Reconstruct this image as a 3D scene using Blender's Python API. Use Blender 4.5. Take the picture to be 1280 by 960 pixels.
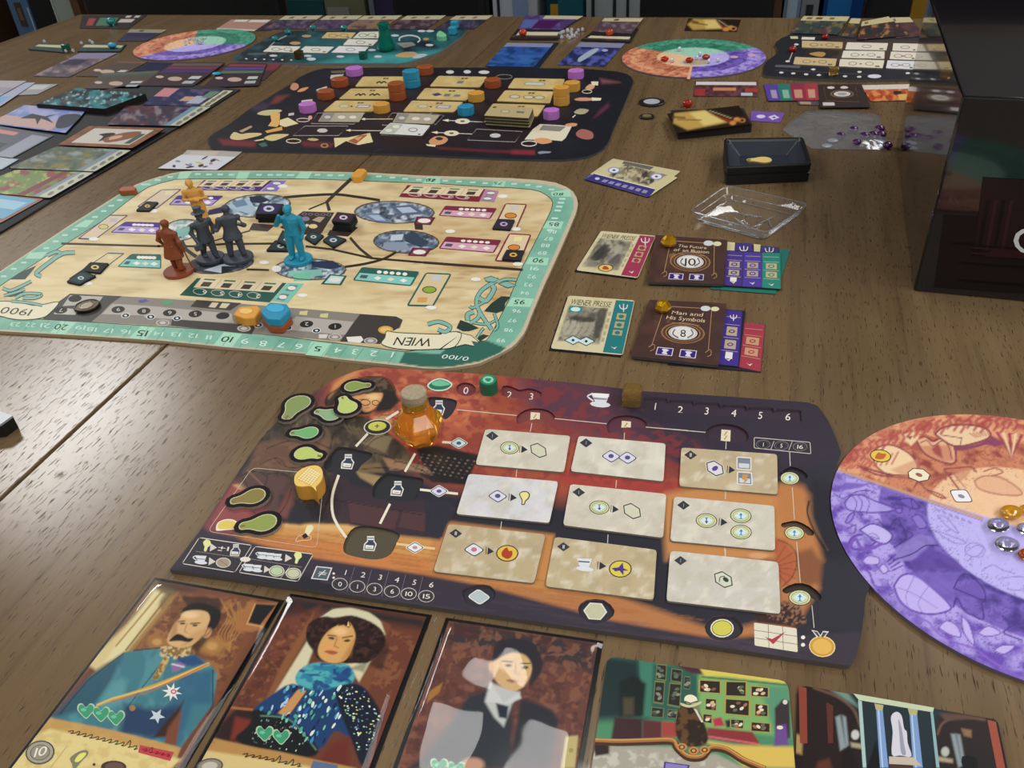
import bpy,math,random
import numpy as np
from mathutils import Vector,Matrix

random.seed(7)
SC=bpy.context.scene
COL=SC.collection
for o in list(bpy.data.objects):
    bpy.data.objects.remove(o)

# ---------------------------------------------------------------- camera
H=0.32  # camera height above the table top (m)
TZ=0.75  # table top above the floor (m)
FPX=1058.2  # focal length in pixels of a 1280 x 960 frame
PITCH,ROLL=math.radians(35.48),math.radians(-3.755)
_fw=np.array([0,math.cos(PITCH),-math.sin(PITCH)])
_r0=np.array([1.0,0,0])
_u0=np.cross(_r0,_fw)
RT=_r0*math.cos(ROLL)+_u0*math.sin(ROLL)
UP=-_r0*math.sin(ROLL)+_u0*math.cos(ROLL)
FW=_fw
cam_d=bpy.data.cameras.new('camera')
cam_d.sensor_fit='HORIZONTAL'
cam_d.sensor_width=36.0
cam_d.lens=FPX/1280*36.0
cam_d.clip_start=0.01
cam_d.dof.use_dof=True
cam_d.dof.focus_distance=0.50
cam_d.dof.aperture_fstop=44
cam=bpy.data.objects.new('camera',cam_d)
m=Matrix.Identity(4)
for i in range(3):
    m[i][0],m[i][1],m[i][2]=RT[i],UP[i],-FW[i]
m[0][3],m[1][3],m[2][3]=0,0,TZ+H
cam.matrix_world=m
COL.objects.link(cam)
SC.camera=cam

# ---------------------------------------------------------------- light
W=bpy.data.worlds.new('world')
SC.world=W
W.use_nodes=True
W.node_tree.nodes['Background'].inputs[0].default_value=(0,0,0,1)  # closed room: only the ceiling lamps give light
W.node_tree.nodes['Background'].inputs[1].default_value=0.0
SC.view_settings.view_transform='Standard'
SC.view_settings.look='None'
SC.view_settings.gamma=1
SC.view_settings.use_curve_mapping=False
SC.view_settings.exposure=0.0
CEIL=1.75  # ceiling above the table top
# unseen ceiling lamps, first pair matched to reflections, the rest assumed and added: x, y, size x, size y, power
PANELS=[(-1.8,2.8,.5,.95,36),(0.0,1.02,.34,.40,4),(1.75,2.2,.6,1.2,22),
          (-1.6,0.3,.6,1.2,21),(1.5,0.2,.6,1.2,22),(0.0,-1.3,.6,1.2,20),
          (1.1,-1.3,.6,1.2,20)]

# ---------------------------------------------------------------- helpers
def U(p,z=0.0):
    """pixel of the photograph -> point on the horizontal plane z above the table"""
    d=FW*FPX+RT*(p[0]-640)+UP*(480-p[1])
    t=(z-H)/d[2]
    return np.array([d[0]*t,d[1]*t,TZ+z])

def UU(X,Y,z=0.0):
    X=np.asarray(X,float);Y=np.asarray(Y,float)
    d=FW[None]*FPX+RT[None]*(X-640)[:,None]+UP[None]*(480-Y)[:,None]
    t=(z-H)/d[:,2]
    r=d*t[:,None]
    r[:,2]=TZ+z
    return r

def PX(P):
    v=np.array([P[0],P[1],P[2]-TZ-H])
    w=v@FW
    return (640+FPX*(v@RT)/w,480-FPX*(v@UP)/w)

def PXX(A):
    v=np.asarray(A,float)-np.array([0,0,TZ+H])
    w=v@FW
    return np.stack([640+FPX*(v@RT)/w,480-FPX*(v@UP)/w],1)

def crop(x0,y0,s):
    return lambda *pts:[(x0+x/s,y0+y/s) for x,y in pts]

A1=crop(0,0,4);A2=crop(260,0,3.2);A3=crop(580,0,3.368);A4=crop(900,0,3.368)
A5=crop(0,180,3.368);A6=crop(340,180,3.2);A7=crop(680,180,3.2)
B1=crop(200,450,3.2);B2=crop(520,450,3.691);B3=crop(780,450,3.84);B4=crop(380,640,3.2)
B5=crop(760,640,3.765);B6=crop(1000,500,2.668);B7=crop(0,710,2.37);B8=crop(480,740,1.6)
D1=crop(1080,0,6.4);D4=crop(0,420,5.333);D5=crop(560,0,6.4);D6=crop(760,0,6.4);D7=crop(940,0,6.4);D8=crop(280,0,6.4)
E1=crop(0,0,8);E2=crop(140,0,8);E3=crop(0,90,8);E4=crop(140,90,8);E5=crop(0,190,8)
E6=crop(440,0,8);E7=crop(820,80,8);E8=crop(960,90,8)
W1=crop(0,200,6.4);W2=crop(0,310,6.4);W3=crop(180,200,6.4);W4=crop(180,310,6.4)
W5=crop(350,200,6.4);W6=crop(350,310,6.4);W7=crop(530,200,6.4);W8=crop(530,310,6.4)
K1=crop(260,80,8);K2=crop(380,80,8);K3=crop(520,80,8);K4=crop(640,80,8)
K7=crop(700,180,8);K8=crop(850,160,6.857)
R1=crop(700,280,8);R2=crop(800,280,6.4);R3=crop(680,360,4.267);R4=crop(200,560,4.8)
R5=crop(330,450,5.052);R6=crop(1030,510,5.052);R7=crop(1030,660,4.571);R8=crop(880,520,5.333)
Q1=crop(0,720,4);Q2=crop(140,720,4);Q3=crop(230,740,4.364);Q4=crop(340,740,4.364)
Q5=crop(490,770,5.053);Q6=crop(600,770,5.053);Q7=crop(720,800,4.571);Q8=crop(980,840,4.267)

KALB=0.9
def lin(c):
    if isinstance(c,str):
        c=c.lstrip('#')
        c=tuple(int(c[i:i+2],16) for i in (0,2,4))
    r=[]
    for v in c:
        v=v/255
        r.append((v/12.92 if v<=.04045 else ((v+.055)/1.055)**2.4))
    return np.array(r)
def C(c):
    return np.minimum(lin(c)*KALB,0.92)

def sdf(X,Y,poly):
    P=np.asarray(poly,float);n=len(P)
    d=np.full(X.shape,1e18);ins=np.zeros(X.shape,bool)
    nx=np.zeros(X.shape);ny=np.zeros(X.shape)
    for i in range(n):
        ax,ay=P[i];bx,by=P[(i+1)%n]
        ex,ey=bx-ax,by-ay
        L=ex*ex+ey*ey+1e-12
        t=np.clip(((X-ax)*ex+(Y-ay)*ey)/L,0,1)
        qx,qy=ax+t*ex,ay+t*ey
        q=(X-qx)**2+(Y-qy)**2
        mm=q<d
        d=np.where(mm,q,d);nx=np.where(mm,qx,nx);ny=np.where(mm,qy,ny)
        if by!=ay:
            c=((ay>Y)!=(by>Y))&(X<ex*(Y-ay)/(by-ay)+ax)
            ins^=c
    d=np.sqrt(d)
    return np.where(ins,-d,d),nx,ny

def dline(X,Y,pts):
    d=np.full(X.shape,1e18)
    for (ax,ay),(bx,by) in zip(pts[:-1],pts[1:]):
        ex,ey=bx-ax,by-ay
        t=np.clip(((X-ax)*ex+(Y-ay)*ey)/(ex*ex+ey*ey+1e-12),0,1)
        d=np.minimum(d,(X-ax-t*ex)**2+(Y-ay-t*ey)**2)
    return np.sqrt(d)

def vnoise(x,y,seed=0):
    xi=np.floor(x).astype(np.int64);yi=np.floor(y).astype(np.int64)
    fx=x-xi;fy=y-yi
    fx=fx*fx*(3-2*fx);fy=fy*fy*(3-2*fy)
    def h(a,b):
        n=(a*374761393+b*668265263+seed*974634541)&0x7fffffff
        n=((n^(n>>13))*1274126177)&0x7fffffff
        return ((n^(n>>16))&0xffff)/65535.0
    return (h(xi,yi)*(1-fx)+h(xi+1,yi)*fx)*(1-fy)+(h(xi,yi+1)*(1-fx)+h(xi+1,yi+1)*fx)*fy

def fbm(x,y,seed=0,o=3):
    r=0;a=.5;t=0
    for k in range(o):
        r=r+a*vnoise(x,y,seed+k);t+=a;a*=.5;x=x*2.03;y=y*2.03
    return r/t

def smooth(pts,n=6,closed=False):
    """Catmull-Rom through the points"""
    P=[np.array(p,float) for p in pts];out=[];N=len(P)
    rng=range(N) if closed else range(N-1)
    for i in rng:
        g=(lambda k:P[k%N]) if closed else (lambda k:P[min(max(k,0),N-1)])
        p0,p1,p2,p3=g(i-1),g(i),g(i+1),g(i+2)
        for j in range(n):
            t=j/n
            out.append(tuple(.5*(2*p1+(p2-p0)*t+(2*p0-5*p1+4*p2-p3)*t*t+(3*p1-p0-3*p2+p3)*t**3)))
    if not closed:
        out.append(tuple(P[-1]))
    return out

def rnd(pts,r,n=4):
    """round the corners of a polygon; r is a fraction of the shorter side"""
    P=[np.array(p,float) for p in pts];N=len(P);out=[]
    for i in range(N):
        a,b,c=P[i-1],P[i],P[(i+1)%N]
        k=r*min(np.linalg.norm(a-b),np.linalg.norm(c-b))
        s=b+(a-b)/np.linalg.norm(a-b)*k;e=b+(c-b)/np.linalg.norm(c-b)*k
        for j in range(n+1):
            t=j/n
            out.append(tuple((1-t)**2*s+2*t*(1-t)*b+t*t*e))
    return out

def ell(cx,cy,rx,ry,ang=0,n=20,a0=0,a1=360):
    ca,sa=math.cos(math.radians(ang)),math.sin(math.radians(ang));o=[]
    full=abs(a1-a0)>=360
    for i in range(n if full else n+1):
        t=math.radians(a0+(a1-a0)*i/n)
        x,y=rx*math.cos(t),ry*math.sin(t)
        o.append((cx+x*ca-y*sa,cy+x*sa+y*ca))
    return o

def bil(q,u,v):
    """point in a px quad TL,TR,BR,BL"""
    a=np.array(q[0])*(1-u)+np.array(q[1])*u
    b=np.array(q[3])*(1-u)+np.array(q[2])*u
    return tuple(a*(1-v)+b*v)

def sub(q,u0,v0,u1,v1):
    return [bil(q,u0,v0),bil(q,u1,v0),bil(q,u1,v1),bil(q,u0,v1)]

# ---------------------------------------------------------------- materials
MATS={}
def newmat(name):
    mt=bpy.data.materials.new(name);mt.use_nodes=True
    MATS[name]=mt
    nt=mt.node_tree
    return mt,nt,nt.nodes['Principled BSDF']

def print_mat(name,rough,coat=0.0,bump=0.0,spec=.5,mott=.06):
    mt,nt,b=newmat(name)
    at=nt.nodes.new('ShaderNodeVertexColor');at.layer_name='Col'
    tc=nt.nodes.new('ShaderNodeTexCoord')
    nz=nt.nodes.new('ShaderNodeTexNoise');nz.inputs['Scale'].default_value=900;nz.inputs['Detail'].default_value=2
    nt.links.new(tc.outputs['Object'],nz.inputs['Vector'])
    mr=nt.nodes.new('ShaderNodeMapRange');mr.inputs[3].default_value=1-mott;mr.inputs[4].default_value=1+mott
    nt.links.new(nz.outputs['Fac'],mr.inputs[0])
    vm=nt.nodes.new('ShaderNodeVectorMath');vm.operation='SCALE'
    nt.links.new(at.outputs['Color'],vm.inputs[0]);nt.links.new(mr.outputs[0],vm.inputs['Scale'])
    nt.links.new(vm.outputs[0],b.inputs['Base Color'])
    b.inputs['Roughness'].default_value=rough
    b.inputs['Coat Weight'].default_value=coat
    b.inputs['Coat Roughness'].default_value=.08
    b.inputs['Specular IOR Level'].default_value=spec
    if bump:
        bp=nt.nodes.new('ShaderNodeBump');bp.inputs['Strength'].default_value=bump;bp.inputs['Distance'].default_value=.0003
        nt.links.new(nz.outputs['Fac'],bp.inputs['Height']);nt.links.new(bp.outputs[0],b.inputs['Normal'])
    return mt
print_mat('printed_board',.5,bump=.25,spec=.22)
print_mat('printed_card',.36,coat=.05,spec=.25,mott=.03)
print_mat('matte_tile',.62,bump=.3,spec=.18,mott=.08)

def solid(name,col,rough=.5,metal=0.0,trans=0.0,ior=1.45,alpha=1,coat=0,raw=False,noise=0.0,nscale=60):
    mt,nt,b=newmat(name)
    c=tuple(C(col))+(1,)
    b.inputs['Base Color'].default_value=c
    b.inputs['Roughness'].default_value=rough
    b.inputs['Metallic'].default_value=metal
    b.inputs['Transmission Weight'].default_value=trans
    b.inputs['IOR'].default_value=ior
    b.inputs['Coat Weight'].default_value=coat
    tc=nt.nodes.new('ShaderNodeTexCoord')
    nz=nt.nodes.new('ShaderNodeTexNoise');nz.inputs['Scale'].default_value=nscale;nz.inputs['Detail'].default_value=4
    nt.links.new(tc.outputs['Object'],nz.inputs['Vector'])
    if noise:
        mr=nt.nodes.new('ShaderNodeMapRange');mr.inputs[3].default_value=1-noise;mr.inputs[4].default_value=1+noise
        nt.links.new(nz.outputs['Fac'],mr.inputs[0])
        vm=nt.nodes.new('ShaderNodeVectorMath');vm.operation='SCALE';vm.inputs[0].default_value=c[:3]
        nt.links.new(mr.outputs[0],vm.inputs['Scale']);nt.links.new(vm.outputs[0],b.inputs['Base Color'])
    return mt

def film_mat(name,base,rough=.04,bump=.0,tint=(1,1,1),haze=.0,scale=25):
    """clear plastic film: fresnel reflection over a see-through sheet"""
    mt,nt,b=newmat(name)
    nt.nodes.remove(b)
    out=[n for n in nt.nodes if n.type=='OUTPUT_MATERIAL'][0]
    tr=nt.nodes.new('ShaderNodeBsdfTransparent');tr.inputs[0].default_value=tuple(tint)+(1,)
    gl=nt.nodes.new('ShaderNodeBsdfGlossy');gl.inputs['Roughness'].default_value=rough
    df=nt.nodes.new('ShaderNodeBsdfDiffuse');df.inputs[0].default_value=(.7,.72,.78,1)
    fr=nt.nodes.new('ShaderNodeLayerWeight');fr.inputs[0].default_value=.5
    pw=nt.nodes.new('ShaderNodeMath');pw.operation='POWER';pw.inputs[1].default_value=3.5
    nt.links.new(fr.outputs['Facing'],pw.inputs[0])
    mu=nt.nodes.new('ShaderNodeMath');mu.operation='MULTIPLY_ADD';mu.inputs[1].default_value=.75;mu.inputs[2].default_value=base
    nt.links.new(pw.outputs[0],mu.inputs[0])
    m0=nt.nodes.new('ShaderNodeMixShader');m0.inputs[0].default_value=haze
    m1=nt.nodes.new('ShaderNodeMixShader')
    nt.links.new(tr.outputs[0],m0.inputs[1]);nt.links.new(df.outputs[0],m0.inputs[2])
    nt.links.new(mu.outputs[0],m1.inputs[0]);nt.links.new(m0.outputs[0],m1.inputs[1]);nt.links.new(gl.outputs[0],m1.inputs[2])
    nt.links.new(m1.outputs[0],out.inputs[0])
    tc=nt.nodes.new('ShaderNodeTexCoord')
    nz=nt.nodes.new('ShaderNodeTexNoise');nz.inputs['Scale'].default_value=scale;nz.inputs['Detail'].default_value=2
    bp=nt.nodes.new('ShaderNodeBump');bp.inputs['Strength'].default_value=bump;bp.inputs['Distance'].default_value=.004
    nt.links.new(tc.outputs['Object'],nz.inputs['Vector'])
    nt.links.new(nz.outputs['Fac'],bp.inputs['Height'])
    nt.links.new(bp.outputs[0],gl.inputs['Normal']);nt.links.new(bp.outputs[0],fr.inputs['Normal'])
    return mt

# ---------------------------------------------------------------- mesh objects
def tag(o,label=None,cat=None,group=None,kind=None):
    if label:o['label']=label
    if cat:o['category']=cat
    if group:o['group']=group
    if kind:o['kind']=kind
    return o

def mobj(name,V,Fc,mat,parent=None,cols=None,smooth_=False,origin=None):
    """one mesh object from world-space vertices"""
    V=np.asarray(V,float)
    if parent is not None:
        org=np.array(parent.matrix_world.translation if False else parent['_o'])
    elif origin is not None:
        org=np.array(origin,float)
    else:
        org=np.array([(V[:,0].min()+V[:,0].max())/2,(V[:,1].min()+V[:,1].max())/2,V[:,2].min()])
    me=bpy.data.meshes.new(name)
    me.from_pydata((V-org).tolist(),[],[list(map(int,f)) for f in Fc])
    if cols is not None:
        at=me.color_attributes.new('Col','FLOAT_COLOR','POINT')
        c4=np.ones((len(V),4),np.float32);c4[:,:3]=cols
        at.data.foreach_set('color',c4.ravel())
    mt=MATS[mat] if isinstance(mat,str) else mat
    me.materials.append(mt)
    if smooth_:
        me.polygons.foreach_set('use_smooth',np.ones(len(me.polygons),bool))
    me.update()
    o=bpy.data.objects.new(name,me)
    COL.objects.link(o)
    if parent is not None:
        o.parent=parent
    else:
        o.location=org
    o['_o']=list(map(float,org))
    return o

def empty(name,loc):
    o=bpy.data.objects.new(name,None);COL.objects.link(o);o.location=loc
    o.empty_display_size=.01
    o['_o']=list(map(float,loc))
    return o

class MB:
    """collects simple shapes into one mesh"""
    def __init__(s):s.V=[];s.F=[];s.C=[]
    def add(s,V,F,col=None):
        b=len(s.V);s.V+=[tuple(v) for v in V];s.F+=[tuple(i+b for i in f) for f in F]
        s.C+=[tuple(col) if col is not None else (1,1,1)]*len(V)
    def box(s,c,sz,ax=None,col=None):
        """axis-aligned or framed box, c = centre, sz = full sizes, ax = three axes"""
        ax=ax if ax is not None else np.eye(3)
        V=[np.array(c)+ax[0]*sz[0]/2*i+ax[1]*sz[1]/2*j+ax[2]*sz[2]/2*k for i in (-1,1) for j in (-1,1) for k in (-1,1)]
        s.add(V,[(0,1,3,2),(4,6,7,5),(0,4,5,1),(2,3,7,6),(0,2,6,4),(1,5,7,3)],col)
    def prism(s,pts,z0,z1,col=None,bev=0.0):
        """vertical prism of world xy points with an optional bevelled top rim"""
        n=len(pts);P=np.array([p[:2] for p in pts],float);c=P.mean(0)
        a=P[:,0]*np.roll(P[:,1],-1)-P[:,1]*np.roll(P[:,0],-1)
        if a.sum()<0:P=P[::-1]
        rings=[(P,z0),(P,z1)]
        if bev:
            dirs=P-c;ln=np.linalg.norm(dirs,axis=1,keepdims=True)
            rings=[(P-dirs/ln*bev*.6,z0),(P,z0+bev),(P,z1-bev),(P-dirs/ln*bev*.35,z1-bev*.3),(P-dirs/ln*bev,z1)]
        V=[];F=[]
        for q,z in rings:
            V+=[(x,y,z) for x,y in q]
        for r in range(len(rings)-1):
            for i in range(n):
                j=(i+1)%n
                F.append((r*n+i,r*n+j,r*n+n+j,r*n+n+i))
        F.append(tuple(range(n))[::-1]);F.append(tuple((len(rings)-1)*n+i for i in range(n)))
        s.add(V,F,col)
    def lathe(s,prof,c,n=24,col=None,sx=1,sy=1,rot=0,axis=None,cap=True):
        V=[];F=[];ax=axis if axis is not None else np.eye(3)
        for r,z in prof:
            for i in range(n):
                t=2*math.pi*i/n+rot
                V.append(np.array(c)+ax[0]*r*math.cos(t)*sx+ax[1]*r*math.sin(t)*sy+ax[2]*z)
        for k in range(len(prof)-1):
            for i in range(n):
                j=(i+1)%n
                F.append((k*n+i,k*n+j,k*n+n+j,k*n+n+i))
        if cap:
            F.append(tuple(range(n))[::-1]);F.append(tuple((len(prof)-1)*n+i for i in range(n)))
        s.add(V,F,col)
    def tube(s,pts,rad,n=8,col=None,flat=1.0):
        """tube through points with a radius each"""
        P=[np.array(p,float) for p in pts];rad=rad if hasattr(rad,'__len__') else [rad]*len(P)
        V=[];F=[];ref=np.array([0.13,0.2,0.97])
        for i,p in enumerate(P):
            d=P[min(i+1,len(P)-1)]-P[max(i-1,0)];d=d/(np.linalg.norm(d)+1e-12)
            a=np.cross(d,ref)
            if np.linalg.norm(a)<.15:a=np.cross(d,np.array([1.,0,0]))
            a/=np.linalg.norm(a);b=np.cross(d,a)
            for k in range(n):
                t=2*math.pi*k/n
                V.append(p+(a*math.cos(t)+b*math.sin(t)*flat)*rad[i])
        for i in range(len(P)-1):
            for k in range(n):
                j=(k+1)%n
                F.append((i*n+k,i*n+j,i*n+n+j,i*n+n+k))
        F.append(tuple(range(n))[::-1]);F.append(tuple((len(P)-1)*n+k for k in range(n)))
        s.add(V,F,col)
    def ball(s,c,r,n=10,col=None,ax=None):
        r=r if hasattr(r,'__len__') else (r,r,r);ax=ax if ax is not None else np.eye(3)
        V=[];F=[]
        for i in range(n+1):
            ph=math.pi*i/n
            for k in range(2*n):
                t=math.pi*k/n
                V.append(np.array(c)+ax[0]*r[0]*math.sin(ph)*math.cos(t)+ax[1]*r[1]*math.sin(ph)*math.sin(t)-ax[2]*r[2]*math.cos(ph))
        m_=2*n
        for i in range(n):
            for k in range(m_):
                j=(k+1)%m_
                F.append((i*m_+k,i*m_+j,i*m_+m_+j,i*m_+m_+k))
        s.add(V,F,col)
    def build(s,name,mat,parent=None,smooth_=False,cols=False,origin=None):
        return mobj(name,s.V,s.F,mat,parent,np.array(s.C) if cols else None,smooth_,origin)

# glyph outlines from Blender's built-in font, made once
GL={}
def make_glyphs(chars):
    for ch in chars:
        cu=bpy.data.curves.new('glyph','FONT');cu.body=ch;cu.size=1.0;cu.resolution_u=3
        o=bpy.data.objects.new('glyph',cu);COL.objects.link(o)
        bpy.context.view_layer.update()
        dg=bpy.context.evaluated_depsgraph_get()
        me=o.evaluated_get(dg).to_mesh()
        V=np.array([v.co[:2] for v in me.vertices]);Fc=[tuple(p.vertices) for p in me.polygons]
        o.evaluated_get(dg).to_mesh_clear()
        bpy.data.objects.remove(o);bpy.data.curves.remove(cu)
        if len(V):
            x0=V[:,0].min();w=V[:,0].max()-x0
            V[:,0]-=x0
            GL[ch]=(V,Fc,w)
make_glyphs('0123456789ABCDEFGHIJKLMNOPRSTUVWYabcdefghijklmnopqrstuvwxyz/:-+=')

def text2d(s):
    V=[];F=[];x=0
    for ch in s:
        if ch==' ':x+=.28;continue
        g,f,w=GL[ch];b=len(V)
        V+=[(px+x,py) for px,py in g];F+=[tuple(i+b for i in q) for q in f]
        x+=w+.09
    V=np.array(V);x-=.09
    if x<.42:
        V[:,0]+=(.5-x)/2;x=.5
    V[:,0]/=max(x,1e-6);V[:,1]/=.72
    return V,F

LG=4e-5
class Flat:
    """a printed card, tile or board: outline in photo pixels at its top face"""
    def __init__(s,name,outline,z0,th,edge='#55504a',top='#777777',cell=None,holes=(),mat='printed_card'):
        s.name,s.z0,s.th,s.mat=name,z0,th,mat
        s.zt=z0+th;s.out=[tuple(p) for p in outline]
        s.edge,s.topc=C(edge),C(top);s.vec=[];s.holes=holes
        s.cell=cell
        if cell:
            cx,cy=cell if hasattr(cell,'__len__') else (cell,cell)
            P=np.array(s.out);(xa,ya),(xb,yb)=P.min(0),P.max(0)
            def axis(a,b,st,lo,hi):
                r=[a];
                while r[-1]<b:r.append(r[-1]+(st if lo-12<r[-1]<hi+12 else st*6))
                return np.array(r)
            gx=axis(xa,xb,cx,0,1280);gy=axis(ya,yb,cy,0,960)
            GX,GY=np.meshgrid(gx,gy);s.shape=GX.shape
            X,Y=GX.ravel(),GY.ravel()
            d,nx,ny=sdf(X,Y,s.out)
            ins=d<=0
            hid=np.zeros(X.shape,bool);hx=X.copy();hy=Y.copy()
            for h in holes:
                dh,a,b=sdf(X,Y,h[0])
                q=dh<0
                hid|=q;hx=np.where(q,a,hx);hy=np.where(q,b,hy)
            s.good=ins&~hid
            X=np.where(~ins,nx,np.where(hid,hx,X));Y=np.where(~ins,ny,np.where(hid,hy,Y))
            s.X,s.Y=X,Y
            s.cv=np.repeat(s.topc[None],len(X),0)
            s.Wd=UU(X,Y,s.zt)
    # ---- raster paint on the top mesh
    def _mix(s,a,col):
        col=C(col) if isinstance(col,(str,tuple)) else col
        s.cv=s.cv*(1-a[:,None])+col*a[:,None]
    def P(s,pts,col,fe=1.5,op=1.0):
        Pn=np.array(pts);m_=(s.X>Pn[:,0].min()-fe)&(s.X<Pn[:,0].max()+fe)&(s.Y>Pn[:,1].min()-fe)&(s.Y<Pn[:,1].max()+fe)
        if not m_.any():return s
        a=np.zeros(s.X.shape);a[m_]=np.clip(.5-sdf(s.X[m_],s.Y[m_],pts)[0]/fe,0,1)*op
        s._mix(a,col);return s
    def E(s,cx,cy,rx,ry,col,fe=.25,ang=0,op=1.0):
        ca,sa=math.cos(math.radians(ang)),math.sin(math.radians(ang))
        x=(s.X-cx)*ca+(s.Y-cy)*sa;y=-(s.X-cx)*sa+(s.Y-cy)*ca
        r=np.sqrt((x/rx)**2+(y/ry)**2)
        s._mix(np.clip((1-r)/fe+.5,0,1)*op,col);return s
    def L(s,pts,w,col,fe=1.0,op=1.0):
        Pn=np.array(pts);g=w+fe
        m_=(s.X>Pn[:,0].min()-g)&(s.X<Pn[:,0].max()+g)&(s.Y>Pn[:,1].min()-g)&(s.Y<Pn[:,1].max()+g)
        if not m_.any():return s
        a=np.zeros(s.X.shape);a[m_]=np.clip((w/2-dline(s.X[m_],s.Y[m_],pts))/fe+.5,0,1)*op
        s._mix(a,col);return s
    def N(s,col,sx,sy,lo=.45,hi=.65,op=1.0,seed=0,poly=None,fe=2,warp=0,rot=0):
        ca,sa=math.cos(math.radians(rot)),math.sin(math.radians(rot))
        x=(s.X*ca+s.Y*sa);y=(-s.X*sa+s.Y*ca)
        if warp:
            x=x+warp*(fbm(s.X/25,s.Y/25,91+seed)-.5);y=y+warp*(fbm(s.X/25,s.Y/25,57+seed)-.5)
        a=np.clip((fbm(x/sx,y/sy,seed)-lo)/(hi-lo),0,1)*op
        if poly is not None:a=a*np.clip(.5-sdf(s.X,s.Y,poly)[0]/fe,0,1)
        s._mix(a,col);return s
    # ---- crisp printed shapes just above the face
    def v(s,pts,col,lay=1):
        s.vec.append((UU([p[0] for p in pts],[p[1] for p in pts],s.zt+lay*LG),[tuple(range(len(pts)))],C(col),lay));return s
    def ve(s,cx,cy,rx,ry,col,lay=1,ang=0,n=18):
        return s.v(ell(cx,cy,rx,ry,ang,n),col,lay)
    def vl(s,pts,w,col,lay=1,closed=False):
        P=[np.array(p,float) for p in pts];N=len(P);Lf=[];Rt=[]
        for i in range(N):
            a=P[i-1] if (i>0 or closed) else P[i];b=P[(i+1)%N] if (i<N-1 or closed) else P[i]
            d=b-a;d=d/(np.linalg.norm(d)+1e-9);n_=np.array([-d[1],d[0]])*w/2
            Lf.append(P[i]+n_);Rt.append(P[i]-n_)
        V=Lf+Rt;F=[(i,(i+1)%N,N+(i+1)%N,N+i) for i in range(N if closed else N-1)]
        s.vec.append((UU([p[0] for p in V],[p[1] for p in V],s.zt+lay*LG),F,C(col),lay));return s
    def vt(s,txt,p0,p1,p2,col,lay=2):
        """text: p0 baseline start, p1 baseline end, p2 top of the first letter"""
        V,F=text2d(txt);z=s.zt+lay*LG
        o,a,b=U(p0,z),U(p1,z),U(p2,z)
        s.vec.append((o+V[:,:1]*(a-o)+V[:,1:]*(b-o),F,C(col),lay));return s
    def done(s,label=None,cat=None,group=None,parent=None,kind=None,bottom=True):
        V=[];F=[];Cc=[]
        def add(v,f,c):
            b=len(V);V.extend(map(tuple,v));F.extend([tuple(i+b for i in q) for q in f])
            c=np.asarray(c);Cc.extend([tuple(c)]*len(v) if c.ndim==1 else [tuple(x) for x in c])
        O=np.array(s.out);n=len(O)
        a=(O[:,0]*np.roll(O[:,1],-1)-O[:,1]*np.roll(O[:,0],-1)).sum()
        if a>0:O=O[::-1]  # px y points down: this makes the world order counter-clockwise
        top=UU(O[:,0],O[:,1],s.zt);bot=top.copy();bot[:,2]=TZ+s.z0
        sh=top.copy();sh[:,2]-=min(.0004,s.th*.25)
        add(np.concatenate([bot,top]),[(i,(i+1)%n,n+(i+1)%n,n+i) for i in range(n)]+[tuple(range(n))[::-1]],s.edge)
        if s.cell:
            G=s.good.reshape(s.shape);I=np.arange(G.size).reshape(s.shape)
            k=(G[:-1,:-1].astype(int)+G[1:,:-1]+G[:-1,1:]+G[1:,1:])>=1
            q=np.stack([I[1:,:-1][k],I[1:,1:][k],I[:-1,1:][k],I[:-1,:-1][k]],1)
            used=np.unique(q);rm=np.zeros(G.size,int);rm[used]=np.arange(len(used))
            add(s.Wd[used],rm[q].tolist(),s.cv[used])
        else:
            add(top,[tuple(range(n))],s.topc)
        for h in s.holes:
            hp=np.array(h[0]);dz,fc,wc=h[1],C(h[2]),C(h[3] if len(h)>3 else '#3a3230')
            t_=UU(hp[:,0],hp[:,1],s.zt);b_=t_.copy();b_[:,2]-=dz;m_=len(hp)
            ar=(hp[:,0]*np.roll(hp[:,1],-1)-hp[:,1]*np.roll(hp[:,0],-1)).sum()
            add(np.concatenate([t_,b_]),[(i,(i+1)%m_,m_+(i+1)%m_,m_+i) if ar<0 else (m_+i,m_+(i+1)%m_,(i+1)%m_,i) for i in range(m_)][:],wc)
            add(b_,[tuple(range(m_)) if ar<0 else tuple(range(m_))[::-1]],fc)
        # shapes of one layer that overlap get a hair's breadth of their own
        seen={}
        for v,f,c,lay in s.vec:
            lo,hi=v[:,:2].min(0),v[:,:2].max(0);k=0;L_=seen.setdefault(round(lay,3),[])
            for a0,a1,kk in L_:
                if kk>=k and (a0<hi).all() and (lo<a1).all():k=kk+1
            L_.append((lo,hi,k));v=v.copy();v[:,2]+=min(k,18)*2e-6
            add(v,f,c)
        o=mobj(s.name,V,F,s.mat,parent,np.array(Cc))
        # keep printed faces facing up
        tag(o,label,cat,group,kind)
        return o

def cardquad(tl,tr,aspect,z):
    """px quad of a card lying at height z, from its top edge and aspect (length / width)"""
    a,b=U(tl,z),U(tr,z);e=b-a
    n=np.array([e[1],-e[0],0])
    n=n*aspect
    return [tl,tr,PX(b+n),PX(a+n)]
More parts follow.
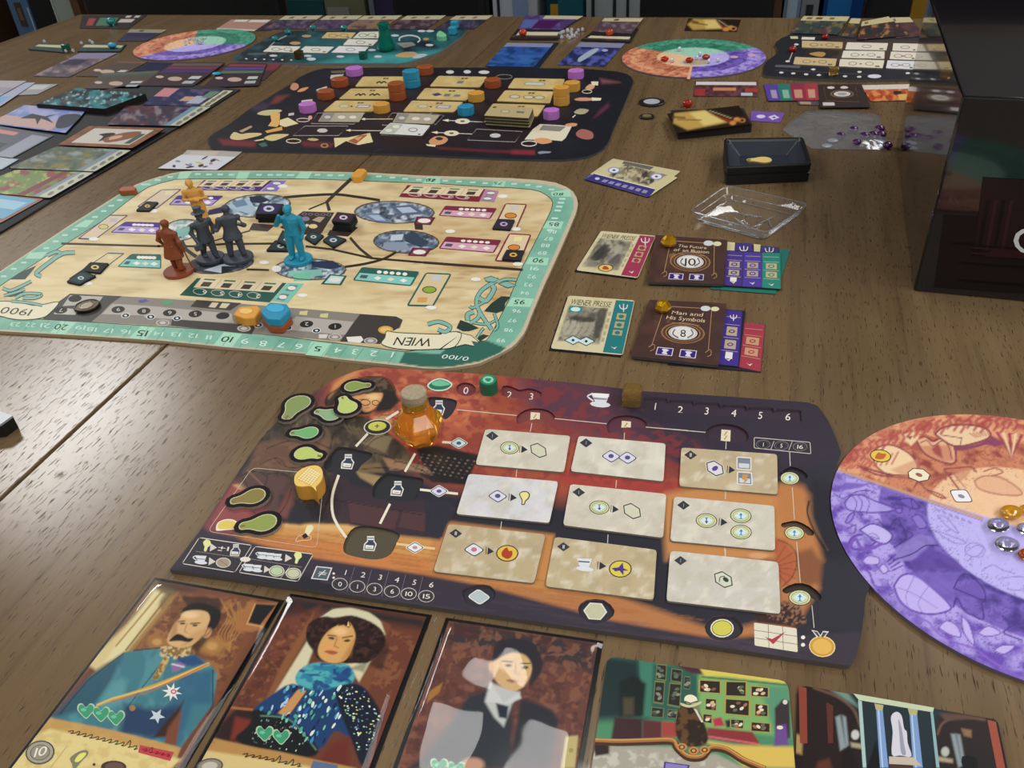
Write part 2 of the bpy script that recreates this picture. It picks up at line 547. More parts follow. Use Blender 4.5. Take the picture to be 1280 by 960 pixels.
# ================================================================= room and table
TA=math.radians(-17.3)
e1=np.array([math.cos(TA),math.sin(TA),0]);e2=np.array([-math.sin(TA),math.cos(TA),0]);e3=np.array([0,0,1.0])
AX=np.stack([e1,e2,e3])
def TP(a,b,z):return e1*a+e2*b+e3*z
def ray_plane(p,b):
    """pixel -> point on the vertical plane b metres along the table's length"""
    d=FW*FPX+RT*(p[0]-640)+UP*(480-p[1])
    t=b/(d@e2)
    return np.array([0,0,TZ+H])+d*t
c0=U((100,18));TL0=c0@e1;TB=c0@e2  # far left corner of the table
SEAM=U((0,607))@e1;SEAM=(SEAM+U((592,81.6))@e1)/2
TR0=0.66;TF=0.03

def wood(name,ca,cb,cp,rough,plank=.085,pores=True,rot=-TA):
    mt,nt,b=newmat(name);N=nt.nodes.new;lk=nt.links.new
    tc=N('ShaderNodeTexCoord');mp=N('ShaderNodeMapping');mp.inputs['Rotation'].default_value=(0,0,rot)
    lk(tc.outputs['Object'],mp.inputs[0])
    def noise(sx,sy,detail,seed):
        m2=N('ShaderNodeMapping');m2.inputs['Scale'].default_value=(sx,sy,sx);m2.inputs['Location'].default_value=(seed,seed*1.7,0)
        lk(mp.outputs[0],m2.inputs[0])
        n=N('ShaderNodeTexNoise');n.inputs['Scale'].default_value=1;n.inputs['Detail'].default_value=detail
        lk(m2.outputs[0],n.inputs['Vector']);return n.outputs['Fac']
    def ramp(inp,lo,hi,a=0.0,bb=1.0):
        r=N('ShaderNodeMapRange');r.inputs[1].default_value=lo;r.inputs[2].default_value=hi;r.inputs[3].default_value=a;r.inputs[4].default_value=bb
        lk(inp,r.inputs[0]);return r.outputs[0]
    def mix(f,a,bcol):
        mx=N('ShaderNodeMix');mx.data_type='RGBA';lk(f,mx.inputs[0])
        for k,s_ in ((6,a),(7,bcol)):
            if hasattr(s_,'is_linked'):lk(s_,mx.inputs[k])
            else:mx.inputs[k].default_value=tuple(s_)+(1,)
        return mx.outputs[2]
    g=noise(60,4,6,1.3)
    col=mix(ramp(g,.3,.7),C(ca),C(cb))
    # plank tone
    sp=N('ShaderNodeSeparateXYZ');lk(mp.outputs[0],sp.inputs[0])
    dv=N('ShaderNodeMath');dv.operation='DIVIDE';dv.inputs[1].default_value=plank;lk(sp.outputs[0],dv.inputs[0])
    fl=N('ShaderNodeMath');fl.operation='FLOOR';lk(dv.outputs[0],fl.inputs[0])
    wn=N('ShaderNodeTexWhiteNoise');wn.noise_dimensions='1D';lk(fl.outputs[0],wn.inputs['W'])
    tone=ramp(wn.outputs['Value'],0,1,.9,1.1)
    vm=N('ShaderNodeVectorMath');vm.operation='SCALE';lk(col,vm.inputs[0]);lk(tone,vm.inputs['Scale'])
    col=vm.outputs[0]
    if pores:
        p1=ramp(noise(1100,95,2,4.1),.615,.69,0,.9)
        p2=ramp(noise(240,9,3,2.2),.54,.74,0,.4)
        col=mix(p2,col,C(cp));col=mix(p1,col,C(cp))
        bp=N('ShaderNodeBump');bp.inputs['Strength'].default_value=.3;bp.inputs['Distance'].default_value=.0005
        inv=N('ShaderNodeMath');inv.operation='SUBTRACT';inv.inputs[0].default_value=1;lk(p1,inv.inputs[1])
        lk(inv.outputs[0],bp.inputs['Height']);lk(bp.outputs[0],b.inputs['Normal'])
    lk(col,b.inputs['Base Color'])
    b.inputs['Roughness'].default_value=rough
    b.inputs['Specular IOR Level'].default_value=.4
    return mt
wood('walnut_table','#796447','#6a553b','#35281a',.23)
wood('shelf_wood','#5a4028','#4a3420','#2c1e12',.5,rot=0)
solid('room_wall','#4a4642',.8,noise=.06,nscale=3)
solid('carpet','#2b2926',.95,noise=.3,nscale=300)
solid('ceiling_paint','#b9b6b0',.9,noise=.03)
solid('black_vinyl','#101012',.45,noise=.1)
solid('black_metal','#0c0c0e',.4,metal=.6)

def slab(name,a0,a1,b0,b1,z0,z1,mat,parent=None):
    mb=MB();mb.box(TP((a0+a1)/2,(b0+b1)/2,(z0+z1)/2),(a1-a0,b1-b0,z1-z0),AX)
    return mb.build(name,mat,parent)
tag(slab('floor',-3.2,3.0,-2.2,3.2,-.05,0,'carpet'),'dark carpet floor under the table',None,None,'structure')
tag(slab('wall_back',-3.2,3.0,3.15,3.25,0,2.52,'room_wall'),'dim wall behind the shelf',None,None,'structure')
solid('pale_wall','#b4b0aa',.85,noise=.04,nscale=3)
for nm_,r_,l_ in (('wall_front',(-3.2,3.0,-2.25,-2.2),'plain pale wall behind the near seats'),('wall_left',(-3.25,-3.2,-2.2,3.2),'plain pale wall on the left of the room'),('wall_right',(3.0,3.05,-2.2,3.2),'plain pale wall on the right of the room')):
    tag(slab(nm_,*r_,0,2.52,'pale_wall'),l_,None,None,'structure')
tag(slab('ceiling',-3.2,3.0,-2.2,3.2,TZ+CEIL+.02,TZ+CEIL+.07,'ceiling_paint'),'plain pale ceiling above the table',None,None,'structure')
for i,(x,y,sx,sy,pw) in enumerate(PANELS):
    ld=bpy.data.lights.new('ceiling_lamp_%d_offscreen'%(i+1),'AREA');ld.shape='RECTANGLE';ld.size=sx;ld.size_y=sy;ld.energy=pw
    ld.color=(1.0,.985,.965)
    lo=bpy.data.objects.new('ceiling_lamp_%d_offscreen'%(i+1),ld);COL.objects.link(lo)
    lo.location=(x,y,TZ+CEIL);lo.rotation_euler=(0,0,TA)

# ---- table
tbl=empty('game_table',TP((TL0+TR0)/2,(TF+TB)/2,0))
tag(tbl,'dark walnut wooden table covered with game boards and cards','table')
def leaf(a0,a1):
    mb=MB();ch=.003
    P=[TP(a,b,0) for a,b in ((a0,TF),(a1,TF),(a1,TB),(a0,TB))]
    mb.prism(P,TZ-.035,TZ,bev=0)
    o=mb.build('tabletop_leaf','walnut_table',tbl)
    bv=o.modifiers.new('edge','BEVEL');bv.width=.0012;bv.segments=2
leaf(TL0,SEAM-.0008);leaf(SEAM+.0008,TR0)
mb=MB();mb.box(TP(SEAM,(TF+TB)/2,TZ-.045),(.1,TB-TF-.1,.02),AX);mb.build('support_rail','walnut_table',tbl)
for a0,a1,b0,b1 in ((TL0+.06,TR0-.06,TB-.10,TB-.075),(TL0+.06,TR0-.06,TF+.075,TF+.10),(TL0+.06,TL0+.085,TF+.1,TB-.1),(TR0-.085,TR0-.06,TF+.1,TB-.1)):
    mb=MB();mb.box(TP((a0+a1)/2,(b0+b1)/2,TZ-.085),(a1-a0,b1-b0,.10),AX);mb.build('apron','walnut_table',tbl)
for a in (TL0+.09,TR0-.09):
    for b in (TF+.11,TB-.11):
        mb=MB();mb.lathe([(.03,0),(.042,TZ-.13),(.045,TZ-.035)],TP(a,b,0),4,rot=math.pi/4+TA);mb.build('leg','walnut_table',tbl)

# ---- shelf with boxed games behind the table
SB=TB+.82
def ex(px,py=10,b=SB):return ray_plane((px,py),b)@e1
SH0,SH1=ex(-60)-.1,ex(1290)+.25
shf=empty('shelf_unit',TP((SH0+SH1)/2,SB+.17,0));tag(shf,'long brown wooden shelf unit full of boxed games behind the table','shelf')
for z in (.06,.34,.86,1.25):
    slab('shelf_board',SH0,SH1,SB+.01,SB+.36,z-.02,z,'shelf_wood',shf)
for a in (SH0+.01,ex(93),ex(975)-.01,SH1-.01):
    slab('upright',a-.014,a+.014,SB+.005,SB+.36,0,1.27,'shelf_wood',shf)
slab('back_panel',SH0,SH1,SB+.36,SB+.37,0,1.27,'shelf_wood',shf)
def gbox(x0,x1,h,col,label,deco=(),z=.34,cat='game box',dep=.26):
    a0,a1=ex(x0),ex(x1);mb=MB();base=TP((a0+a1)/2,SB+.03+dep/2,z)
    mb.box(base+e3*h/2,(a1-a0,dep,h),AX,C(col))
    for u0,u1,v0,v1,cc in deco:
        a,b=a0+(a1-a0)*u0,a0+(a1-a0)*u1
        mb.box(TP((a+b)/2,SB+.029,z+h*(v0+v1)/2),(b-a,.002,h*(v1-v0)),AX,C(cc))
    o=mb.build('game_box','printed_card',None,cols=True);tag(o,label,cat,'boxed games on the shelf')
gbox(2,27,.30,'#42607f','steel blue game box with small framed picture on the shelf',((.3,.62,.62,.85,'#3a2c28'),(.38,.55,.68,.8,'#a08060'),(.9,.93,.02,.8,'#b9c4d0')))
gbox(29,55,.34,'#0c0d10','black game box between blue and pale grey boxes on the shelf')
gbox(57,81,.36,'#8b948f','pale grey green game box beside the brown shelf upright',((0,.06,0,1,'#a9b0ab'),))
gbox(352,398,.26,'#1f4a50','dark teal game box on the shelf behind the teal board',((.0,1,.55,.7,'#38686c'),))
gbox(400,450,.27,'#6f7158','olive grey game box on the shelf',((.05,.6,.45,.9,'#8a8a80'),(.7,.95,.3,.8,'#3c4a20')))
gbox(456,486,.38,'#3a3550','violet game box with grey edge on the shelf',((0,.2,0,1,'#6d7684'),(.3,.8,.1,.5,'#2a2050')))
gbox(535,560,.25,'#8a1c22','small red game box on the shelf')
gbox(612,668,.40,'#aab0b8','white game box with dark diagonal stripe on the shelf',((.1,.16,0,1,'#26282e'),(.45,.8,.5,.75,'#7c90b4'),(.4,.9,.3,.34,'#404650')))
gbox(680,728,.36,'#143a4c','navy teal game box with small gold ornament on the shelf',((.1,.3,.55,.7,'#a8862c'),(.3,.95,.25,.75,'#1f5a68')))
gbox(730,798,.40,'#98a2a4','light grey game box with black line drawing on the shelf',((.1,.16,.1,.8,'#25282a'),(.2,.5,.5,.54,'#25282a'),(.5,.56,.3,.7,'#25282a'),(.6,.9,.38,.42,'#25282a'),(.75,.8,.4,.8,'#25282a')))
gbox(980,1001,.38,'#6f8499','grey blue slim game box with round mark on the shelf',((.2,.8,.55,.75,'#9fb4c4'),))
gbox(1002,1024,.37,'#7b7f86','slate grey slim game box next to grey blue one',((.3,.7,.5,.68,'#2b2d31'),))
gbox(1030,1080,.39,'#123a78','deep blue game box on the shelf',((.1,.7,.5,.8,'#1f66a0'),))
gbox(1142,1168,.38,'#8a6a22','mustard yellow game box on the shelf near the big black box',((.1,.9,.1,.3,'#6a5018'),))

# ---- black chairs at the far side
def chair(x0,x1,label):
    b=TB+.42;a0=ray_plane((x0,8),b)@e1;a1=ray_plane((x1,8),b)@e1;a=(a0+a1)/2;w=a1-a0
    t=empty('dining_chair',TP(a,b+.05,0));tag(t,label,'chair','black chairs at the far edge of the table')
    def bx(nm,c,s_,mat='black_vinyl',bev=.012):
        m_=MB();m_.box(c,s_,AX);o=m_.build(nm,mat,t)
        q=o.modifiers.new('soft','BEVEL');q.width=bev;q.segments=3
    bx('seat',TP(a,b-.17,.44),(w,.40,.05))
    bx('backrest',TP(a,b+.02,.74),(w,.045,.42))
    for s_ in (-1,1):
        bx('leg',TP(a+s_*(w/2-.025),b-.34,.2075),(.03,.03,.415),'black_metal',.004)
        bx('leg',TP(a+s_*(w/2-.025),b+.02,.265),(.03,.03,.53),'black_metal',.004)
chair(104,348,'black chair behind the far left dial')
chair(490,606,'narrow black chair behind the teal player board')
chair(799,968,'black chair behind the far right dial')
chair(1082,1140,'black chair beside the mustard box, mostly hidden by the big black box')
# ================================================================= big city map board
T_B=.0022
ol=W2((0,665),(640,700),(1280,740))+W4((640,792),(1280,845))+W6((430,885),(860,930))+W8((0,962),(130,966),(250,955),(380,935),(450,920),(600,850),(700,795),(740,760),(800,685),(830,620),(860,540),(960,300))\
   +W7((1090,720),(1160,560),(1218,420),(1232,350),(1222,300),(1190,250),(1140,215),(1050,180),(920,160),(700,145),(0,125))+W5((700,100),(0,85))+W3((700,85),(400,85),(300,92),(200,110),(100,145))\
   +W1((1280,130),(1170,165),(1090,195),(940,280),(560,520),(0,890))+[(-40,364),(-72,388),(-78,400),(-62,408),(-30,411.5)]
w=Flat('city_board',ol,0,T_B,'#b5a388','#d9c296',cell=2.0,mat='printed_board')
# inner edge of the score track
inn_l=[(-58,396)]+W2((20,290))+W1((70,960),(560,650),(830,480),(1000,345),(1100,270),(1190,215),(1280,185))
inn_t=W3((250,155),(400,150),(1280,150))+W5((640,165),(1280,190))+W7((480,215),(700,222),(860,235),(930,252),(980,280),(1018,312),(1030,340),(1022,390),(1000,440),(780,870))
inn_r=W8((680,410),(560,650),(500,740))
inn_b=W6((1000,830),(0,705))+W4((640,660),(0,620))+W2((0,550))+[(-40,392)]
inner=inn_l+inn_t+inn_r+inn_b
# rim, green track, parchment
w.P(inner,'#d9c296',1.0)
w.N('#c2a26c',60,7,.42,.66,.85,3)
w.N('#97744a',34,3.4,.54,.7,.7,8)
w.N('#efe0b8',50,9,.5,.72,.75,12)
w.N('#e9d9a8',300,90,.4,.6,.35,5)
w.E(560,270,110,40,'#c39f70',1.4,0,.35);w.E(420,390,200,30,'#ecdcae',1.2,5,.6);w.E(90,350,90,40,'#ecdcae',1.2,-20,.5)
def ring_mask(out,inn):
    return np.clip(.5-sdf(w.X,w.Y,out)[0]/1.0,0,1)*np.clip(.5+sdf(w.X,w.Y,inn)[0]/1.0,0,1)
d_out=sdf(w.X,w.Y,ol)[0]
w._mix(np.clip(.5+sdf(w.X,w.Y,inner)[0],0,1),'#c9bda2')
rimw=np.clip((w.X-420)/260,0,1)*3.0+1.2
g=np.clip(.5+sdf(w.X,w.Y,inner)[0],0,1)*np.clip(-(d_out+rimw),0,1)
w._mix(g,'#7db6a0');w._mix(g*fbm(w.X/4,w.Y/3,4)*.35,'#5f9c86');w._mix(g*np.clip((fbm(w.X/30,w.Y/18,9)-.4)*2,0,.5),'#93c9b4')
# dark corner 0/100
w.P(W6((1000,830),(1280,850))+W8((180,800),(330,760),(500,740),(655,800),(600,842),(450,905),(250,945),(130,957),(0,952))+W6((950,922)),'#33695c',1.2)
w.vl(inner,.9,'#2f4a40',1,True)
# light score cells (inner a,b then outer c,d) and their numbers
cells=[W6((250,748),(415,765),(345,870),(200,855)),W4((640,672),(785,688),(705,795),(555,778)),W2((490,585),(610,596),(520,690),(400,678)),W2((1130,625),(1245,640),(1160,735),(1035,718)),
         W8((705,395),(880,405),(850,472),(660,465)),W8((845,72),(1000,80),(985,140),(812,128)),W7((985,488),(1118,492),(1095,552),(948,545)),W7((1015,255),(1165,235),(1180,295),(1020,290)),
         W7((560,165),(655,170),(640,215),(545,208)),W7((25,135),(135,140),(105,190),(0,185)),W5((1190,135),(1280,140),(1280,190),(1140,185)),W5((165,95),(260,98),(225,150),(120,147)),
         W3((290,95),(385,95),(345,150),(265,152)),W3((760,95),(850,95),(820,150),(735,150)),W1((680,480),(760,480),(690,540),(590,535)),W1((240,740),(380,735),(330,790),(200,790))]
for q in cells:w.v(q,'#a9dcc0',1)
dk='#20302a'
for t,q,lay in (('5',W6((345,790),(275,782),(330,832)),3),('10',W4((720,712),(635,705),(690,757)),3),('20',W2((550,615),(455,606),(520,660)),3),('15',W2((1190,662),(1110,655),(1165,710)),3),
                  ('95',W8((815,415),(730,412),(800,452)),3),('90',W8((965,85),(880,80),(950,120)),3),('85',W7((1085,502),(1005,498),(1075,532)),3),('80',W7((1120,262),(1040,262),(1110,285)),3),
                  ('75',W7((632,178),(565,172),(620,200)),3),('70',W7((95,152),(25,148),(80,175)),3),('65',W5((1250,150),(1190,147),(1235,172)),3)):
    w.vt(t,q[0],q[1],q[2],dk,lay)
w.vt('0/100',*W8((365,872),(155,850),(345,905)),'#e6efe6',3)
# thin cell rules and pale small numbers along the near edge
for i in range(0,24):
    f=i/23.0
    xi=20+f*476;yi=398+f*42-4*math.sin(f*3.1)
    w.vl([(xi,yi),(xi-11,yi+14.5)],.5,'#4f8a76',1)
for t,(x,y) in zip('12346789',W6((905,855),(755,845),(605,830),(470,820),(155,790))+W4((1105,775),(960,765),(815,745))):
    w.vt(t,(x+5,y-3),(x-4,y-4),(x+2,y+4),'#d7efe2',2)
for (x,y),t in zip(W4((525,715),(395,700),(260,690),(120,685))+W2((1010,670),(870,660),(740,650),(650,635),(370,620),(250,615),(130,610)),(11,12,13,14,16,17,18,19,21,22,23)):
    w.vt(str(t),(x+6,y-2),(x-6,y-3),(x+4,y+3.4),'#c3e8d8',2)
for k in range(9):
    for (x,y) in [bil([W7((1110,310))[0],W7((1115,320))[0],W7((1010,600))[0],W7((1000,590))[0]],0,k/9.)] if k%5!=4 else []:
        w.v([(x-4,y-1.2),(x+4,y-.8),(x+3,y+1.4),(x-5,y+1)],'#c4e8d8',2)
for (x,y),t in zip(W8((890,165),(865,230),(840,295),(810,360),(745,505),(710,580),(680,658),(620,740))+W7((1030,575),(1000,630),(975,685),(950,745)),(91,92,93,94,96,97,98,99,86,87,88,89)):
    w.vt(str(t),(x+5.4,y-2),(x-5.4,y-2.6),(x+4.2,y+2.6),'#d3efe2',2)
for x,y in W7((170,165),(280,172),(390,178),(490,185),(720,190),(830,200),(920,212),(1020,235))+W5((790,130),(900,140),(1000,150),(1110,158),(490,122),(400,122),(300,118),(80,120))+W3((210,135),(110,160),(30,195),(430,112),(520,115),(610,115),(700,117),(920,118),(1010,118),(1080,118),(1180,120))+W1((1150,195),(960,320),(890,365),(830,408),(760,455),(600,555),(520,600),(445,650),(370,705),(190,820),(110,870),(30,930)):
    w.v([(x-3,y-1),(x+4,y-1),(x+3,y+1.2),(x-4,y+1.2)],'#bfe3d4',2)
# roads
rd='#33291f'
w.vl(W1((490,668),(1280,690))+W3((110,688),(420,690),(640,672),(1060,668)),2.6,rd,2)
w.vl(W3((300,640),(340,720),(420,775)),4.5,'#3a3634',2)
w.vl(W3((530,655),(650,620),(850,565)),1.6,rd,2)
w.vl(W3((820,875),(1000,880)),2.4,rd,2)
w.vl(smooth(W5((30,300),(200,285),(440,275),(620,295),(800,322)),5),3.2,rd,2)
w.vl(W5((570,150),(440,270),(375,335),(395,405)),4.2,'#3d342b',3)
w.vl(W5((375,335),(230,395)),1.8,rd,2)
w.vl(W5((205,690),(420,715),(730,785),(1280,830)),2.6,rd,2)
w.vl(W7((0,820),(790,878)),3.2,'#39302a',2)
w.vl(smooth(W5((560,620),(640,710),(735,785)),4),3.4,'#3d342b',2)
w.vl(smooth(W5((930,735),(830,790),(680,830),(520,855)),5),3.0,rd,3)
w.v(W5((1075,510),(1140,515),(1145,560),(1080,555)),'#3d342b',2)
# city ovals
def oval(e,pal,seed,buildings):
    w.P(e,'#2c3644',1.0);c=np.mean(np.array(e),0)
    ee=[(c[0]+(x-c[0])*.95,c[1]+(y-c[1])*.93) for x,y in e]
    w.P(ee,pal[0],1.0);w.N(pal[1],9,4,.42,.6,1,seed,ee);w.N(pal[2],7,3,.5,.62,1,seed+5,ee);w.N('#26303c',6,3,.6,.7,.9,seed+9,ee)
    for b,cc in buildings:w.v(b,cc,1)
    w.vl(e,1.0,'#473833',2,True)
oval(ell(*W5((915,418))[0],50,13.8,1),('#8d9db2','#d2dae2','#56667c'),21,
     [(W5((640,430),(780,425),(900,500),(760,492)),'#6f82a0'),(W5((700,440),(790,440),(850,485),(770,482)),'#a9bcd2'),(W5((880,370),(1060,360),(1160,430),(960,445)),'#5c6c84'),(W5((930,382),(1040,375),(1100,415),(980,425)),'#b4c2d4')])
oval(ell(*W5((1010,655))[0],41,14.2,2),('#66788e','#3e4e62','#aebac8'),33,
     [(W5((890,600),(990,592),(975,640),(880,645)),'#c3cfdc'),(W5((990,600),(1060,585),(1190,650),(1130,700),(1000,650)),'#38465a'),(W5((830,660),(1000,655),(1050,720),(820,725)),'#8d9aac')])
oval(ell(*W3((905,365))[0],42,14,-4),('#9fb2c0','#dfe6ea','#5d7288'),45,
     [(W3((840,295),(930,285),(1010,320),(940,345),(860,340)),'#1f2b40'),(W3((640,370),(830,300),(900,400),(870,440)),'#a9c0d2'),(W3((700,340),(800,310),(830,360),(740,380)),'#6e8aa6'),(W3((520,400),(620,375),(640,420),(500,445)),'#2c2450')])
oval(ell(*W3((300,560))[0],25,13,-10),('#c9d6d2','#eef2ee','#7fb0aa'),51,[(W3((250,560),(420,520),(410,580),(260,620)),'#86bdb4')])
oval(ell(*W3((610,830))[0],42,12,-5),('#39424e','#606c7a','#20262e'),61,[(W3((480,880),(640,830),(740,850),(620,905)),'#c8d4de'),(W3((620,850),(800,850),(620,912)),'#2a3038')])
oval(ell(*W6((240,170))[0],45,13,1),('#9db8c0','#dfe9ec','#48607e'),71,
     [(W6((250,110),(420,100),(500,150),(400,170),(260,150)),'#26344e'),(W6((60,185),(330,170),(340,220),(220,230),(90,225)),'#8ac4b4'),(W6((100,205),(240,200),(245,260),(110,265)),'#79c2a6')])
for q in (W5((1095,452),(1245,458),(1205,520),(1070,512)),W5((1060,700),(1215,708),(1165,772),(1022,765)),W6((400,208),(535,222),(490,298),(325,290))):
    w.v(q,'#5c2434' if q[0][1]<320 else '#2c5c54',3);w.v(sub(q,.12,.12,.88,.88),'#8b4a5e' if q[0][1]<320 else '#bfe4dc',4)
    w.v(ell(*bil(q,.5,.5),8,2.8),'#f0ece6',5)
# banks of options: dark bar with cream header
def bank(hd,bar,col,tagq,tagc,n=4):
    w.v(bar,col,3);w.v(hd,'#e6d4b0',4)
    for k in range(n):
        u=(k+.5)/n
        w.v(sub(hd,u-.06,.42,u+.05,.85),'#4a4038',5);w.v(sub(hd,u-.08,.12,u+.06,.26),'#4b7a5c',5)
        w.vl(ell(*bil(bar,.07+.8*u,.72),8.5,2.2 if bar[0][1]<300 else 3.8,6,10),.55,'#e7e0d2',5,True)
        w.vl([bil(hd,k/n,.03),bil(hd,k/n,.95)],.4,'#a08a68',5)
    for t,q in zip('2456',[(.845,.62),(.64,.62),(.44,.62),(.25,.62)]):
        p=bil(bar,q[0]-.02,.74);s_=1.0 if bar[0][1]<300 else 2.3
        w.vt(t,(p[0]+3,p[1]-s_),(p[0]-2.5,p[1]-s_),(p[0]+2,p[1]+s_),'#f0ead8',6)
    w.v(tagq,tagc,4);w.v(sub(tagq,.25,.1,.75,.42),'#6f7c88',5);w.v(sub(tagq,.2,.58,.7,.92),'#6f7c88',5)
    w.v(ell(*bil(tagq,.5,.26),5,1.5 if bar[0][1]<300 else 2.6),'#ece8e0',6);w.v(ell(*bil(tagq,.45,.75),5,1.5 if bar[0][1]<300 else 2.6),'#ece8e0',6)
bank(W4((465,232),(1110,275),(1040,355),(395,315)),W4((425,240),(1140,280),(1005,435),(285,378)),'#25584c',W4((1150,278),(1280,285),(1150,440),(1020,420)),'#7cc8b4')
bank(W3((500,160),(1005,163),(945,212),(430,212)),W3((480,160),(1030,163),(925,250),(400,240)),'#4a2c78',W3((1030,163),(1140,165),(1060,250),(935,250)),'#8a76c4')
bank(W5((1050,200),(1280,205))+W7((0,0),) if False else [W5((1050,203))[0],W7((478,232))[0],W7((440,290))[0],W5((975,265))[0]],[W5((1020,200))[0],W7((490,232))[0],W7((440,335))[0],W5((950,295))[0]],'#7c2c3c',W7((490,232),(600,248),(560,338),(445,325)),'#b487a4')
# reward panels: chamfered plate with dots and a light strip, linked to a tall card frame
def plate(q,dark,light):
    a=rnd(q,.12,2);w.v(a,dark,3);w.v(sub(q,.03,.42,.97,.93),light,4)
    for k in range(5):
        p=bil(q,.34+.11*k,.25);w.ve(p[0],p[1],3.1,1.5 if q[2][1]<330 else 2.0,'#f3eee6',5)
    for k,cc in enumerate(('#4c5a66','#f2efe8','#e8e2c8','#f2efe8')):
        p=bil(q,.16+.22*k,.68);w.v([(p[0]-5,p[1]),(p[0],p[1]-2.4),(p[0]+5,p[1]),(p[0],p[1]+2.4)] if k else sub(q,.08,.55,.2,.78),cc,5)
plate(W6((655,152),(1118,188),(1050,305),(580,258)),'#2a6156','#86cfc4')
plate(W7((170,365),(585,385),(530,472),(115,445)),'#7d2f40','#d9a8bc')
plate(W7((180,612),(620,640),(560,745),(115,708)),'#7d2f40','#d9a8bc')
plate(W3((270,283),(640,285),(540,365),(195,360)),'#4a2f86','#b8a2dc')
plate(W1((1000,492),(1280,500),(1280,595),(880,580)),'#4a2f86','#b8a2dc')
plate(W1((1050,750),(1290,755),(1290,870),(935,855)),'#2a6156','#86cfc4')
def frame(q,col,fill,items):
    a=rnd(q,.1,2);w.v(a,col,3);w.v(sub(q,.07,.04,.93,.95),fill,4)
    for (u,v_),kind,cc in items:
        p=bil(q,u,v_);s_=abs(q[1][0]-q[0][0])*.22
        if kind=='o':w.ve(p[0],p[1],s_*1.25,s_*.62,'#3a4030',5);w.ve(p[0],p[1],s_*1.08,s_*.5,cc,6)
        else:w.v([(p[0]-s_*.7,p[1]-s_*.4),(p[0]+s_*.9,p[1]-s_*.4),(p[0]+s_*.7,p[1]+s_*.45),(p[0]-s_*.9,p[1]+s_*.45)],cc,5)
fq=W6((1165,195),(1360,210),(1225,475),(1010,465));fq[1]=W8((225,205))[0];fq[2]=W8((75,470))[0]
frame(fq,'#2a6156','#dcc89c',[((.52,.15),'r','#c8ccd0'),((.5,.5),'o','#8fae3c'),((.45,.8),'r','#d8a458')])
frame(W7((650,345),(828,352),(740,555),(550,545)),'#7d2f40','#e2cda6',[((.5,.16),'r','#c8ccd0'),((.5,.48),'o','#d88a3c')])
frame(W7((680,585),(862,595),(770,825),(560,810)),'#7d2f40','#e2cda6',[((.5,.18),'r','#efe4a0'),((.5,.48),'o','#d8883c')])
frame(W1((880,438),(1030,440),(760,640),(618,632)),'#4a3562','#dccab0',[((.55,.2),'r','#c0bcc4'),((.5,.48),'o','#d8cc78')])
frame(W1((865,740),(1000,745),(700,970),(545,950)),'#3a5a50','#dccaa0',[((.5,.16),'r','#e6dcb0')])
frame(W3((140,235),(305,232),(100,392),(-60,375)),'#4a3562','#dccab0',[((.6,.2),'r','#e6dcb0')])
for x,y in W3((70,408),(1110,210))+W1((750,632),)+W2((700,283),)+W7((735,552),(750,832),(630,290),(210,570))+W8((60,478),(415,250))+W6((180,378),(1205,475))+W3((960,820),):
    w.v(ell(x,y,6.5,2.4,0,9),'#f1efe8',6)
w.v(ell(*W3((1060,870))[0],6,4),'#f1efe8',5)
# bottom grey track with dark stops
gq=W2((475,425),(560,365))+W4((0,395),(700,440),(1280,487))+W6((100,478),(620,525),(930,548),(982,575),(960,640),(840,670),(800,765))+W6((480,745),(0,705))+W4((600,655),(0,612))+W2((340,570),)
w.v(gq,'#8a847c',2)
w.v(W2((475,425),(560,365),(975,385),(880,450),(815,520),(730,590),(340,570)),'#45433f',3)
w.v(W4((420,415),(780,440),(690,500),(370,470)),'#403c38',3);w.v(W4((225,570),(900,620),(860,690),(215,620)),'#403c38',3)
w.v(W6((640,528),(930,548),(982,575),(950,640),(850,690),(800,768),(480,748)),'#403d3a',3)
light=[W2((900,445),(1280,470),(1280,545),(810,530)),W4((0,460),(700,525),(720,600),(0,555)),W6((130,548),(590,590),(520,695),(0,650))]
for q in light:w.v(q,'#b5aea6',4)
w.v(W2((560,378),(825,388),(780,450),(500,465)),'#b8b4ae',5);w.v(W2((450,478),(640,490),(600,535),(430,528)),'#c4c0b8',5)
for (x,y),t in zip(W2((945,492),(1150,505),(600,405),(485,498))+W4((205,518),(410,527),(630,542))+W6((212,608),(440,628)),'98 765 21'):
    w.ve(x,y,8.5,4.3,'#26231f',5,-6)
    if t!=' ':w.vt(t,(x+2.5,y-2.2),(x-2,y-2.2),(x+2.5,y+2.2),'#d8d2c8',6)
for x,y in W2((1005,540),(1205,550))+W4((55,552),(265,562),(915,618),(1150,640))+W6((60,640),(292,660)):
    w.ve(x,y,5.6,3.2,'#e8e6e2',6,-6);w.ve(x,y,4.6,2.5,'#1f2832',7,-6);w.ve(x,y,1.8,1.2,'#dfe4e8',8)
for x,y in W4((150,598),(800,643))+W6((440,712),(725,742)):
    w.ve(x,y,8.5,4,'#c9c4bc',5);w.ve(x,y,7,3.2,'#8a857e',6);w.ve(x,y,4,2,'#c9c4bc',7)
w.v(W6((530,712),(650,705),(668,735),(640,760),(545,750)),'#e9e6e0',5);w.v(W6((310,690),(385,690),(370,722),(310,722)),'#d9d4cc',5)
w.v(W4((545,435),(600,438),(570,478),(515,472)),'#d6cba8',5);w.v(W4((625,440),(690,445),(655,482),(600,478)),'#d6cba8',5)
w.ve(*W4((190,435))[0],7,2.8,'#58a074',5);w.v(W2((1100,420),(1165,408),(1190,425),(1125,440)),'#5a5c9c',5)
w.ve(*W6((845,655))[0],9.5,5,'#d8a850',5);w.ve(*W6((845,655))[0],6.5,3.2,'#e8c478',6)
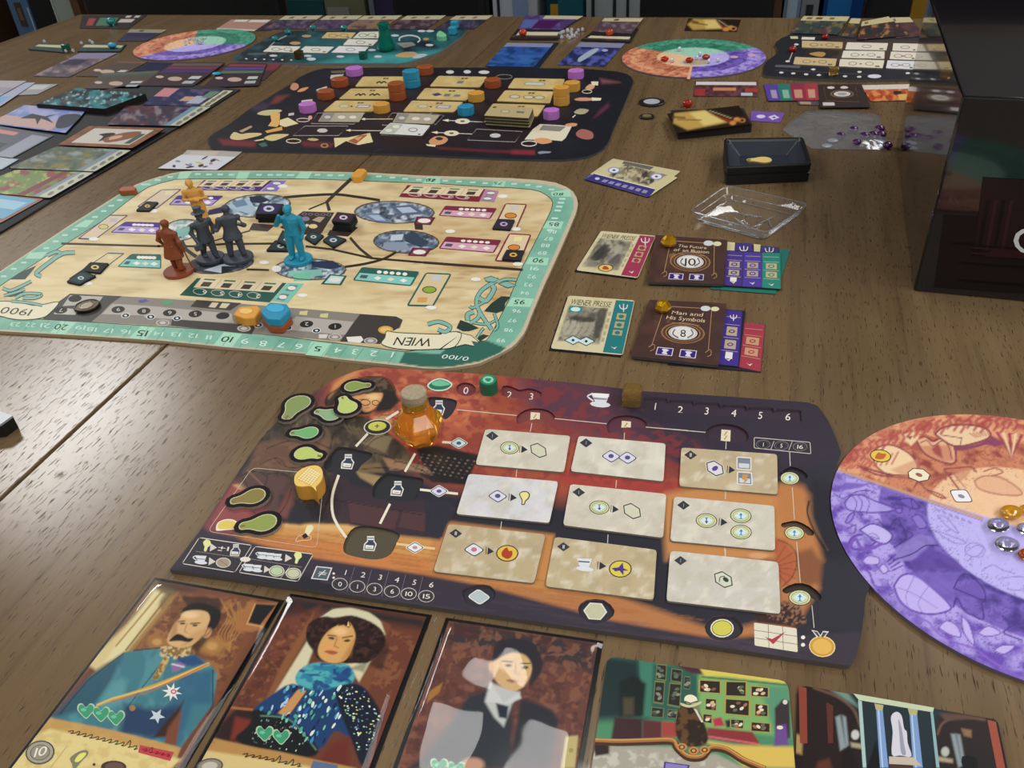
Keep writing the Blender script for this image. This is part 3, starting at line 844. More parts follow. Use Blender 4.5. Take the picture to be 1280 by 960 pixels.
for x,y in W6((190,520),(355,540)):w.v([(x-5,y-2),(x+5,y-3),(x+4,y+3),(x-6,y+2)],'#d4cc90',5)
# dark printed hub under the loose tiles
w.v(W5((185,410),(435,420),(330,590),(150,600),(0,540)),'#3a302c',2);w.v(W5((600,530),(625,540),(545,612),(375,600),(400,560)),'#3a302c',2)
for x,y in W5((195,432),(245,434),(295,436),(345,437),(390,438)):w.ve(x,y,3.2,1.8,'#8a7a80',4);w.ve(x,y,2,1.1,'#3a302c',5)
w.v(W5((255,480),(310,452),(360,458),(320,500)),'#b4a48c',4);w.ve(*W5((205,470))[0],5,3,'#8a7c98',4);w.v(ell(*W5((265,530))[0],5.5,2.8),'#e0d090',4);w.v(W5((190,525),(215,510),(235,520),(205,545)),'#d9d2c4',4)
w.v(W3((840,560),(990,572),(1050,520),(870,505)),'#4a403c',2)
# banner and vines
bn=smooth(W6((850,665),(905,672),(1000,680),(1280,690))+W8((120,685),(265,668),(300,700),(245,790),(120,810))+W6((1280,808),(1050,815),(900,800),(810,765),(840,715)),3,True)
w.v(bn,'#e9e2c4',5);w.vl(bn,1.0,'#2c4038',6,True)
w.v(W8((265,672),(380,700),(440,755),(380,745),(405,785),(330,770),(250,790)),'#e4dcbc',5);w.vl(W8((265,672),(380,700),(440,755),(380,745),(405,785),(330,770),(250,790)),.8,'#2c4038',6)
w.vt('WIEN',W6((1225,722))[0],W6((935,712))[0],W6((1195,790))[0],'#26332c',7)
bl=smooth(W2((0,425),(100,430),(200,445),(300,460),(470,430),(400,520),(330,560),(180,575),(60,560),(0,545))+[(-40,392),(-40,380)],3,True)
w.v(bl,'#e9e2c4',5);w.vl(bl,1.0,'#2c4038',6,True)
w.vt('1900',W2((265,492))[0],W2((30,470))[0],W2((225,545))[0],'#3c4a42',7)
vn,vd='#86b9ac','#2c4a42'
def vine(p,wd):w.vl(smooth(p,5),wd+1.4,vd,6);w.vl(smooth(p,5),wd,vn,7)
for p,wd in ((W8((600,250),(470,330),(420,420),(450,520),(540,650)),4),(W8((570,300),(520,400),(400,475),(365,465)),2.6),(W8((440,400),(500,420),(560,330),(540,300)),5),(W8((740,255),(650,250),(590,275)),3),
              (W8((370,600),(430,560),(450,500)),4),(W8((350,580),(350,530),(400,510)),5),(W8((400,600),(500,610),(570,580)),2.2),(W8((560,660),(590,620),(560,520)),2.4),(W8((30,610),(120,590),(210,630),(170,670),(110,650)),4),(W8((420,720),(460,660),(480,640)),2.5)):
    vine(p,wd)
for p in (W8((480,240),(540,225),(600,250),(560,275),(500,268)),W8((600,290),(660,265),(740,300),(670,318))):w.v(p,vn,7);w.vl(p,.8,vd,8,True)
for p in (W8((540,440),(620,385),(690,390),(650,440),(640,500),(580,520),(480,505)),W8((260,640),(290,575),(360,600),(440,640),(360,665),(310,665)),W8((420,720),(470,690),(520,700),(450,745))):w.v(p,'#2c3e38',6)
for p,wd in ((W2((600,35),(500,45),(400,110),(290,200),(330,225)),4),(W2((380,60),(450,30),(490,50),(430,80)),3.5),(W2((20,320),(80,340),(160,310),(250,265)),3),(W2((120,400),(200,365),(330,370),(280,400),(180,400)),3),(W2((30,380),(110,360),(200,330)),2.5),(W2((90,425),(240,440),(340,460)),2.5)):
    vine(p,wd)
w.v(W2((80,250),(150,200),(290,140),(250,190),(200,250)),'#37504a',5);w.v(W2((30,385),(70,345),(200,340),(160,370),(90,390)),'#37504a',5)
w.done('city map board with green score track, cream map and upside-down WIEN banner','game board')
# ================================================================= near player board
ZB=.003
nb=B1((40,838),(95,768),(170,670),(300,470),(400,320),(455,262),(480,232),(560,170),(640,115),(700,76),(780,44),(860,28))+[(600,467.5),(720,479)]+B3((100,150),(500,175),(880,203),(930,220),(980,290),(1020,380))+[(1051.5,566)]
ctr=np.array([.7928*H,.9081*H]);RD=.2974*H
# concave notch that follows the dial
na=[]
for p in ((1047,590),(1036.5,612),(1034.5,640),(1041,668),(1052,692),(1066,714),(1081,735)):
    q=U(p,ZB)[:2]-ctr;q=ctr+q/np.linalg.norm(q)*(RD+.0012);na.append(PX((q[0],q[1],TZ+ZB)))
nb=nb+na+[(1082,745)]+B6((215,700),(205,780),(190,842),(176,872),(166,882))+[(1056,831.5)]
def bay(c,rx,ry,a0,a1):return ell(c[0],c[1],rx,ry,5,14,a0,a1)
ink=[R5((470,548),(540,555),(610,570),(680,588),(672,620),(620,660),(590,700),(540,722),(470,715),(400,705),(375,665),(400,620),(440,570)),
       R5((770,715),(840,722),(930,735),(1003,750),(1000,790),(975,830),(950,885),(860,892),(770,885),(690,865),(690,800),(720,755)),
       B4((205,60),(290,60),(380,85),(372,120),(345,170),(290,190),(210,180),(160,160),(165,110)),
       R5((1030,240),(1110,235),(1215,255),(1205,310),(1180,350),(1140,375),(1100,330),(1060,300))]
ink=[smooth(p,3,True) for p in ink]
slots=[ell(*B2((231,135))[0],12.5,8.5,5,16),smooth(B2((400,120),(440,122),(478,138),(520,130),(565,142),(584,160),(560,178),(520,182),(470,176),(430,172),(395,160)),2,True)]
tea=B3((95,180),(205,182),(212,200),(220,190),(330,195),(338,212),(345,200),(455,205),(465,225),(475,212),(585,218),(592,238),(600,224),(715,228),(722,245),(735,232),(850,240),(855,298),(735,292),(600,280),(470,268),(340,258),(215,248),(90,238))
bays=[B2((470,300),(465,262),(500,232),(550,222),(610,232),(640,258),(640,275),(600,278),(555,272),(510,282)),B2((890,340),(880,300),(910,265),(970,255),(1030,265),(1065,290),(1060,312),(1010,312),(950,312),(915,325)),B3((410,402),(390,350),(420,318),(480,305),(550,318),(590,345),(598,375),(570,400),(500,392),(440,385))]
dia=[B4((632,315),(650,300),(690,290),(745,295),(768,330),(745,360),(690,380),(645,360)),B4((1095,385),(1130,352),(1200,352),(1243,395),(1220,430),(1160,447),(1115,425)),B5((455,540),(495,490),(590,490),(638,545),(610,590),(540,605),(480,590))]
rb=[R8((500,385),(560,345),(600,340),(660,365),(700,410),(640,420),(620,395),(560,375),(510,395)),R8((510,720),(560,705),(620,700),(700,740),(740,790),(690,795),(650,750),(580,735),(530,745)),B5((820,365),(880,335),(950,345),(1005,395),(990,420),(950,400),(900,365),(840,385))]
DEP=.0013
HL=[(p,DEP,c,'#4c4642') for p,c in zip(ink,('#2e2e34','#2e3034','#57503f','#3c343c'))]+[(p,DEP,'#7c3f44','#5a2e34') for p in slots]+[(tea,DEP,'#3a2f3c','#5a4c54')]\
   +[(smooth(p,2,True),DEP,c,'#4a2c30') for p,c in zip(bays,('#7e4242','#5c3844','#3c303c'))]+[(smooth(p,2,True),DEP,'#34323c','#6a5450') for p in dia]+[(smooth(p,2,True),DEP,c,'#3a2c28') for p,c in zip(rb,('#2e2a30','#5c4434','#3a302c'))]
b=Flat('player_board',nb,0,ZB,'#5a544e','#2c2c36',cell=1.5,holes=HL,mat='printed_board')
# ---- painting: wallpaper, desk, writer, dark frame
b.P([(380,440),(1060,440),(1060,560),(900,600),(560,600),(420,560)],'#3a3040',40)
b.P([(410,450),(640,455),(760,520),(860,600),(820,640),(560,610),(470,560),(400,520)],'#a4523e',26)
b.P(B1((760,30),(1000,40),(1280,90),(1280,330),(900,330),(700,200)),'#c0694c',30,.8)
b.P([(640,455),(820,480),(880,545),(760,560),(660,520)],'#5d3c4a',36)
b.P([(760,480),(1060,490),(1060,570),(900,565),(780,530)],'#352e3c',30)
b.P(B2((660,500),(1200,560),(1255,600),(1100,640),(700,580),(640,560)),'#a8443c',8)
b.N('#8a3838',9,6,.48,.6,.65,3,[(420,455),(640,458),(880,560),(860,610),(560,600),(480,540)],14,8)
b.N('#d98a60',11,7,.55,.68,.5,14,[(430,460),(600,460),(620,540),(500,530)],16,8)
# wooden furniture right and below the tiles
b.P(B3((200,640),(380,600),(760,600),(900,650),(900,760),(960,960),(200,960),(180,660)),'#c68a54',10)
b.P(R8((490,470),(560,440),(660,470),(720,560),(690,640),(760,780),(780,960),(540,960),(480,600)),'#bd7c48',12)
b.P(R8((700,560),(730,700),(800,960),(1000,960),(960,700),(900,480),(720,420)),'#23222c',14)
b.P([(640,720),(760,740),(900,790),(960,775),(980,700),(1015,700),(1025,735),(990,790),(900,800),(640,765),(520,725)],'#b77a4c',9)
b.P(B5((880,190),(960,170),(1010,240),(1000,330),(940,350),(900,330)),'#8a5638',8)
b.P(B5((770,120),(830,130),(880,200),(880,300),(830,350),(800,300)),'#b4623e',6)
for k in range(7):
    a=math.radians(-60+22*k);c=B5((770,260))[0]
    b.L([c,(c[0]+34*math.cos(a),c[1]+30*math.sin(a))],.8,'#7c4028',1.2)
b.P(B5((690,480),(830,420),(900,440),(930,520),(890,545),(700,520)),'#3a2826',4)
b.N('#9a7058',2.6,2.2,.5,.58,.9,17,B5((740,470),(830,415),(920,440),(935,520),(880,535),(760,500)),3)
b.L(smooth(B5((800,130),(860,160),(890,220),(870,300),(820,350)),4),1.1,'#5c3020',1.2);b.E(*B5((708,205))[0],12,4,'#d8a070',.5)
b.L(smooth(R8((700,570),(690,650),(740,780),(800,880)),5),2.2,'#15141a',1.5);b.L(smooth(R8((720,580),(715,650),(770,790),(830,900)),5),.8,'#6c5a4c',1.0)
# desk top
b.P(B1((470,650),(760,660),(1120,710),(1280,760),(1280,880),(1100,850),(600,790),(290,700),(330,650)),'#d09656',4)
b.P(B1((380,700),(640,720),(1100,800),(1280,840),(1280,900),(600,800),(300,720)),'#c8824a',5)
b.P(B1((520,640),(1120,690),(1120,715),(760,690),(470,665)),'#e0b674',5,.8)
b.P(B4((520,60),(590,40),(1000,90),(1010,330),(700,290),(500,245)),'#c48850',6)
b.N('#a86a38',40,2.4,.5,.62,.5,23,[(290,660),(560,690),(900,780),(900,810),(560,730),(270,690)],3,0,8)
# dark front edge
b.P(B1((30,830),(170,660),(250,690),(330,720),(600,790),(1000,850),(1280,900))+[(760,775),(900,800),(1075,790),(1085,840),(1050,840),(213,715)],'#3a3440',5)
b.P([(213,712),(290,700),(420,727),(420,745),(213,718)],'#26252e',8)
b.N('#554a58',50,4,.5,.7,.35,29,[(400,715),(1000,800),(1050,830),(400,740)],3,0,8)
# purple-red upholstery at the left
b.P(B1((170,660),(300,480),(420,500),(520,560),(560,650),(470,650),(290,700),(200,690)),'#7c4348',6)
b.P(B1((210,640),(290,500),(350,500),(360,640),(300,690)),'#99504c',8)
b.P(B1((180,670),(300,590),(360,650),(280,700)),'#8a4a50',8,.7)
b.P(B1((290,500),(330,490),(370,510),(320,520)),'#c79a6a',2)
# writer: coat, sleeves, chair
coat=B1((400,330),(470,250),(600,190),(700,210),(830,230),(960,330),(1080,440),(1060,470),(930,440),(850,420),(720,420),(680,480),(700,560),(760,650),(500,650),(560,560),(520,480),(330,450))
b.P(coat,'#463c34',4);b.N('#6a5c48',10,14,.46,.64,.7,31,coat,4,10);b.N('#2b2722',8,16,.5,.66,.7,37,coat,4,10,25)
b.P(B1((390,340),(480,320),(600,310),(690,330),(640,420),(500,440),(360,430)),'#7c5c48',10);b.N('#5a4034',14,8,.45,.65,.6,39,B1((390,340),(690,330),(640,420),(360,430)),6,8)
b.P(B1((340,440),(520,470),(560,560),(500,640),(430,600),(300,480)),'#5a4340',8);b.P(B1((480,540),(560,560),(620,640),(560,660),(470,640)),'#2e2c34',5)
b.P(B1((640,470),(740,470),(800,560),(770,650),(640,650),(600,600)),'#3f3236',8)
b.L(smooth(B1((330,470),(350,520),(300,560)),4),1,'#2a2020');b.L(B1((350,440),(430,520)),1.5,'#8c6a58')
b.L(smooth(B1((560,440),(600,520),(560,600),(600,640)),5),2.5,'#33282a',2);b.L(smooth(B1((650,430),(680,520),(640,640)),5),2,'#2a2226',2)
b.P(R4((690,420),(740,300),(790,230),(800,330),(760,420)),'#7a4a44',6);b.P(R4((790,370),(940,330),(1010,440),(780,450)),'#2a2a32',8)
# typewriter desk drawers
b.P(B1((700,480),(860,520),(1060,560),(1180,590),(1120,720),(920,700),(760,660)),'#3c3038',5)
for q in (B1((750,560),(960,600),(940,680),(760,650)),B1((970,600),(1080,610),(1060,690),(950,670))):b.P(q,'#54393c',3);b.vl(q,.5,'#2c2428',1,True)
b.P(B1((1060,560),(1180,560),(1130,710),(1060,700)),'#30303c',3)
# keys
kb=B1((1000,360),(1100,340),(1280,380),(1220,500),(1090,490),(1000,430));b.P(kb,'#2a262a',3)
for i in range(9):
    for j in range(6):
        p=bil([B1((1040,370))[0],B1((1275,400))[0],B1((1215,480))[0],B1((1010,440))[0]],(i+.5)/9,(j+.5)/6)
        b.v(ell(p[0],p[1],2.0,1.4,0,6),'#6c6254' if (i+j)%3 else '#463f3c',1)
b.P(B1((990,350),(1020,340),(1060,440),(1020,460)),'#7c3a34',3)
# sleeves, hands, papers
b.P(B1((800,330),(880,290),(930,310),(900,370),(850,350)),'#8a7a5c',2.5);b.P(B1((780,440),(900,470),(870,510),(800,470)),'#a48a60',3)
b.P(B1((890,390),(960,400),(1070,430),(1090,460),(1000,440),(920,440)),'#9a785c',2.5);b.P(B1((850,230),(910,210),(930,250),(880,270)),'#c89468',2.5);b.P(B1((780,420),(880,410),(900,450),(800,450)),'#7c6648',3)
b.N('#3c342c',6,3,.5,.6,.8,41,B1((690,240),(840,220),(830,330),(720,330)),3,0,-30)
# head: hair, face, glasses, collar
b.P(smooth(R5((380,260),(420,200),(470,180),(560,130),(640,110),(740,110),(800,140),(830,200),(800,240),(700,210),(560,230),(480,250),(430,290),(390,290)),3,True),'#3c3028',2.5)
b.N('#6a5a48',5,3,.5,.62,.8,43,R5((430,220),(560,130),(740,110),(820,180),(760,210),(560,210)),3,8)
b.P(R5((740,180),(830,200),(860,260),(800,320),(700,330)),'#2b2726',4)
b.P(smooth(R5((540,240),(620,215),(740,205),(745,240),(720,280),(690,310),(640,332),(590,310),(570,270)),3,True),'#d9a06a',2)
b.E(*R5((690,235))[0],8,4,'#efc48c',.8);b.vl(ell(*R5((640,268))[0],6,3.6,5,12),.8,'#4a3426',1,True);b.vl(ell(*R5((705,270))[0],4.5,3.2,5,12),.8,'#4a3426',1,True)
b.L(R5((605,250),(665,245)),.9,'#5c3c28');b.L(R5((660,275),(650,300),(665,305)),.9,'#a86c48');b.P(R5((585,300),(640,330),(700,320),(660,345),(600,345)),'#40342c',2)
b.P(R5((410,240),(440,150),(520,90),(620,60),(540,120),(470,170)),'#d69a60',5,.8)
for k in range(4):b.L(R5((280+22*k,300-18*k),(330+22*k,180-4*k)),1.6,'#6e3a3a',1.5)
# ink line-work of the painting
ik='#211a1a'
for p,wd in ((R5((390,290),(400,230),(470,180),(560,128),(650,106),(750,108),(810,145),(835,205)),1.3),(R5((480,250),(560,225),(700,205),(745,205)),1.0),(R5((560,250),(575,300),(640,335),(700,315)),1.1),(R5((470,340),(520,400),(440,470),(420,560)),1.2),(R5((330,420),(420,400),(520,440),(600,420)),1.0),(R5((20,560),(120,520),(260,500),(420,560)),1.3),(R5((60,620),(160,680),(320,660)),1.0),(R5((500,430),(580,450),(650,440),(700,470),(640,520)),1.1),
              (R5((690,590),(760,600),(840,640),(900,650)),1.1),(R5((620,690),(760,680),(900,700)),1.0),(R5((640,560),(700,500),(790,470)),1.0),(R5((820,650),(860,640),(960,680),(1050,720)),1.2),(R5((720,360),(760,345),(830,370),(860,400)),1.1),(R4((480,170),(560,140),(640,170),(620,240)),1.1),(R4((640,160),(720,150),(800,190)),1.1),(R4((700,420),(760,330),(790,240)),1.1),(R4((560,380),(620,440),(720,420)),1.2),(R4((600,100),(700,60),(760,110)),1.0),(B1((700,560),(820,580),(1050,620)),1.0),(B1((560,470),(640,520),(700,480)),1.0)):
    b.L(smooth(p,5),wd,ik,1.0,.85)
for k in range(9):b.L(smooth(R5((130+34*k,480-6*k),(170+32*k,440-10*k),(180+34*k,390-8*k)),3),1.0,'#8a7a60' if k%2 else '#2a2420',1.0,.6)
for k in range(8):b.L(smooth(R5((490+34*k,190-8*abs(k-4)),(520+34*k,165-6*k),(560+30*k,140)),3),.9,'#7c6a54',1.0,.6)
for k in range(4):b.L(R5((505+30*k,405+8*k),(545+30*k,460+6*k)),2.2,'#6a5c42',1.2,.8)
for k in range(3):b.L(B1((620+26*k,690+6*k),(1100+20*k,745+22*k)),.8,'#a06a38',1.0,.6)
# ---- crisp print
wl,wp='#e9e2d6','#cfc6bc'
for p in (R5((850,325),(770,375)),R5((655,465),(580,545)),R5((955,590),(890,705))):b.vl(p,3.0,'#efe6d2',1)
b.vl(smooth(B1((715,460),(690,540),(690,610),(710,660),(745,710)),4),3.4,'#efe6d2',1);b.vl(B1((920,575),(880,655)),3.2,'#efe6d2',1)
b.vl(R5((985,818),(1225,845)),3.0,'#efe6d2',1);b.vl(R5((1125,518),(1263,528)),3,'#efe6d2',1);b.vl(B1((945,735),(1100,755)),3,'#e8c890',1)
b.ve(*R5((717,423))[0],17.5,9.8,'#d6d2b8',2,-4);b.ve(*R5((717,423))[0],16,8.7,'#33322e',3,-4);b.ve(*R5((715,418))[0],11.5,5.8,'#d2cf62',4,-4);b.vl(R5((700,418),(728,416)),.9,'#26241c',5);b.vl(R5((716,405),(712,430)),.9,'#26241c',5)
def inkpot(x,y,s=1.0,dz=0):
    z=5 if not dz else -DEP/LG+1.5
    b.v([(x-8*s,y+9*s),(x-7*s,y+1*s),(x-3*s,y-3*s),(x-3*s,y-9*s),(x+6*s,y-9*s),(x+6*s,y-3*s),(x+9*s,y+1*s),(x+6*s,y+10*s)],'#e6e2da',z)
    b.v([(x-6.4*s,y+7.6*s),(x-5.5*s,y+1.4*s),(x-1.8*s,y-2*s),(x-1.8*s,y-4*s),(x+5*s,y-4*s),(x+5*s,y-2*s),(x+7.4*s,y+1.4*s),(x+5*s,y+8.6*s)],'#39465c',z+1)
    b.vl([(x-2.6*s,y-6.6*s),(x+5.6*s,y-6.4*s)],1.4*s,'#8a94a4',z+2);b.vl([(x-3*s,y+5*s),(x+3*s,y+5.4*s)],.7*s,'#8a8478',z+3);b.v([(x-5.4*s,y+6.6*s),(x-5*s,y+2*s),(x+5.4*s,y+3*s),(x+4.2*s,y+7.4*s)],'#efebe0',z+2)
for p in (R5((525,640))+R5((838,810))+B4((262,125))+R5((1098,300))):inkpot(p[0],p[1],1.0,1)
b.v(smooth(R5((1030,165),(1060,130),(1110,115),(1165,130),(1190,158),(1150,190),(1080,195)),3,True),'#cfe6d8',1);b.v(smooth(R5((1040,165),(1065,138),(1110,122),(1160,138),(1180,158),(1145,183),(1080,187)),3,True),'#2f7a5c',2);b.v(smooth(R5((1060,145),(1110,126),(1158,142),(1172,156),(1120,165),(1075,162)),3,True),'#76c49e',3)
def diamond(x,y,fill='#e8e8ee',s=1.0,dot='#5c5a86',lay=2):
    o=rnd([(x-11*s,y),(x,y-6.8*s),(x+11*s,y),(x,y+6.8*s)],.2,3);i_=[(x+(a-x)*.88,y+(c-y)*.86) for a,c in o]
    oo=[(x+(a-x)*1.12,y+(c-y)*1.14) for a,c in o]
    b.v(oo,'#f1efe6',lay);b.v(o,'#2c2c38',lay+1);b.v(i_,fill,lay+2);b.v(ell(x,y,3*s,2*s),dot,lay+3)
diamond(*R5((1230,525))[0],'#d4ecec',1.0,'#3c6a86');diamond(*R5((1105,828))[0],'#dcdcf0',1.05);diamond(*B1((1020,750))[0],'#ecebec',1.05,'#b49aa8')
# thin line frame with rounded corners, icon panel
b.vl(rnd(R4((555,118),(985,160),(940,600),(285,500)),.08,4),.55,'#d9cbb8',2,True)
b.v(smooth(R4((335,490),(345,450),(390,428),(440,430),(472,455),(460,485),(400,492),(350,497)),3,True),'#f2ead0',2);b.v(smooth(R4((350,482),(352,452),(392,434),(436,437),(462,458),(450,480),(400,486)),3,True),'#e2cc66',3)
b.v(smooth(R4((870,540),(870,500),(885,465),(915,465),(920,485),(895,520)),2,True),'#e9e2b8',2);b.v(R4((850,525),(875,510),(890,530),(865,545)),'#2a201c',3);b.vl(smooth(R4((815,560),(830,530),(870,520),(905,530),(900,550),(850,555)),3,True),.6,'#efe2c8',2,True)
for q in (R4((235,535),(555,582),(450,748),(130,695)),R4((570,588),(922,635),(828,803),(470,748))):
    b.v(rnd(q,.08,2),'#e5ded2',2);b.v(sub(q,.012,.025,.988,.975),'#37343c',3)
b.vl(R4((215,620),(490,660)),.5,'#a09890',4);b.vl(R4((520,662),(850,715)),.5,'#a09890',4);b.vl(R4((780,710),(720,785)),.5,'#d0c8bc',4)
b.ve(*R4((512,668))[0],6.6,3.2,'#e9e2d6',5)
def cup(x,y,s,col='#dfe2e6'):
    b.v([(x-8*s,y-5*s),(x+8*s,y-4*s),(x+5*s,y+4*s),(x-4*s,y+4*s)],col,5);b.v(ell(x,y+5*s,9*s,2.6*s,5,10),col,4);b.vl(smooth([(x-7*s,y-4*s),(x-11*s,y-2*s),(x-6*s,y+2*s)],3),1.3*s,col,4);b.v([(x-6*s,y-1*s),(x+6*s,y),(x+5.5*s,y+1.2*s),(x-5.5*s,y+.6*s)],'#8c93a0',6)
def bulb(x,y,s,col='#e4e6a0'):
    b.v(smooth([(x-5*s,y-3*s),(x-1*s,y-7*s),(x+4*s,y-5*s),(x+4.5*s,y),(x+1*s,y+3*s),(x-1*s,y+8*s),(x-4*s,y+7*s),(x-3*s,y+2*s)],2,True),col,5)
def arrow(x,y,s=1.0,col='#d8d2c8',lay=5):b.v([(x-3*s,y-5*s),(x+5*s,y+.4*s),(x-4*s,y+5*s)],col,lay)
bulb(*R4((282,582))[0],1.0);arrow(*R4((318,596))[0]);b.vt('+1',*R4((345,608),(410,618),(352,583)),'#e9e2d6',5);b.vl(R4((346,613),(372,617)),.9,'#e9e2d6',6);inkpot(*R4((450,612))[0],.8)
cup(*R4((245,665))[0],.9);arrow(*R4((310,680))[0]);b.ve(*R4((380,688))[0],9.5,6.4,'#cfc8b4',5);b.ve(*R4((380,688))[0],8,5.2,'#a39a86',6);b.vl(R4((355,670),(408,708)),.8,'#b45c48',7)
for k in range(3):cup(*R4((612+46*k,640+5*k))[0],.72)
arrow(*R4((768,660))[0]);bulb(*R4((828,655))[0],1.0)
for k in range(2):cup(*R4((530+52*k,712+6*k))[0],.75)
arrow(*R4((640,728))[0],.9)
for p,cc in ((R4((700,738))[0],'#bcd0a8'),(R4((800,752))[0],'#c8cca8')):b.ve(*p,9.8,7,'#e2ddc8',5);b.ve(*p,8.6,6,'#6f7c62',6);b.ve(*p,7.6,5.2,cc,7)
q=R4((938,708),(1035,718),(1005,795),(905,785));b.v(q,'#dcd8d4',4);b.v(sub(q,.08,.08,.92,.92),'#53606c',5);b.vt('=',bil(q,.28,.68),bil(q,.75,.72),bil(q,.34,.28),'#e9e6e0',6);b.vl([bil(q,.38,.75),bil(q,.64,.25)],1.0,'#e9e6e0',6)
for y in (753,778):b.ve(*R4((1042,y))[0],1.6,1.4,'#e9e2d6',5)
nums=B4((165,243),(235,252),(303,262),(370,272),(440,282),(508,292))
for t,(x,y) in zip('123456',nums):b.vt(t,(x-3,y+2.6),(x+2.4,y+3.2),(x-1,y-4),'#efe8dc',5)
cs=B4((143,288),(213,298),(282,308),(352,317),(419,327),(489,337))
for t,(x,y) in zip(('0','1','3','6','10','15'),cs):
    b.ve(x,y,10,7.6,'#d9d2c8',4);b.ve(x,y,9.2,6.9,'#2f2c34',5);b.ve(x,y,8,5.9,'#5c565c',6);b.ve(x,y,7.5,5.4,'#37343c',7)
    wd=2.2*len(t);b.vt(t,(x-wd,y+2.6),(x+wd,y+3.2),(x-wd+.8,y-3.2),'#f0eade',8)
for k in range(5):p=B4((203+68*k,220+10*k),(172+70*k,318+9*k));b.vl(p,.45,'#8c8288',4)
# top tracks
def rec(t,p,s=1.0,col='#efe8dc'):
    x,y=p;z=-DEP/LG+2;b.vt(t,(x-3*s,y+4*s),(x+3*s,y+4.6*s),(x-1.6*s,y-4.6*s),col,z)
for t,p in zip('023',B2((228,140),(428,160),(530,168))):rec(t,p)
for t,p in zip('123456',B3((148,222),(268,238),(395,244),(525,254),(652,265),(785,272))):rec(t,p,1.05)
cup(*B2((850,178))[0],1.45,'#dfe0e6');b.ve(*B2((853,164))[0],10.5,2.6,'#f3f3f4',7,4)
for p in (B2((548,268))[0],B2((968,308))[0],B3((487,362))[0]):
    x,y=p;z=-DEP/LG+2;q=[(x-5,y-7.5),(x+6.5,y-6.5),(x+6,y+7.5),(x-6,y+6.8)];b.v(q,'#e6dcc4',z);b.vl([(x+2,y-5),(x-1.5,y),(x+2,y+.4),(x-1.5,y+5)],1.6,'#c89a3c',z+1)
for p in (B2((188,229),(465,256)),B2((640,270),(880,294)),B2((1065,310),(1255,325)),B2((535,292),(527,330)),B2((962,335),(960,368)),B3((490,392),(489,428)),B3((105,322),(392,347)),B2((465,505),(462,540)),B2((925,555),(922,590)),B3((488,630),(487,668)),B2((395,745),(390,782)),B2((886,805),(884,845)),B5((548,168),(552,208)),B3((487,905),(487,960)),B3((795,442),(798,508)),B3((808,610),(818,765)),B5((888,140),(905,332)),B5((960,440),(970,545))):b.vl(p,.9,'#d8cdbc' if p[0][1]<760 else '#6c625c',1)
q=B3((625,372),(893,395),(897,450),(625,422));b.vl(rnd(q,.1,2),.8,'#d9d2c8',2,True)
for t,x in (('1',668),('5',755),('16',845)):
    p=B3((x,405+(x-668)*.062))[0];b.ve(*p,9,5.6,'#8f8890',2);b.ve(*p,8.3,5,'#2c2a34',3);b.ve(*p,6.6,3.9,'#5a5660',4);b.ve(*p,6,3.4,'#2c2a34',5);wd=1.8*len(t);b.vt(t,(p[0]-wd,p[1]+2.4),(p[0]+wd,p[1]+2.8),(p[0]-wd+.5,p[1]-2.6),'#f0eade',6)
for x in (712,800):b.vl(B3((x-9,432),(x+8,390)),.7,'#d9d2c8',3)
def coin(fl,x,y,rx,ry,lay=2):
    fl.ve(x,y,rx,ry,'#33342c',lay,4);fl.ve(x,y,rx*.92,ry*.9,'#dde0a8',lay+1,4);fl.ve(x,y,rx*.78,ry*.76,'#5e6a58',lay+2,4);fl.ve(x,y,rx*.74,ry*.7,'#d0d4a4',lay+3,4)
    fl.v([(x-rx*.62,y),(x,y-ry*.62),(x+rx*.62,y),(x,y+ry*.62)],'#d3ecf0',lay+4)
def upmark(fl,x,y,s,lay=7,col='#4c88a8',down=False):
    k=-1 if down else 1
    fl.vl([(x,y+3.4*s*k),(x,y-1*s*k)],1.2*s,col,lay);fl.v([(x-2.2*s,y-.6*s*k),(x,y-3.8*s*k),(x+2.2*s,y-.6*s*k)],col,lay);fl.vl([(x-2*s,y+3.4*s*k),(x+2*s,y+3.6*s*k)],.8*s,col,lay)
for p,r in ((R8((572,415))[0],1.0),(R8((603,780))[0],1.04),(B5((903,403))[0],1.18)):
    coin(b,p[0],p[1],12.3*r,8.4*r);upmark(b,p[0],p[1],1.0*r)
x,y=B4((700,338))[0];z0_=-DEP/LG+1.5
b.v(rnd([(x-15,y),(x-1,y-10),(x+15,y+1),(x+1,y+11)],.25,3),'#e6e2da',z0_);b.v(rnd([(x-13,y),(x-1,y-8.4),(x+13,y+.8),(x+1,y+9.2)],.25,3),'#b9c6cc',z0_+1)
x,y=B4((1165,397))[0];b.v(ell(x,y,15,12,4,6),'#e6e2da',z0_);b.v(ell(x,y,13,10.4,4,6),'#c6c6a4',z0_+1)
x,y=B5((537,547))[0];b.ve(x,y,14.6,11.6,'#f0ecd0',z0_);b.ve(x,y,13,10,'#3a3820',z0_+1);b.ve(x,y,12.2,9.2,'#d4cc58',z0_+2)
q=B5((687,520),(888,548),(893,660),(690,628));b.v(rnd(q,.06,2),'#e3dcc6',2)
for u in (1/3,2/3):b.vl([bil(q,u,0),bil(q,u,1)],.6,'#6c6458',3);b.vl([bil(q,0,u),bil(q,1,u)],.6,'#6c6458',3)
b.v(B5((740,588),(772,598),(836,562),(778,622)),'#b03c4c',4)
for y_ in (590,625):b.ve(*B5((918,y_))[0],2.6,2.4,'#efe8dc',3)
b.v(B5((957,555),(985,560),(1000,580),(1012,560),(1040,562),(1015,595),(985,592)),'#e3e0da',3);b.v(B5((965,560),(985,564),(998,585),(990,588)),'#4c4c58',4);b.v(B5((1012,565),(1032,568),(1012,590),(1002,588)),'#4c4c58',4)
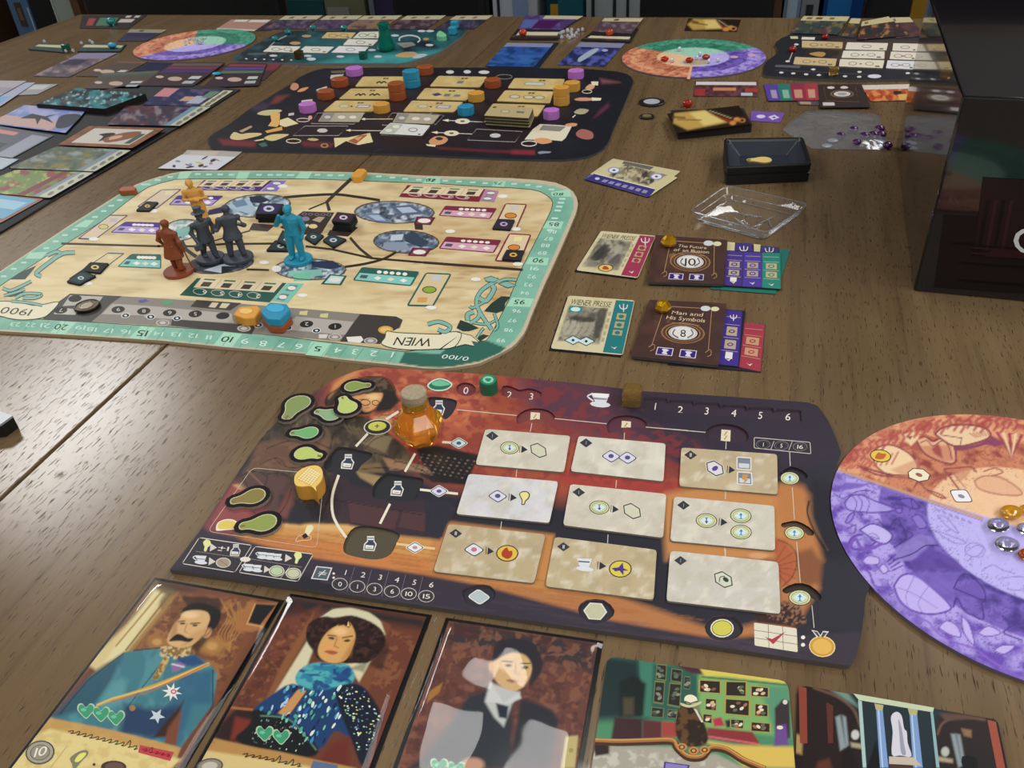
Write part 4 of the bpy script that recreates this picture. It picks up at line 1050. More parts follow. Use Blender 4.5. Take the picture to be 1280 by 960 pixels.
b.ve(*B5((1008,633))[0],16.6,13.2,'#f1dca4',3,8);b.ve(*B5((1008,633))[0],15.4,12,'#cf9c3c',4,8);b.ve(*B5((1008,633))[0],12.4,9.6,'#e4b65c',5,8)
b.done('dark player board with seated writer painting, cream ability tiles and numbered tracks','game board')

# ================================================================= nine ability tiles
ZT,TT=ZB,.0012
TQ=[[(606.7,536.2),(712.9,544.8),(705,590.3),(594.2,580.6)],[(723.2,544.8),(832.1,554.3),(829.4,601.7),(713.2,589)],[(851.6,559.4),(971.4,567.7),(972.2,618),(849,607.6)],
[(585.8,592.2),(698,601.7),(686.6,653.7),(570.1,642.4)],[(712.9,605),(832.9,617.4),(828.9,672.2),(703.7,656.4)],[(842.5,620.6),(968,632.3),(968.8,688.3),(837.8,676)],
[(560.6,655),(682.2,668),(667.5,729),(541.6,714.4)],[(693.4,671),(821,687.3),(817,750),(681.6,732.8)],[(837.8,688.3),(973,702.4),(975.7,767.5),(833,751)]]
GR='ability tiles on the near player board'
def tile(i,col,num,lab):
    t=Flat('ability_tile',rnd(TQ[i],.07,3),ZT,TT,'#8a8272',col,cell=4,mat='matte_tile')
    t.N('#b3a284' if num=='II' else '#c3bca9',14,10,.45,.7,.6,60+i);t.N('#efe9d8',10,8,.55,.75,.5,80+i)
    if num:
        x,y=bil(TQ[i],.1,.17);t.v([(x-8,y),(x,y-5.4),(x+8,y+.6),(x,y+6)],'#3b3d48',1)
        wd=.8 if num=='I' else 2.0;t.vt(num,(x-wd,y+2.4),(x+wd,y+2.7),(x-wd+.4,y-2.4),'#e9e4d6',2)
    return t
def hexa(t,x,y,s=1.0,fill='#d4d4bc',mark=None):
    t.v(ell(x,y,13.4*s,9.4*s,32,6),'#e6e2d2',1);t.v(ell(x,y,12.4*s,8.6*s,32,6),'#4a4a44',2);t.v(ell(x,y,10.8*s,7.2*s,32,6),fill,3)
    if mark:t.v(ell(x,y,4*s,2.8*s,-30,8),mark,4)
def dmd(t,x,y,s=1.0,fill='#dcdcee',dot='#5a5684'):
    o=rnd([(x-12.5*s,y),(x-.5,y-8*s),(x+12.5*s,y+.8),(x+.5,y+8.6*s)],.22,3)
    t.v(o,'#33333e',1);t.v([(x+(a-x)*.88,y+(c-y)*.86) for a,c in o],fill,2);t.v(ell(x,y,3.4*s,2.6*s),dot,3)
def arr(t,x,y,s=1.0):t.v([(x-2.5*s,y-4.6*s),(x+5*s,y+.6*s),(x-3.3*s,y+4.6*s)],'#33333c',1);t.vl([(x-4.6*s,y-5*s),(x-5.2*s,y+4*s)],.8*s,'#33333c',1)
def coinr(t,p,s=1.0,mark='#7c3c74',down=True):coin(t,p[0],p[1],11.8*s,8*s,1);upmark(t,p[0],p[1],.9*s,7,mark,down)
lab='cream tile on near player board showing '
t=tile(0,'#d4cfbe','I',0);coinr(t,B2((432,405))[0]);arr(t,*B2((497,412))[0]);hexa(t,*B2((565,417))[0]);t.done(lab+'coin turning into hexagon, beside the bottle','tile',GR)
t=tile(1,'#d6d2c4','I',0);dmd(t,*B2((900,443))[0]);dmd(t,*B2((976,450))[0]);t.done(lab+'two lilac diamonds','tile',GR)
t=tile(2,'#c3b290','II',0);hexa(t,*B3((437,520))[0],1.05,'#e0dce4','#5a4494');arr(t,*B3((515,527))[0])
for q in (B3((540,463),(612,468),(612,530),(540,525)),B3((542,535),(615,540),(618,602),(542,596))):t.v(rnd(q,.1,2),'#e9e6e0',1);t.v(sub(q,.08,.08,.92,.92),'#7f8894',2);t.v(sub(q,.15,.5,.85,.85),'#d3d8de',3)
t.v(B3((570,548),(598,552),(585,572),(598,572),(572,595),(578,576),(565,572)),'#d39a4c',4);t.done('tan card tile on the near player board with purple hexagon and two grey photo icons','tile',GR)
t=tile(3,'#d9d9dc',None,0);dmd(t,*B2((377,627))[0],1.02);arr(t,*B2((447,634))[0])
t.v(smooth(B2((476,620),(490,606),(512,606),(526,620),(520,640),(508,650),(500,668),(486,666),(488,648)),3,True),'#3c3a30',1);t.v(smooth(B2((480,620),(492,610),(510,610),(521,621),(515,638),(504,648),(497,664),(490,662),(492,646)),3,True),'#ece294',2);t.done('plain pale grey tile on the near player board with diamond and light bulb','tile',GR)
t=tile(4,'#d3cdbc','I',0);coinr(t,B2((846,680))[0],1.08);arr(t,*B2((918,688))[0]);hexa(t,*B2((997,697))[0],1.08);t.done(lab+'coin turning into hexagon, mid-grid','tile',GR)
t=tile(5,'#d2cdbe','I',0);coinr(t,B3((396,771))[0],1.14);arr(t,*B3((477,778))[0],1.05);coinr(t,B3((561,748))[0],1.14,'#4c88a8',False);coinr(t,B3((562,826))[0],1.14,'#4c88a8',False);t.done(lab+'one coin turning into two coins','tile',GR)
t=tile(6,'#bfae8a','II',0);dmd(t,*B4((680,150))[0],1.08,'#e6e4ea','#c07a90');arr(t,*B4((744,156))[0])
x,y=B4((813,165))[0];t.ve(x,y,14,10.4,'#3c3428',1);t.ve(x,y,12.6,9.2,'#e3c04e',2);t.v(smooth([(x-6,y+4),(x-7,y-1),(x-3,y-6),(x,y-7),(x+2,y-3),(x+6,y-3),(x+6,y+3),(x+1,y+7)],3,True),'#b2442c',3);t.done('tan card tile on the near player board with white diamond and red flame','tile',GR)
t=tile(7,'#c2b18c','II',0)
x,y=B4((1120,210))[0];t.v([(x-9,y-8),(x+10,y-7),(x+6,y+4),(x-5,y+4)],'#dfe3e8',1);t.ve(x+1,y+5.5,11,3,'#dfe3e8',1,6);t.vl([(x-7,y-4),(x+7,y-3)],1.6,'#5a6478',2)
arr(t,*B4((1192,215))[0],1.1);x,y=B5((58,268))[0];t.ve(x,y,14.4,10.8,'#3c3828',1);t.ve(x,y,13,9.6,'#e0cc58',2);t.v([(x-11,y-1),(x-2,y-2),(x+3,y-8),(x+4,y-1),(x+10,y+2),(x+4,y+2),(x+4,y+8),(x-1,y+2),(x-6,y+3)],'#4c3a86',3);t.done('tan card tile on the near player board with teacup and purple swallow','tile',GR)
t=tile(8,'#cfcbc0','I',0);x,y=B5((543,318))[0];hexa(t,x,y,1.12,'#d3d8c4');t.v(ell(x+3,y,4,2.6,35),'#3c443c',4);t.vl(smooth([(x-5,y+3),(x-4,y-3),(x+2,y-4)],3),1,'#3c443c',4);t.done(lab+'a single hexagon, above the yellow mark','tile',GR)

# ================================================================= bulb tokens
PF=[(-1,0),(-.94,.36),(-.78,.64),(-.5,.87),(-.15,.99),(.2,.98),(.55,.85),(.9,.64),(1.25,.49),(1.6,.42),(1.95,.40),(2.12,.3),(2.2,0)]
def pear_px(B,T,z,grow=0.0):
    a,t=U(B,z),U(T,z);d=t-a;R=np.linalg.norm(d)/2.2;d=d/np.linalg.norm(d);n=np.array([-d[1],d[0],0]);out=[]
    prof=[(x*R,y*R) for x,y in PF]
    P=prof+[(x,-y) for x,y in prof[-2:0:-1]]
    P=np.array(P)
    if grow:
        tg=np.roll(P,-1,0)-np.roll(P,1,0);tg/=np.linalg.norm(tg,axis=1,keepdims=True)
        P=P+np.stack([-tg[:,1],tg[:,0]],1)*grow
    return [PX(a+d*x+n*y) for x,y in P]
def bulb_token(B,T,col,label,z=ZB,cat='token',grp='bulb tokens on the near player board',th=.0018,rim='#151112',edge='#8d867e',grow=.0032,core=None):
    f=Flat('bulb_token',pear_px(B,T,z+th,grow),z,th,edge,rim,mat='matte_tile')
    f.v(pear_px(B,T,z+th,.0006),'#cfc9a8' if core is None else core,1);f.v(pear_px(B,T,z+th+LG*2,0),col,2)
    a,t=np.array(B),np.array(T);k=a+(t-a)*.78
    f.vl([tuple(k),tuple(a+(t-a)*1.0)],2.6,'#8a7a4a',3)
    return f.done(label,cat,grp)
bulb_token(*R5((215,272),(135,372)),'#8a9c62','large tilted olive bulb token overhanging the board edge')
bulb_token(*R5((562,165),(672,158)),'#8ba055','olive bulb token lying over the painted writer\'s hair')
bulb_token(*R5((428,345),(325,322)),'#8fb487','grey green bulb token half under a bright lime one')
bulb_token(*R5((528,298),(492,232)),'#bdd074','bright lime bulb token resting on a grey green one',ZB+.0019)
bulb_token(*R5((285,458),(168,460)),'#74b578','mint green bulb token on the painted coat')
bulb_token(*R5((252,588),(362,608)),'#c0d070','yellow green bulb token just above the wooden speech bubble')
bulb_token(*R4((565,288),(425,322)),'#8f8247','brownish bulb token on the red upholstery, left of the wooden speech bubble')
bulb_token(*R4((628,448),(478,470)),'#94a255','olive bulb token beside the printed yellow bubble')

# wooden speech bubble piece
zt=ZB+.0105
top=smooth(R4((805,195),(812,160),(850,125),(905,106),(950,108),(974,135),(974,180),(955,212),(935,232),(938,258),(905,228),(850,232),(815,222)),3,True)
mb=MB();mb.prism([U(p,zt) for p in top],TZ+ZB,TZ+zt,bev=.0007)
solid('yellow_paint','#d99f3e',.5,noise=.05);solid('yellow_print','#f0d488',.5)
wb=mb.build('speech_bubble_piece','yellow_paint',smooth_=False);tag(wb,'thick yellow wooden speech bubble piece with printed grid on top','game piece')
f=Flat('top_print',top,zt-.00002,.0001,'#f0d070','#efcd72',mat='matte_tile')
for k in range(7):
    u=.12+k*.127
    q=R4((792,188),(892,96),(986,152),(916,242));f.vl([bil(q,u,.16),bil(q,u,.84)],.7,'#d8a84c',1);f.vl([bil(q,.12,u),bil(q,.9,u)],.7,'#d8a84c',1)
    for j in range(6):p=bil(q,.18+k*.11,.2+j*.125);f.ve(p[0],p[1],1.7,1.2,'#f8e8b0',2,0,8)
f.done(parent=wb)

# green cylinder marker
solid('green_paint','#1f6b50',.42,noise=.06);
c=U((611.5,490.5),ZB-DEP+.0002);mb=MB();r=np.linalg.norm(U((622.5,491),ZB)-U((600.6,489.5),ZB))/2
mb.lathe([(r*.94,0),(r,.0006),(r,.0092),(r*.93,.0100)],c,28);g_=mb.build('cylinder_marker','green_paint');tag(g_,'dark green wooden cylinder marker on the numbered round track','game piece')
px_=PX(c+e3*.01);f=Flat('top_print',ell(px_[0],px_[1],9.6,6.4,0,24),ZB-DEP+.0002+.0099,.00015,'#2f8a66','#2f8a66',mat='matte_tile');f.ve(px_[0],px_[1],6.8,4.4,'#8fd4b4',1);f.v(smooth([(px_[0]-4,px_[1]-1),(px_[0],px_[1]-2),(px_[0]+4,px_[1]-1),(px_[0]+1,px_[1]+2.6),(px_[0]-2,px_[1]+1.6)],2,True),'#2f8a66',2);f.done(parent=g_)

# amber cube marker on the tea track
solid('amber_plastic','#ffd478',.06,trans=.88,ior=1.3)
a,t=U((776.5,511),ZB-DEP),U((800,513.5),ZB-DEP);ax=(t-a);s_=np.linalg.norm(ax);ax=ax/s_;c=(a+t)/2+np.array([-ax[1],ax[0],0])*s_*.5
mb=MB();hh=.0128;mb.box(c+e3*(hh/2+.0003),(s_,s_,hh),np.stack([ax,np.array([-ax[1],ax[0],0]),e3]));o=mb.build('amber_cube','amber_plastic');tag(o,'clear amber brown plastic cube on the teacup track','game piece')
bv=o.modifiers.new('round','BEVEL');bv.width=.0022;bv.segments=4

# corked bottle
solid('amber_glass','#ffc64c',.04,trans=.82,ior=1.36);solid('cork','#a89a80',.85,noise=.35,nscale=700)
zb=ZB;bc=(U((501,549),zb)+U((551,552),zb))/2;rb_=np.linalg.norm(U((501,549),zb)-U((551,552),zb))/2*1.17
bt=empty('corked_bottle',bc);tag(bt,'small faceted amber glass bottle with speckled cork on the near player board','bottle')
mb=MB();hb=.0358
prof=[(.56,.0),(.62,.015),(1.04,.30),(1.06,.36),(1.0,.46),(.60,.64),(.55,.67),(.57,.71),(.57,.82),(.60,.85)]
mb.lathe([(r_*rb_,z_*hb) for r_,z_ in prof],bc+e3*.0002,6,rot=.35);o=mb.build('glass','amber_glass',bt);q=o.modifiers.new('round','BEVEL');q.width=.0011;q.segments=3
mb=MB();mb.lathe([(.46*rb_,.74*hb),(.50*rb_,.86*hb),(.52*rb_,.88*hb),(.52*rb_,.985*hb),(.48*rb_,1.0*hb)],bc+e3*.0004,28);mb.build('cork_stopper','cork',bt)
# ================================================================= three round dials
ZD=.0022
def dial(cx,cy,bpx,cell,label,seed,off=0.0):
    c=np.array([cx*H,cy*H]);out=[]
    for i in range(96):
        a=2*math.pi*i/96;out.append(PX((c[0]+RD*math.cos(a),c[1]+RD*math.sin(a),TZ+ZD)))
    f=Flat('dream_dial',out,0,ZD,'#6a6068','#b0a0d0',cell=cell,mat='printed_board')
    q=U(bpx,ZD)[:2]-c;th0=math.atan2(q[1],q[0])+off
    dx,dy=f.Wd[:,0]-c[0],f.Wd[:,1]-c[1];r=np.hypot(dx,dy)/RD
    ang=np.mod(th0-np.arctan2(dy,dx),2*math.pi)  # clockwise from the orange / purple border
    org,grn=(ang<2.0944),(ang>=2.0944)&(ang<4.18879)
    pur=~org&~grn
    wx,wy=f.Wd[:,0]*1000,f.Wd[:,1]*1000
    pal={0:('#e8a87c','#b4584a','#cf8662','#94423c','#f0c69c'),1:('#58a88a','#2c7a62','#3c8c74','#276350','#a4d8c0'),2:('#b3a3ec','#6b4cb6','#7a62c0','#46348a','#bfb6f4')}
    cols=np.zeros_like(f.cv)
    n1=fbm(wx/5,wy/5,seed);n2=fbm(wx/2.6,wy/2.6,seed+4);n3=fbm(wx/9,wy/9,seed+8)
    for k,msk in ((0,org),(1,grn),(2,pur)):
        a,b_,m1,m2,inn=[C(x) for x in pal[k]]
        outer=a*(1-np.clip((n1-.42)*3.2,0,1))[:,None]+b_*np.clip((n1-.42)*3.2,0,1)[:,None]
        edge=np.clip((r-.86)/.14,0,1)*np.clip((n3-.3)*2.5,0,1);outer=outer*(1-edge[:,None]*.7)+b_*edge[:,None]*.7
        mid=m1*(1-np.clip((n1-.42)*3,0,1))[:,None]+m2*np.clip((n1-.42)*3,0,1)[:,None]
        inc=inn*(1-.28*np.clip((n2-.5)*3,0,1))[:,None]+a*(.28*np.clip((n2-.5)*3,0,1))[:,None]
        g1=np.clip((r-.745)/.012,0,1)[:,None];g0=np.clip((r-.50)/.012,0,1)[:,None]
        cc=inc*(1-g0)+(mid*(1-g1)+outer*g1)*g0
        # line-work
        ln=np.exp(-((n2-.5)/.018)**2)*.7*np.clip((r-.2)*3,0,1);cc=cc*(1-ln[:,None])+m2*ln[:,None]
        cols[msk]=cc[msk]
    f.cv=cols
    return f,c
f,c=dial(.7928,.9081,(1050,588),1.4,'',3)
MV,LV,MO,LO='#5a3c9c','#c3b8f4','#8c3f48','#f0c89c'
S=lambda p,n=4,cl=False:smooth(p,n,cl)
def blob(pts,fill,line,wd=1.6,op=1.0):f.P(S(pts,3,True),fill,1.4,op);f.L(S(pts+[pts[0]],4),wd,line,1.0)
# purple sector doodles: airship, bag, balloon, bottles
f.P(S(R6((130,600),(170,555),(240,550),(330,590),(430,640),(330,660),(220,655),(150,640)),3,True),'#b3a4ee',1.4,.8);f.L(S(R6((130,600),(170,555),(240,550),(330,590),(460,640),(330,660),(220,655),(150,640),(130,600)),4),1.7,MV)
for x in (180,215,260):f.L(S(R6((x,555),(x+28,600),(x+10,655)),4),1.0,MV)
blob(R6((135,720),(160,675),(190,660),(180,700),(150,728)),'#9a86dc',MV);blob(R6((455,635),(485,635),(490,660),(460,658)),'#8a76d0',MV)
blob(R6((225,770),(315,730),(430,800),(370,860)),LV,MV,2);f.L(S(R6((285,795),(320,795),(350,830),(300,810)),3),1.0,MV);f.L(S(R6((240,800),(190,810),(160,850),(190,890),(260,890),(320,850),(300,830)),4),3.2,'#6a4ab0')
f.P(R6((70,500),(150,470),(290,480),(220,505),(120,520)),'#6c50b8',2,.8);f.L(S(R6((60,540),(120,570),(200,530),(280,520),(330,540)),4),1.2,MV)
f.L(S(R6((150,760),(200,740),(190,790),(160,790)),4),1.4,MV);f.P(R6((60,720),(150,750),(160,790),(80,760)),'#7a5cc4',3,.7)
blob(R6((470,580),(550,570),(600,630),(540,630)),'#7058bc','#3c2c7c',1.2);f.L(R6((550,570),(560,630)),1,'#3c2c7c')
blob(R6((555,690),(600,675),(650,740),(600,760)),'#8874cc','#4a388c',1.2)
f.L(S(R6((340,700),(400,760),(460,700),(500,760),(560,800),(520,840),(480,900)),5),1.4,'#3c2c7c');f.P(S(R6((440,900),(560,820),(640,800),(700,850),(620,900),(560,960),(460,960)),3,True),'#9a8ad8',3,.55)
f.L(S(R6((440,960),(560,920),(640,870),(720,870)),5),1.5,'#33266c')
for q in (R6((715,680),(770,690),(850,790),(780,750)),R6((690,770),(780,800),(900,850),(820,850)),R6((890,880),(940,850),(1010,880),(960,940),(900,920))):f.L(S(q+[q[0]],4),1.1,'#8a7ac8')
for k in range(6):f.L(R6((712+40*k,640+15*k),(728+40*k,652+15*k)),2.0,'#8f80d0')
bal=R7((400,330),(440,275),(500,262),(570,300),(720,440),(690,480),(600,492),(500,470),(430,410));f.P(S(bal,3,True),'#c0b2f2',2);f.L(S(bal+[bal[0]],4),2.4,'#6a48b0')
f.P(R7((470,255),(800,250),(750,340),(740,450),(560,300)),'#7a64c2',2.5,.7)
for q in (R7((420,340),(520,380),(650,460)),R7((520,270),(470,380),(480,450)),R7((600,330),(540,420),(560,480))):f.L(S(q,4),.9,'#8c76cc')
for q in (R7((220,190),(250,160),(310,170),(310,205),(250,210)),R7((315,230),(340,205),(368,240),(340,260)),R7((655,570),(700,530),(760,560),(780,620),(720,610)),R7((785,500),(830,550),(860,670),(800,600)),R7((880,600),(940,560),(1010,600),(930,620)),R7((970,700),(1020,670),(1090,675),(1030,720))):blob(q,'#c3b4f0','#6a48b0',1.3)
for k in range(4):f.L(R7((365+8*k,190+18*k),(410+12*k,150+22*k)),1.6,MV)
f.L(S(R7((150,100),(180,60),(210,110),(260,120),(330,90)),5),4,'#7a58bc');f.L(S(R7((200,210),(260,260),(290,330),(380,340)),5),2,'#6f50b4');f.L(S(R7((540,510),(600,540),(650,600),(740,650),(860,690),(960,760),(1100,840)),5),2.2,'#8a66c8')
f.P(S(R7((120,200),(200,300),(330,450),(480,560),(700,690),(1000,860),(1140,900),(1140,850),(900,770),(640,620),(430,470),(260,330),(160,200)),3,True),'#7a56be',8,.55)
f.P(R7((480,210),(600,110),(760,180),(800,240),(640,235),(520,250)),'#5a409c',4,.8);f.P(R7((750,340),(900,290),(920,410),(740,380)),'#6c54b4',3,.8);f.L(S(R7((745,345),(830,380),(920,410),(900,330),(800,260),(740,345)),4),1.6,'#3c2c7c')
f.L(S(R7((740,450),(760,400),(800,470),(850,500),(910,520),(900,430)),5),2.2,'#4a3690');f.L(S(R7((1020,500),(1060,560),(1030,600),(1130,640)),5),1.8,'#4a3690');f.L(S(R7((450,0),(470,60),(400,110)),4),1.5,'#3c2c7c')
for q in (R7((820,130),(870,100),(920,120),(900,165),(840,160)),R7((900,250),(960,210),(1020,240),(1090,260)),R7((1000,290),(1140,280),(1140,350),(1050,350))):f.L(S(q,4),1.1,'#8f80d0')
# orange sector doodles: saucer, heart, drum, fan
blob(R6((300,300),(340,250),(430,235),(540,290),(590,370),(540,420),(430,420),(350,390)),'#f2d2a8',MO,1.8);f.L(S(R6((560,270),(600,350),(560,430),(420,430),(320,360)),5),2.2,'#a85a58');f.P(R6((420,390),(590,320),(600,400),(520,440)),'#cf8a68',3,.6)
f.L(S(R6((215,365),(330,400),(430,430),(330,420),(215,365)),4),2.2,MO)
blob(R6((580,200),(640,180),(690,210),(760,180),(820,240),(830,340),(760,345),(640,290)),'#eab890',MO,2.6);f.P(R6((610,240),(800,235),(825,335),(740,340),(650,290)),'#c8785c',3,.7);f.L(S(R6((610,220),(650,205),(690,240),(750,205),(790,250),(805,320)),4),1.3,MO);f.P(R6((680,260),(720,220),(740,260),(750,320),(700,290)),'#a44c48',3)
blob(R6((700,165),(760,120),(900,105),(1020,130),(1050,180),(960,220),(820,240)),'#f0cfa6',MO,2.4);f.L(S(R6((1050,180),(1060,200),(960,240),(830,260)),4),4,'#8c4464')
f.L(R6((740,170),(870,190),(860,235)),1.2,MO)
for k in range(6):f.L(R6((920+22*k,160-3*k),(960+16*k,185-3*k)),1.6,'#c48a6a')
for k in range(5):f.P(R6((1080+40*k,150+4*k),(1102+40*k,150+4*k),(1190,310),(1183,312)),'#a43c50' if k%2==0 else '#f0d0a8',2)
f.P(R6((1010,200),(1080,190),(1140,225),(1080,245),(1020,230)),'#8c4464',2);f.L(S(R6((980,290),(1010,270),(1030,295),(1080,285),(1060,330),(1000,315),(980,290)),4),1.4,'#a8584c')
f.L(R6((760,385),(930,370),(960,400)),2.2,'#9a4c48');f.L(R6((760,390),(850,510)),2.4,'#9a4c48');f.L(R6((800,395),(890,500)),1.2,'#b4685a');f.P(R6((800,395),(940,380),(900,440),(850,470)),'#c07a5c',3,.6)
f.P(S(R6((950,460),(1010,430),(1120,440),(1230,510),(1240,550),(1100,545),(980,510)),3,True),'#e2ac88',2,.7);f.L(S(R6((950,460),(1010,430),(1120,440),(1230,510),(1240,550),(1100,545),(980,510),(950,460)),4),1.8,'#b87862')
f.L(S(R6((1010,400),(1080,380),(1130,405),(1060,430)),4),1.8,'#a8625a');f.L(S(R6((570,500),(600,460),(640,510),(720,540),(770,570),(720,560),(650,520)),4),2,'#9a4c48');f.L(S(R6((680,480),(740,430),(770,450)),4),3,'#a8544c')
f.P(R6((480,170),(560,150),(600,190),(550,240)),'#f0cfa6',2);f.P(R6((515,170),(540,180),(560,175),(545,200)),MO,1.2)
for k in range(26):
    x=150+42*k;y=300-215*math.sin(min(1,k/17.)*math.pi/2)+14*(k%3);f.L(S(R6((x,y+40),(x+22,y+6),(x+10,y-16),(x+40,y-36)),3),3.4,'#b24a50',1.5,.8)
for k in range(9):x=140+36*k;f.L(R6((x,385-4*k),(x+40,360-10*k)),2.4,'#c06056',1.5,.8)
f.L([(1050.6,588),(1228,648)],3.4,'#c89a74',1.5);f.L([(1052,592),(1228,651)],1.2,'#8a76cc',1.0)
# printed markers
def mk(x,y,o,fill,dot):
    f.v([(x+a*1.1,y+b_*1.12) for a,b_ in o],'#2c2826',2);f.v([(x+a,y+b_) for a,b_ in o],fill,3);f.v(ell(x,y,4.5,2.2,20),dot,4)
p=R6((357,302))[0];f.ve(*p,13.4,8,'#2c2826',2,8);f.ve(*p,12.2,7,'#e8c64c',3,8);f.v(S([(p[0]-7,p[1]+3),(p[0]-3,p[1]-4),(p[0]+1,p[1]-3),(p[0]+7,p[1]-2),(p[0]+3,p[1]+4)],3,True),'#c06a30',4)
mk(*R6((600,422))[0],[(-13,-3),(-7,-7.6),(5,-6.6),(13,0),(11,6),(0,8),(-12,3)],'#efe8c8','#a8584c');mk(*R6((867,557))[0],rnd([(-14,-7),(6,-8),(14,6.6),(-7,7)],.25,3),'#f0eef0','#8a88a0')
f.done('round orange and purple dream dial beside the near player board','dial','three round dream dials')
DC=c
# glass pebbles in the middle of the near dial
solid('gold_glass','#f2b62c',.06,trans=.55,ior=1.6,coat=.5);solid('clear_glass','#f4f6f6',.03,trans=1.0,ior=1.5);solid('amber_pebble','#d8701c',.06,trans=.7,ior=1.5);solid('red_pebble','#d8381c',.08,trans=.6,ior=1.5)
solid('teal_pebble','#3fb4b4',.08,trans=.6,ior=1.5);solid('gold_gem','#f0b818',.1,metal=.75,coat=.6);solid('purple_pebble','#5c1668',.1,trans=.4,ior=1.5)
def pebble(p,z,rpx,mat,label,grp,sq=.62,el=1.25,ang=0,name='glass_pebble',cat='gem',facet=False):
    """glass pebble resting at height z; rpx = half width in pixels"""
    c=U(p,z);r=np.linalg.norm(U((p[0]+rpx,p[1]),z)-c)/el;hz=r*sq
    mb=MB();ca,sa=math.cos(ang),math.sin(ang)
    ax=np.array([[ca,sa,0],[-sa,ca,0],[0,0,1.0]])
    if facet:mb.lathe([(r*.35,0),(r*.85,hz*.35),(r,hz*.8),(r*.8,hz*1.5),(r*.42,hz*2)],c,7,sx=el,axis=ax)
    else:mb.ball(c+e3*hz,(r*el,r,hz),9,ax=ax)
    o=mb.build(name,mat,smooth_=not facet);return tag(o,label,cat,grp)
GP='glass pebbles on the near dial'
pebble((1262,645),ZD,14.5,'gold_glass','golden glass pebble beside two clear ones on the near dial',GP,ang=.1)
pebble((1246,661),ZD,14.5,'clear_glass','clear glass pebble touching the golden one on the near dial',GP,ang=.2)
pebble((1257,685),ZD,15,'clear_glass','clear glass pebble lowest in the cluster on the near dial',GP,ang=-.1)
pebble((1283,640),ZD,10,'gold_glass','golden glass pebble partly out of view on the near dial',GP)
pebble((1283,697),ZD,12,'amber_pebble','amber orange glass pebble on the near dial',GP)
pebble((1281,665),ZD,12,'clear_glass','clear glass pebble in the middle of the near dial cluster',GP)
# far dials
f,c=dial(.8533,3.6829,(861.5,99.5),(1.6,.9),'',13)
f.v(ell(868,78,18,4.6),'#c9c4b4',1);f.v(ell(868,77.6,15,3.6),'#b9a98c',2)
for x,y in ((1150,440),(1010,455)):f.ve(*D6((x,y))[0],5,1.6,'#d0a8c8',1)
f.v(D6((665,510),(630,632),(655,634),(680,510)),'#e3b48c',1)
f.done('round three-colour dream dial at the far side, green sector away from us','dial','three round dream dials')
for (x,y) in D6((452,492),(650,500),(783,475)):pebble((x,y),ZD,5.2,'red_pebble','red orange glass pebble on the far dial beside the black chair','red pebbles on the far dial',.7,1.15)
solid('white_crystal','#e8ecf4',.15,trans=.5)
for (x,y) in D6((570,410),(512,500),(710,478),(735,450),(805,508),(880,498)):pebble((x,y),ZD,2.8,'white_crystal','tiny white crystal on the far dial with red pebbles','white crystals on the far right dial',1.0,1.0,facet=True)
f,c=dial(-1.4744,4.5072,(246,38.6),(1.5,.8),'',23,2.0944)
f.done('round three-colour dream dial at the far left, covered with white crystals','dial','three round dream dials')
rr=random.Random(4)
for k in range(22):
    x,y=bil(E2((740,400),(960,385),(900,455),(690,460)),rr.random(),rr.random());pebble((x,y),ZD,1.5,'white_crystal','tiny white crystal heaped on the far left dial','white crystals on the far left dial',1.0,1.0,facet=True)
# ================================================================= portrait cards at the near edge
film_mat('sleeve_film',.015,.04,.06,haze=.0,scale=14)
film_mat('wavy_sleeve_film',.035,.03,.2,haze=.0,scale=16)
ZC,TC=0.0,.0011
solid('black_gloss','#0a0a0c',.25)
def sleeve(parent,q,z,mat='sleeve_film',amp=.0,seed=1,nx=24,ny=36,border=.03):
    """thin clear pocket a little larger than the card, with gently wavy film and welded edges"""
    a,b_,c,d=[U(p,z) for p in q];V=[];F=[]
    for j in range(ny+1):
        for i in range(nx+1):
            u=-border+(1+2*border)*i/nx;v=-border*.6+(1+border*1.2)*j/ny
            p=(a*(1-u)+b_*u)*(1-v)+(d*(1-u)+c*u)*v
            e=min(u+border,1+border-u)/(border*2.2);e2_=min(v+border,1+border-v)/(border*2.2);k=max(0,min(1,e))*max(0,min(1,e2_))
            n=vnoise(np.array([u*2.3+seed]),np.array([v*3.1+seed]),seed)[0]
            p=p+e3*(-.0006*(1-k)+.0003+amp*k*n);V.append(p)
    for j in range(ny):
        for i in range(nx):
            k=j*(nx+1)+i;F.append((k+nx+1,k+nx+2,k+1,k))
    bk_=MB();n_=nx+1;bk_.add([np.array(V[i])*np.array([1,1,0])+e3*(TZ+.00025) for i in (0,nx,n_*ny+nx,n_*ny)],[(3,2,1,0)]);bk_.build('sleeve_back','black_gloss',parent)
    return mobj('sleeve',V,F,mat,parent,None,True)
GC='tall character cards along the near edge'
def hearts(f,pts,s=9):
    for x,y in pts:
        h=[(0,.75),(-.55,.3),(-.95,-.2),(-.85,-.7),(-.4,-.8),(0,-.4),(.45,-.8),(.9,-.65),(.95,-.15),(.5,.35)]
        f.v(smooth([(x+a*s*1.15,y+c*s*1.25) for a,c in h],3,True),'#b9cfae',3);f.v(smooth([(x+a*s*.98,y+c*s*1.06) for a,c in h],3,True),'#3f9c74',4);f.v(ell(x-s*.3,y-s*.2,s*.35,s*.22),'#6cc49c',5)
def cursive(f,p0,p1,hgt,n,col,wd=1.0,seed=1,lay=3):
    r=random.Random(seed);pts=[]
    for k in range(n*4+1):
        t=k/(n*4);x=p0[0]+(p1[0]-p0[0])*t;y=p0[1]+(p1[1]-p0[1])*t
        a=[0,-1,.1,.35][k%4]*hgt*.42*r.uniform(.5,1.2)*(2.6 if r.random()<.12 else 1);pts.append((x+[0,4.4,1.4,-3][k%4],y+a*.8))
    f.vl(smooth(pts,4),wd,col,lay)
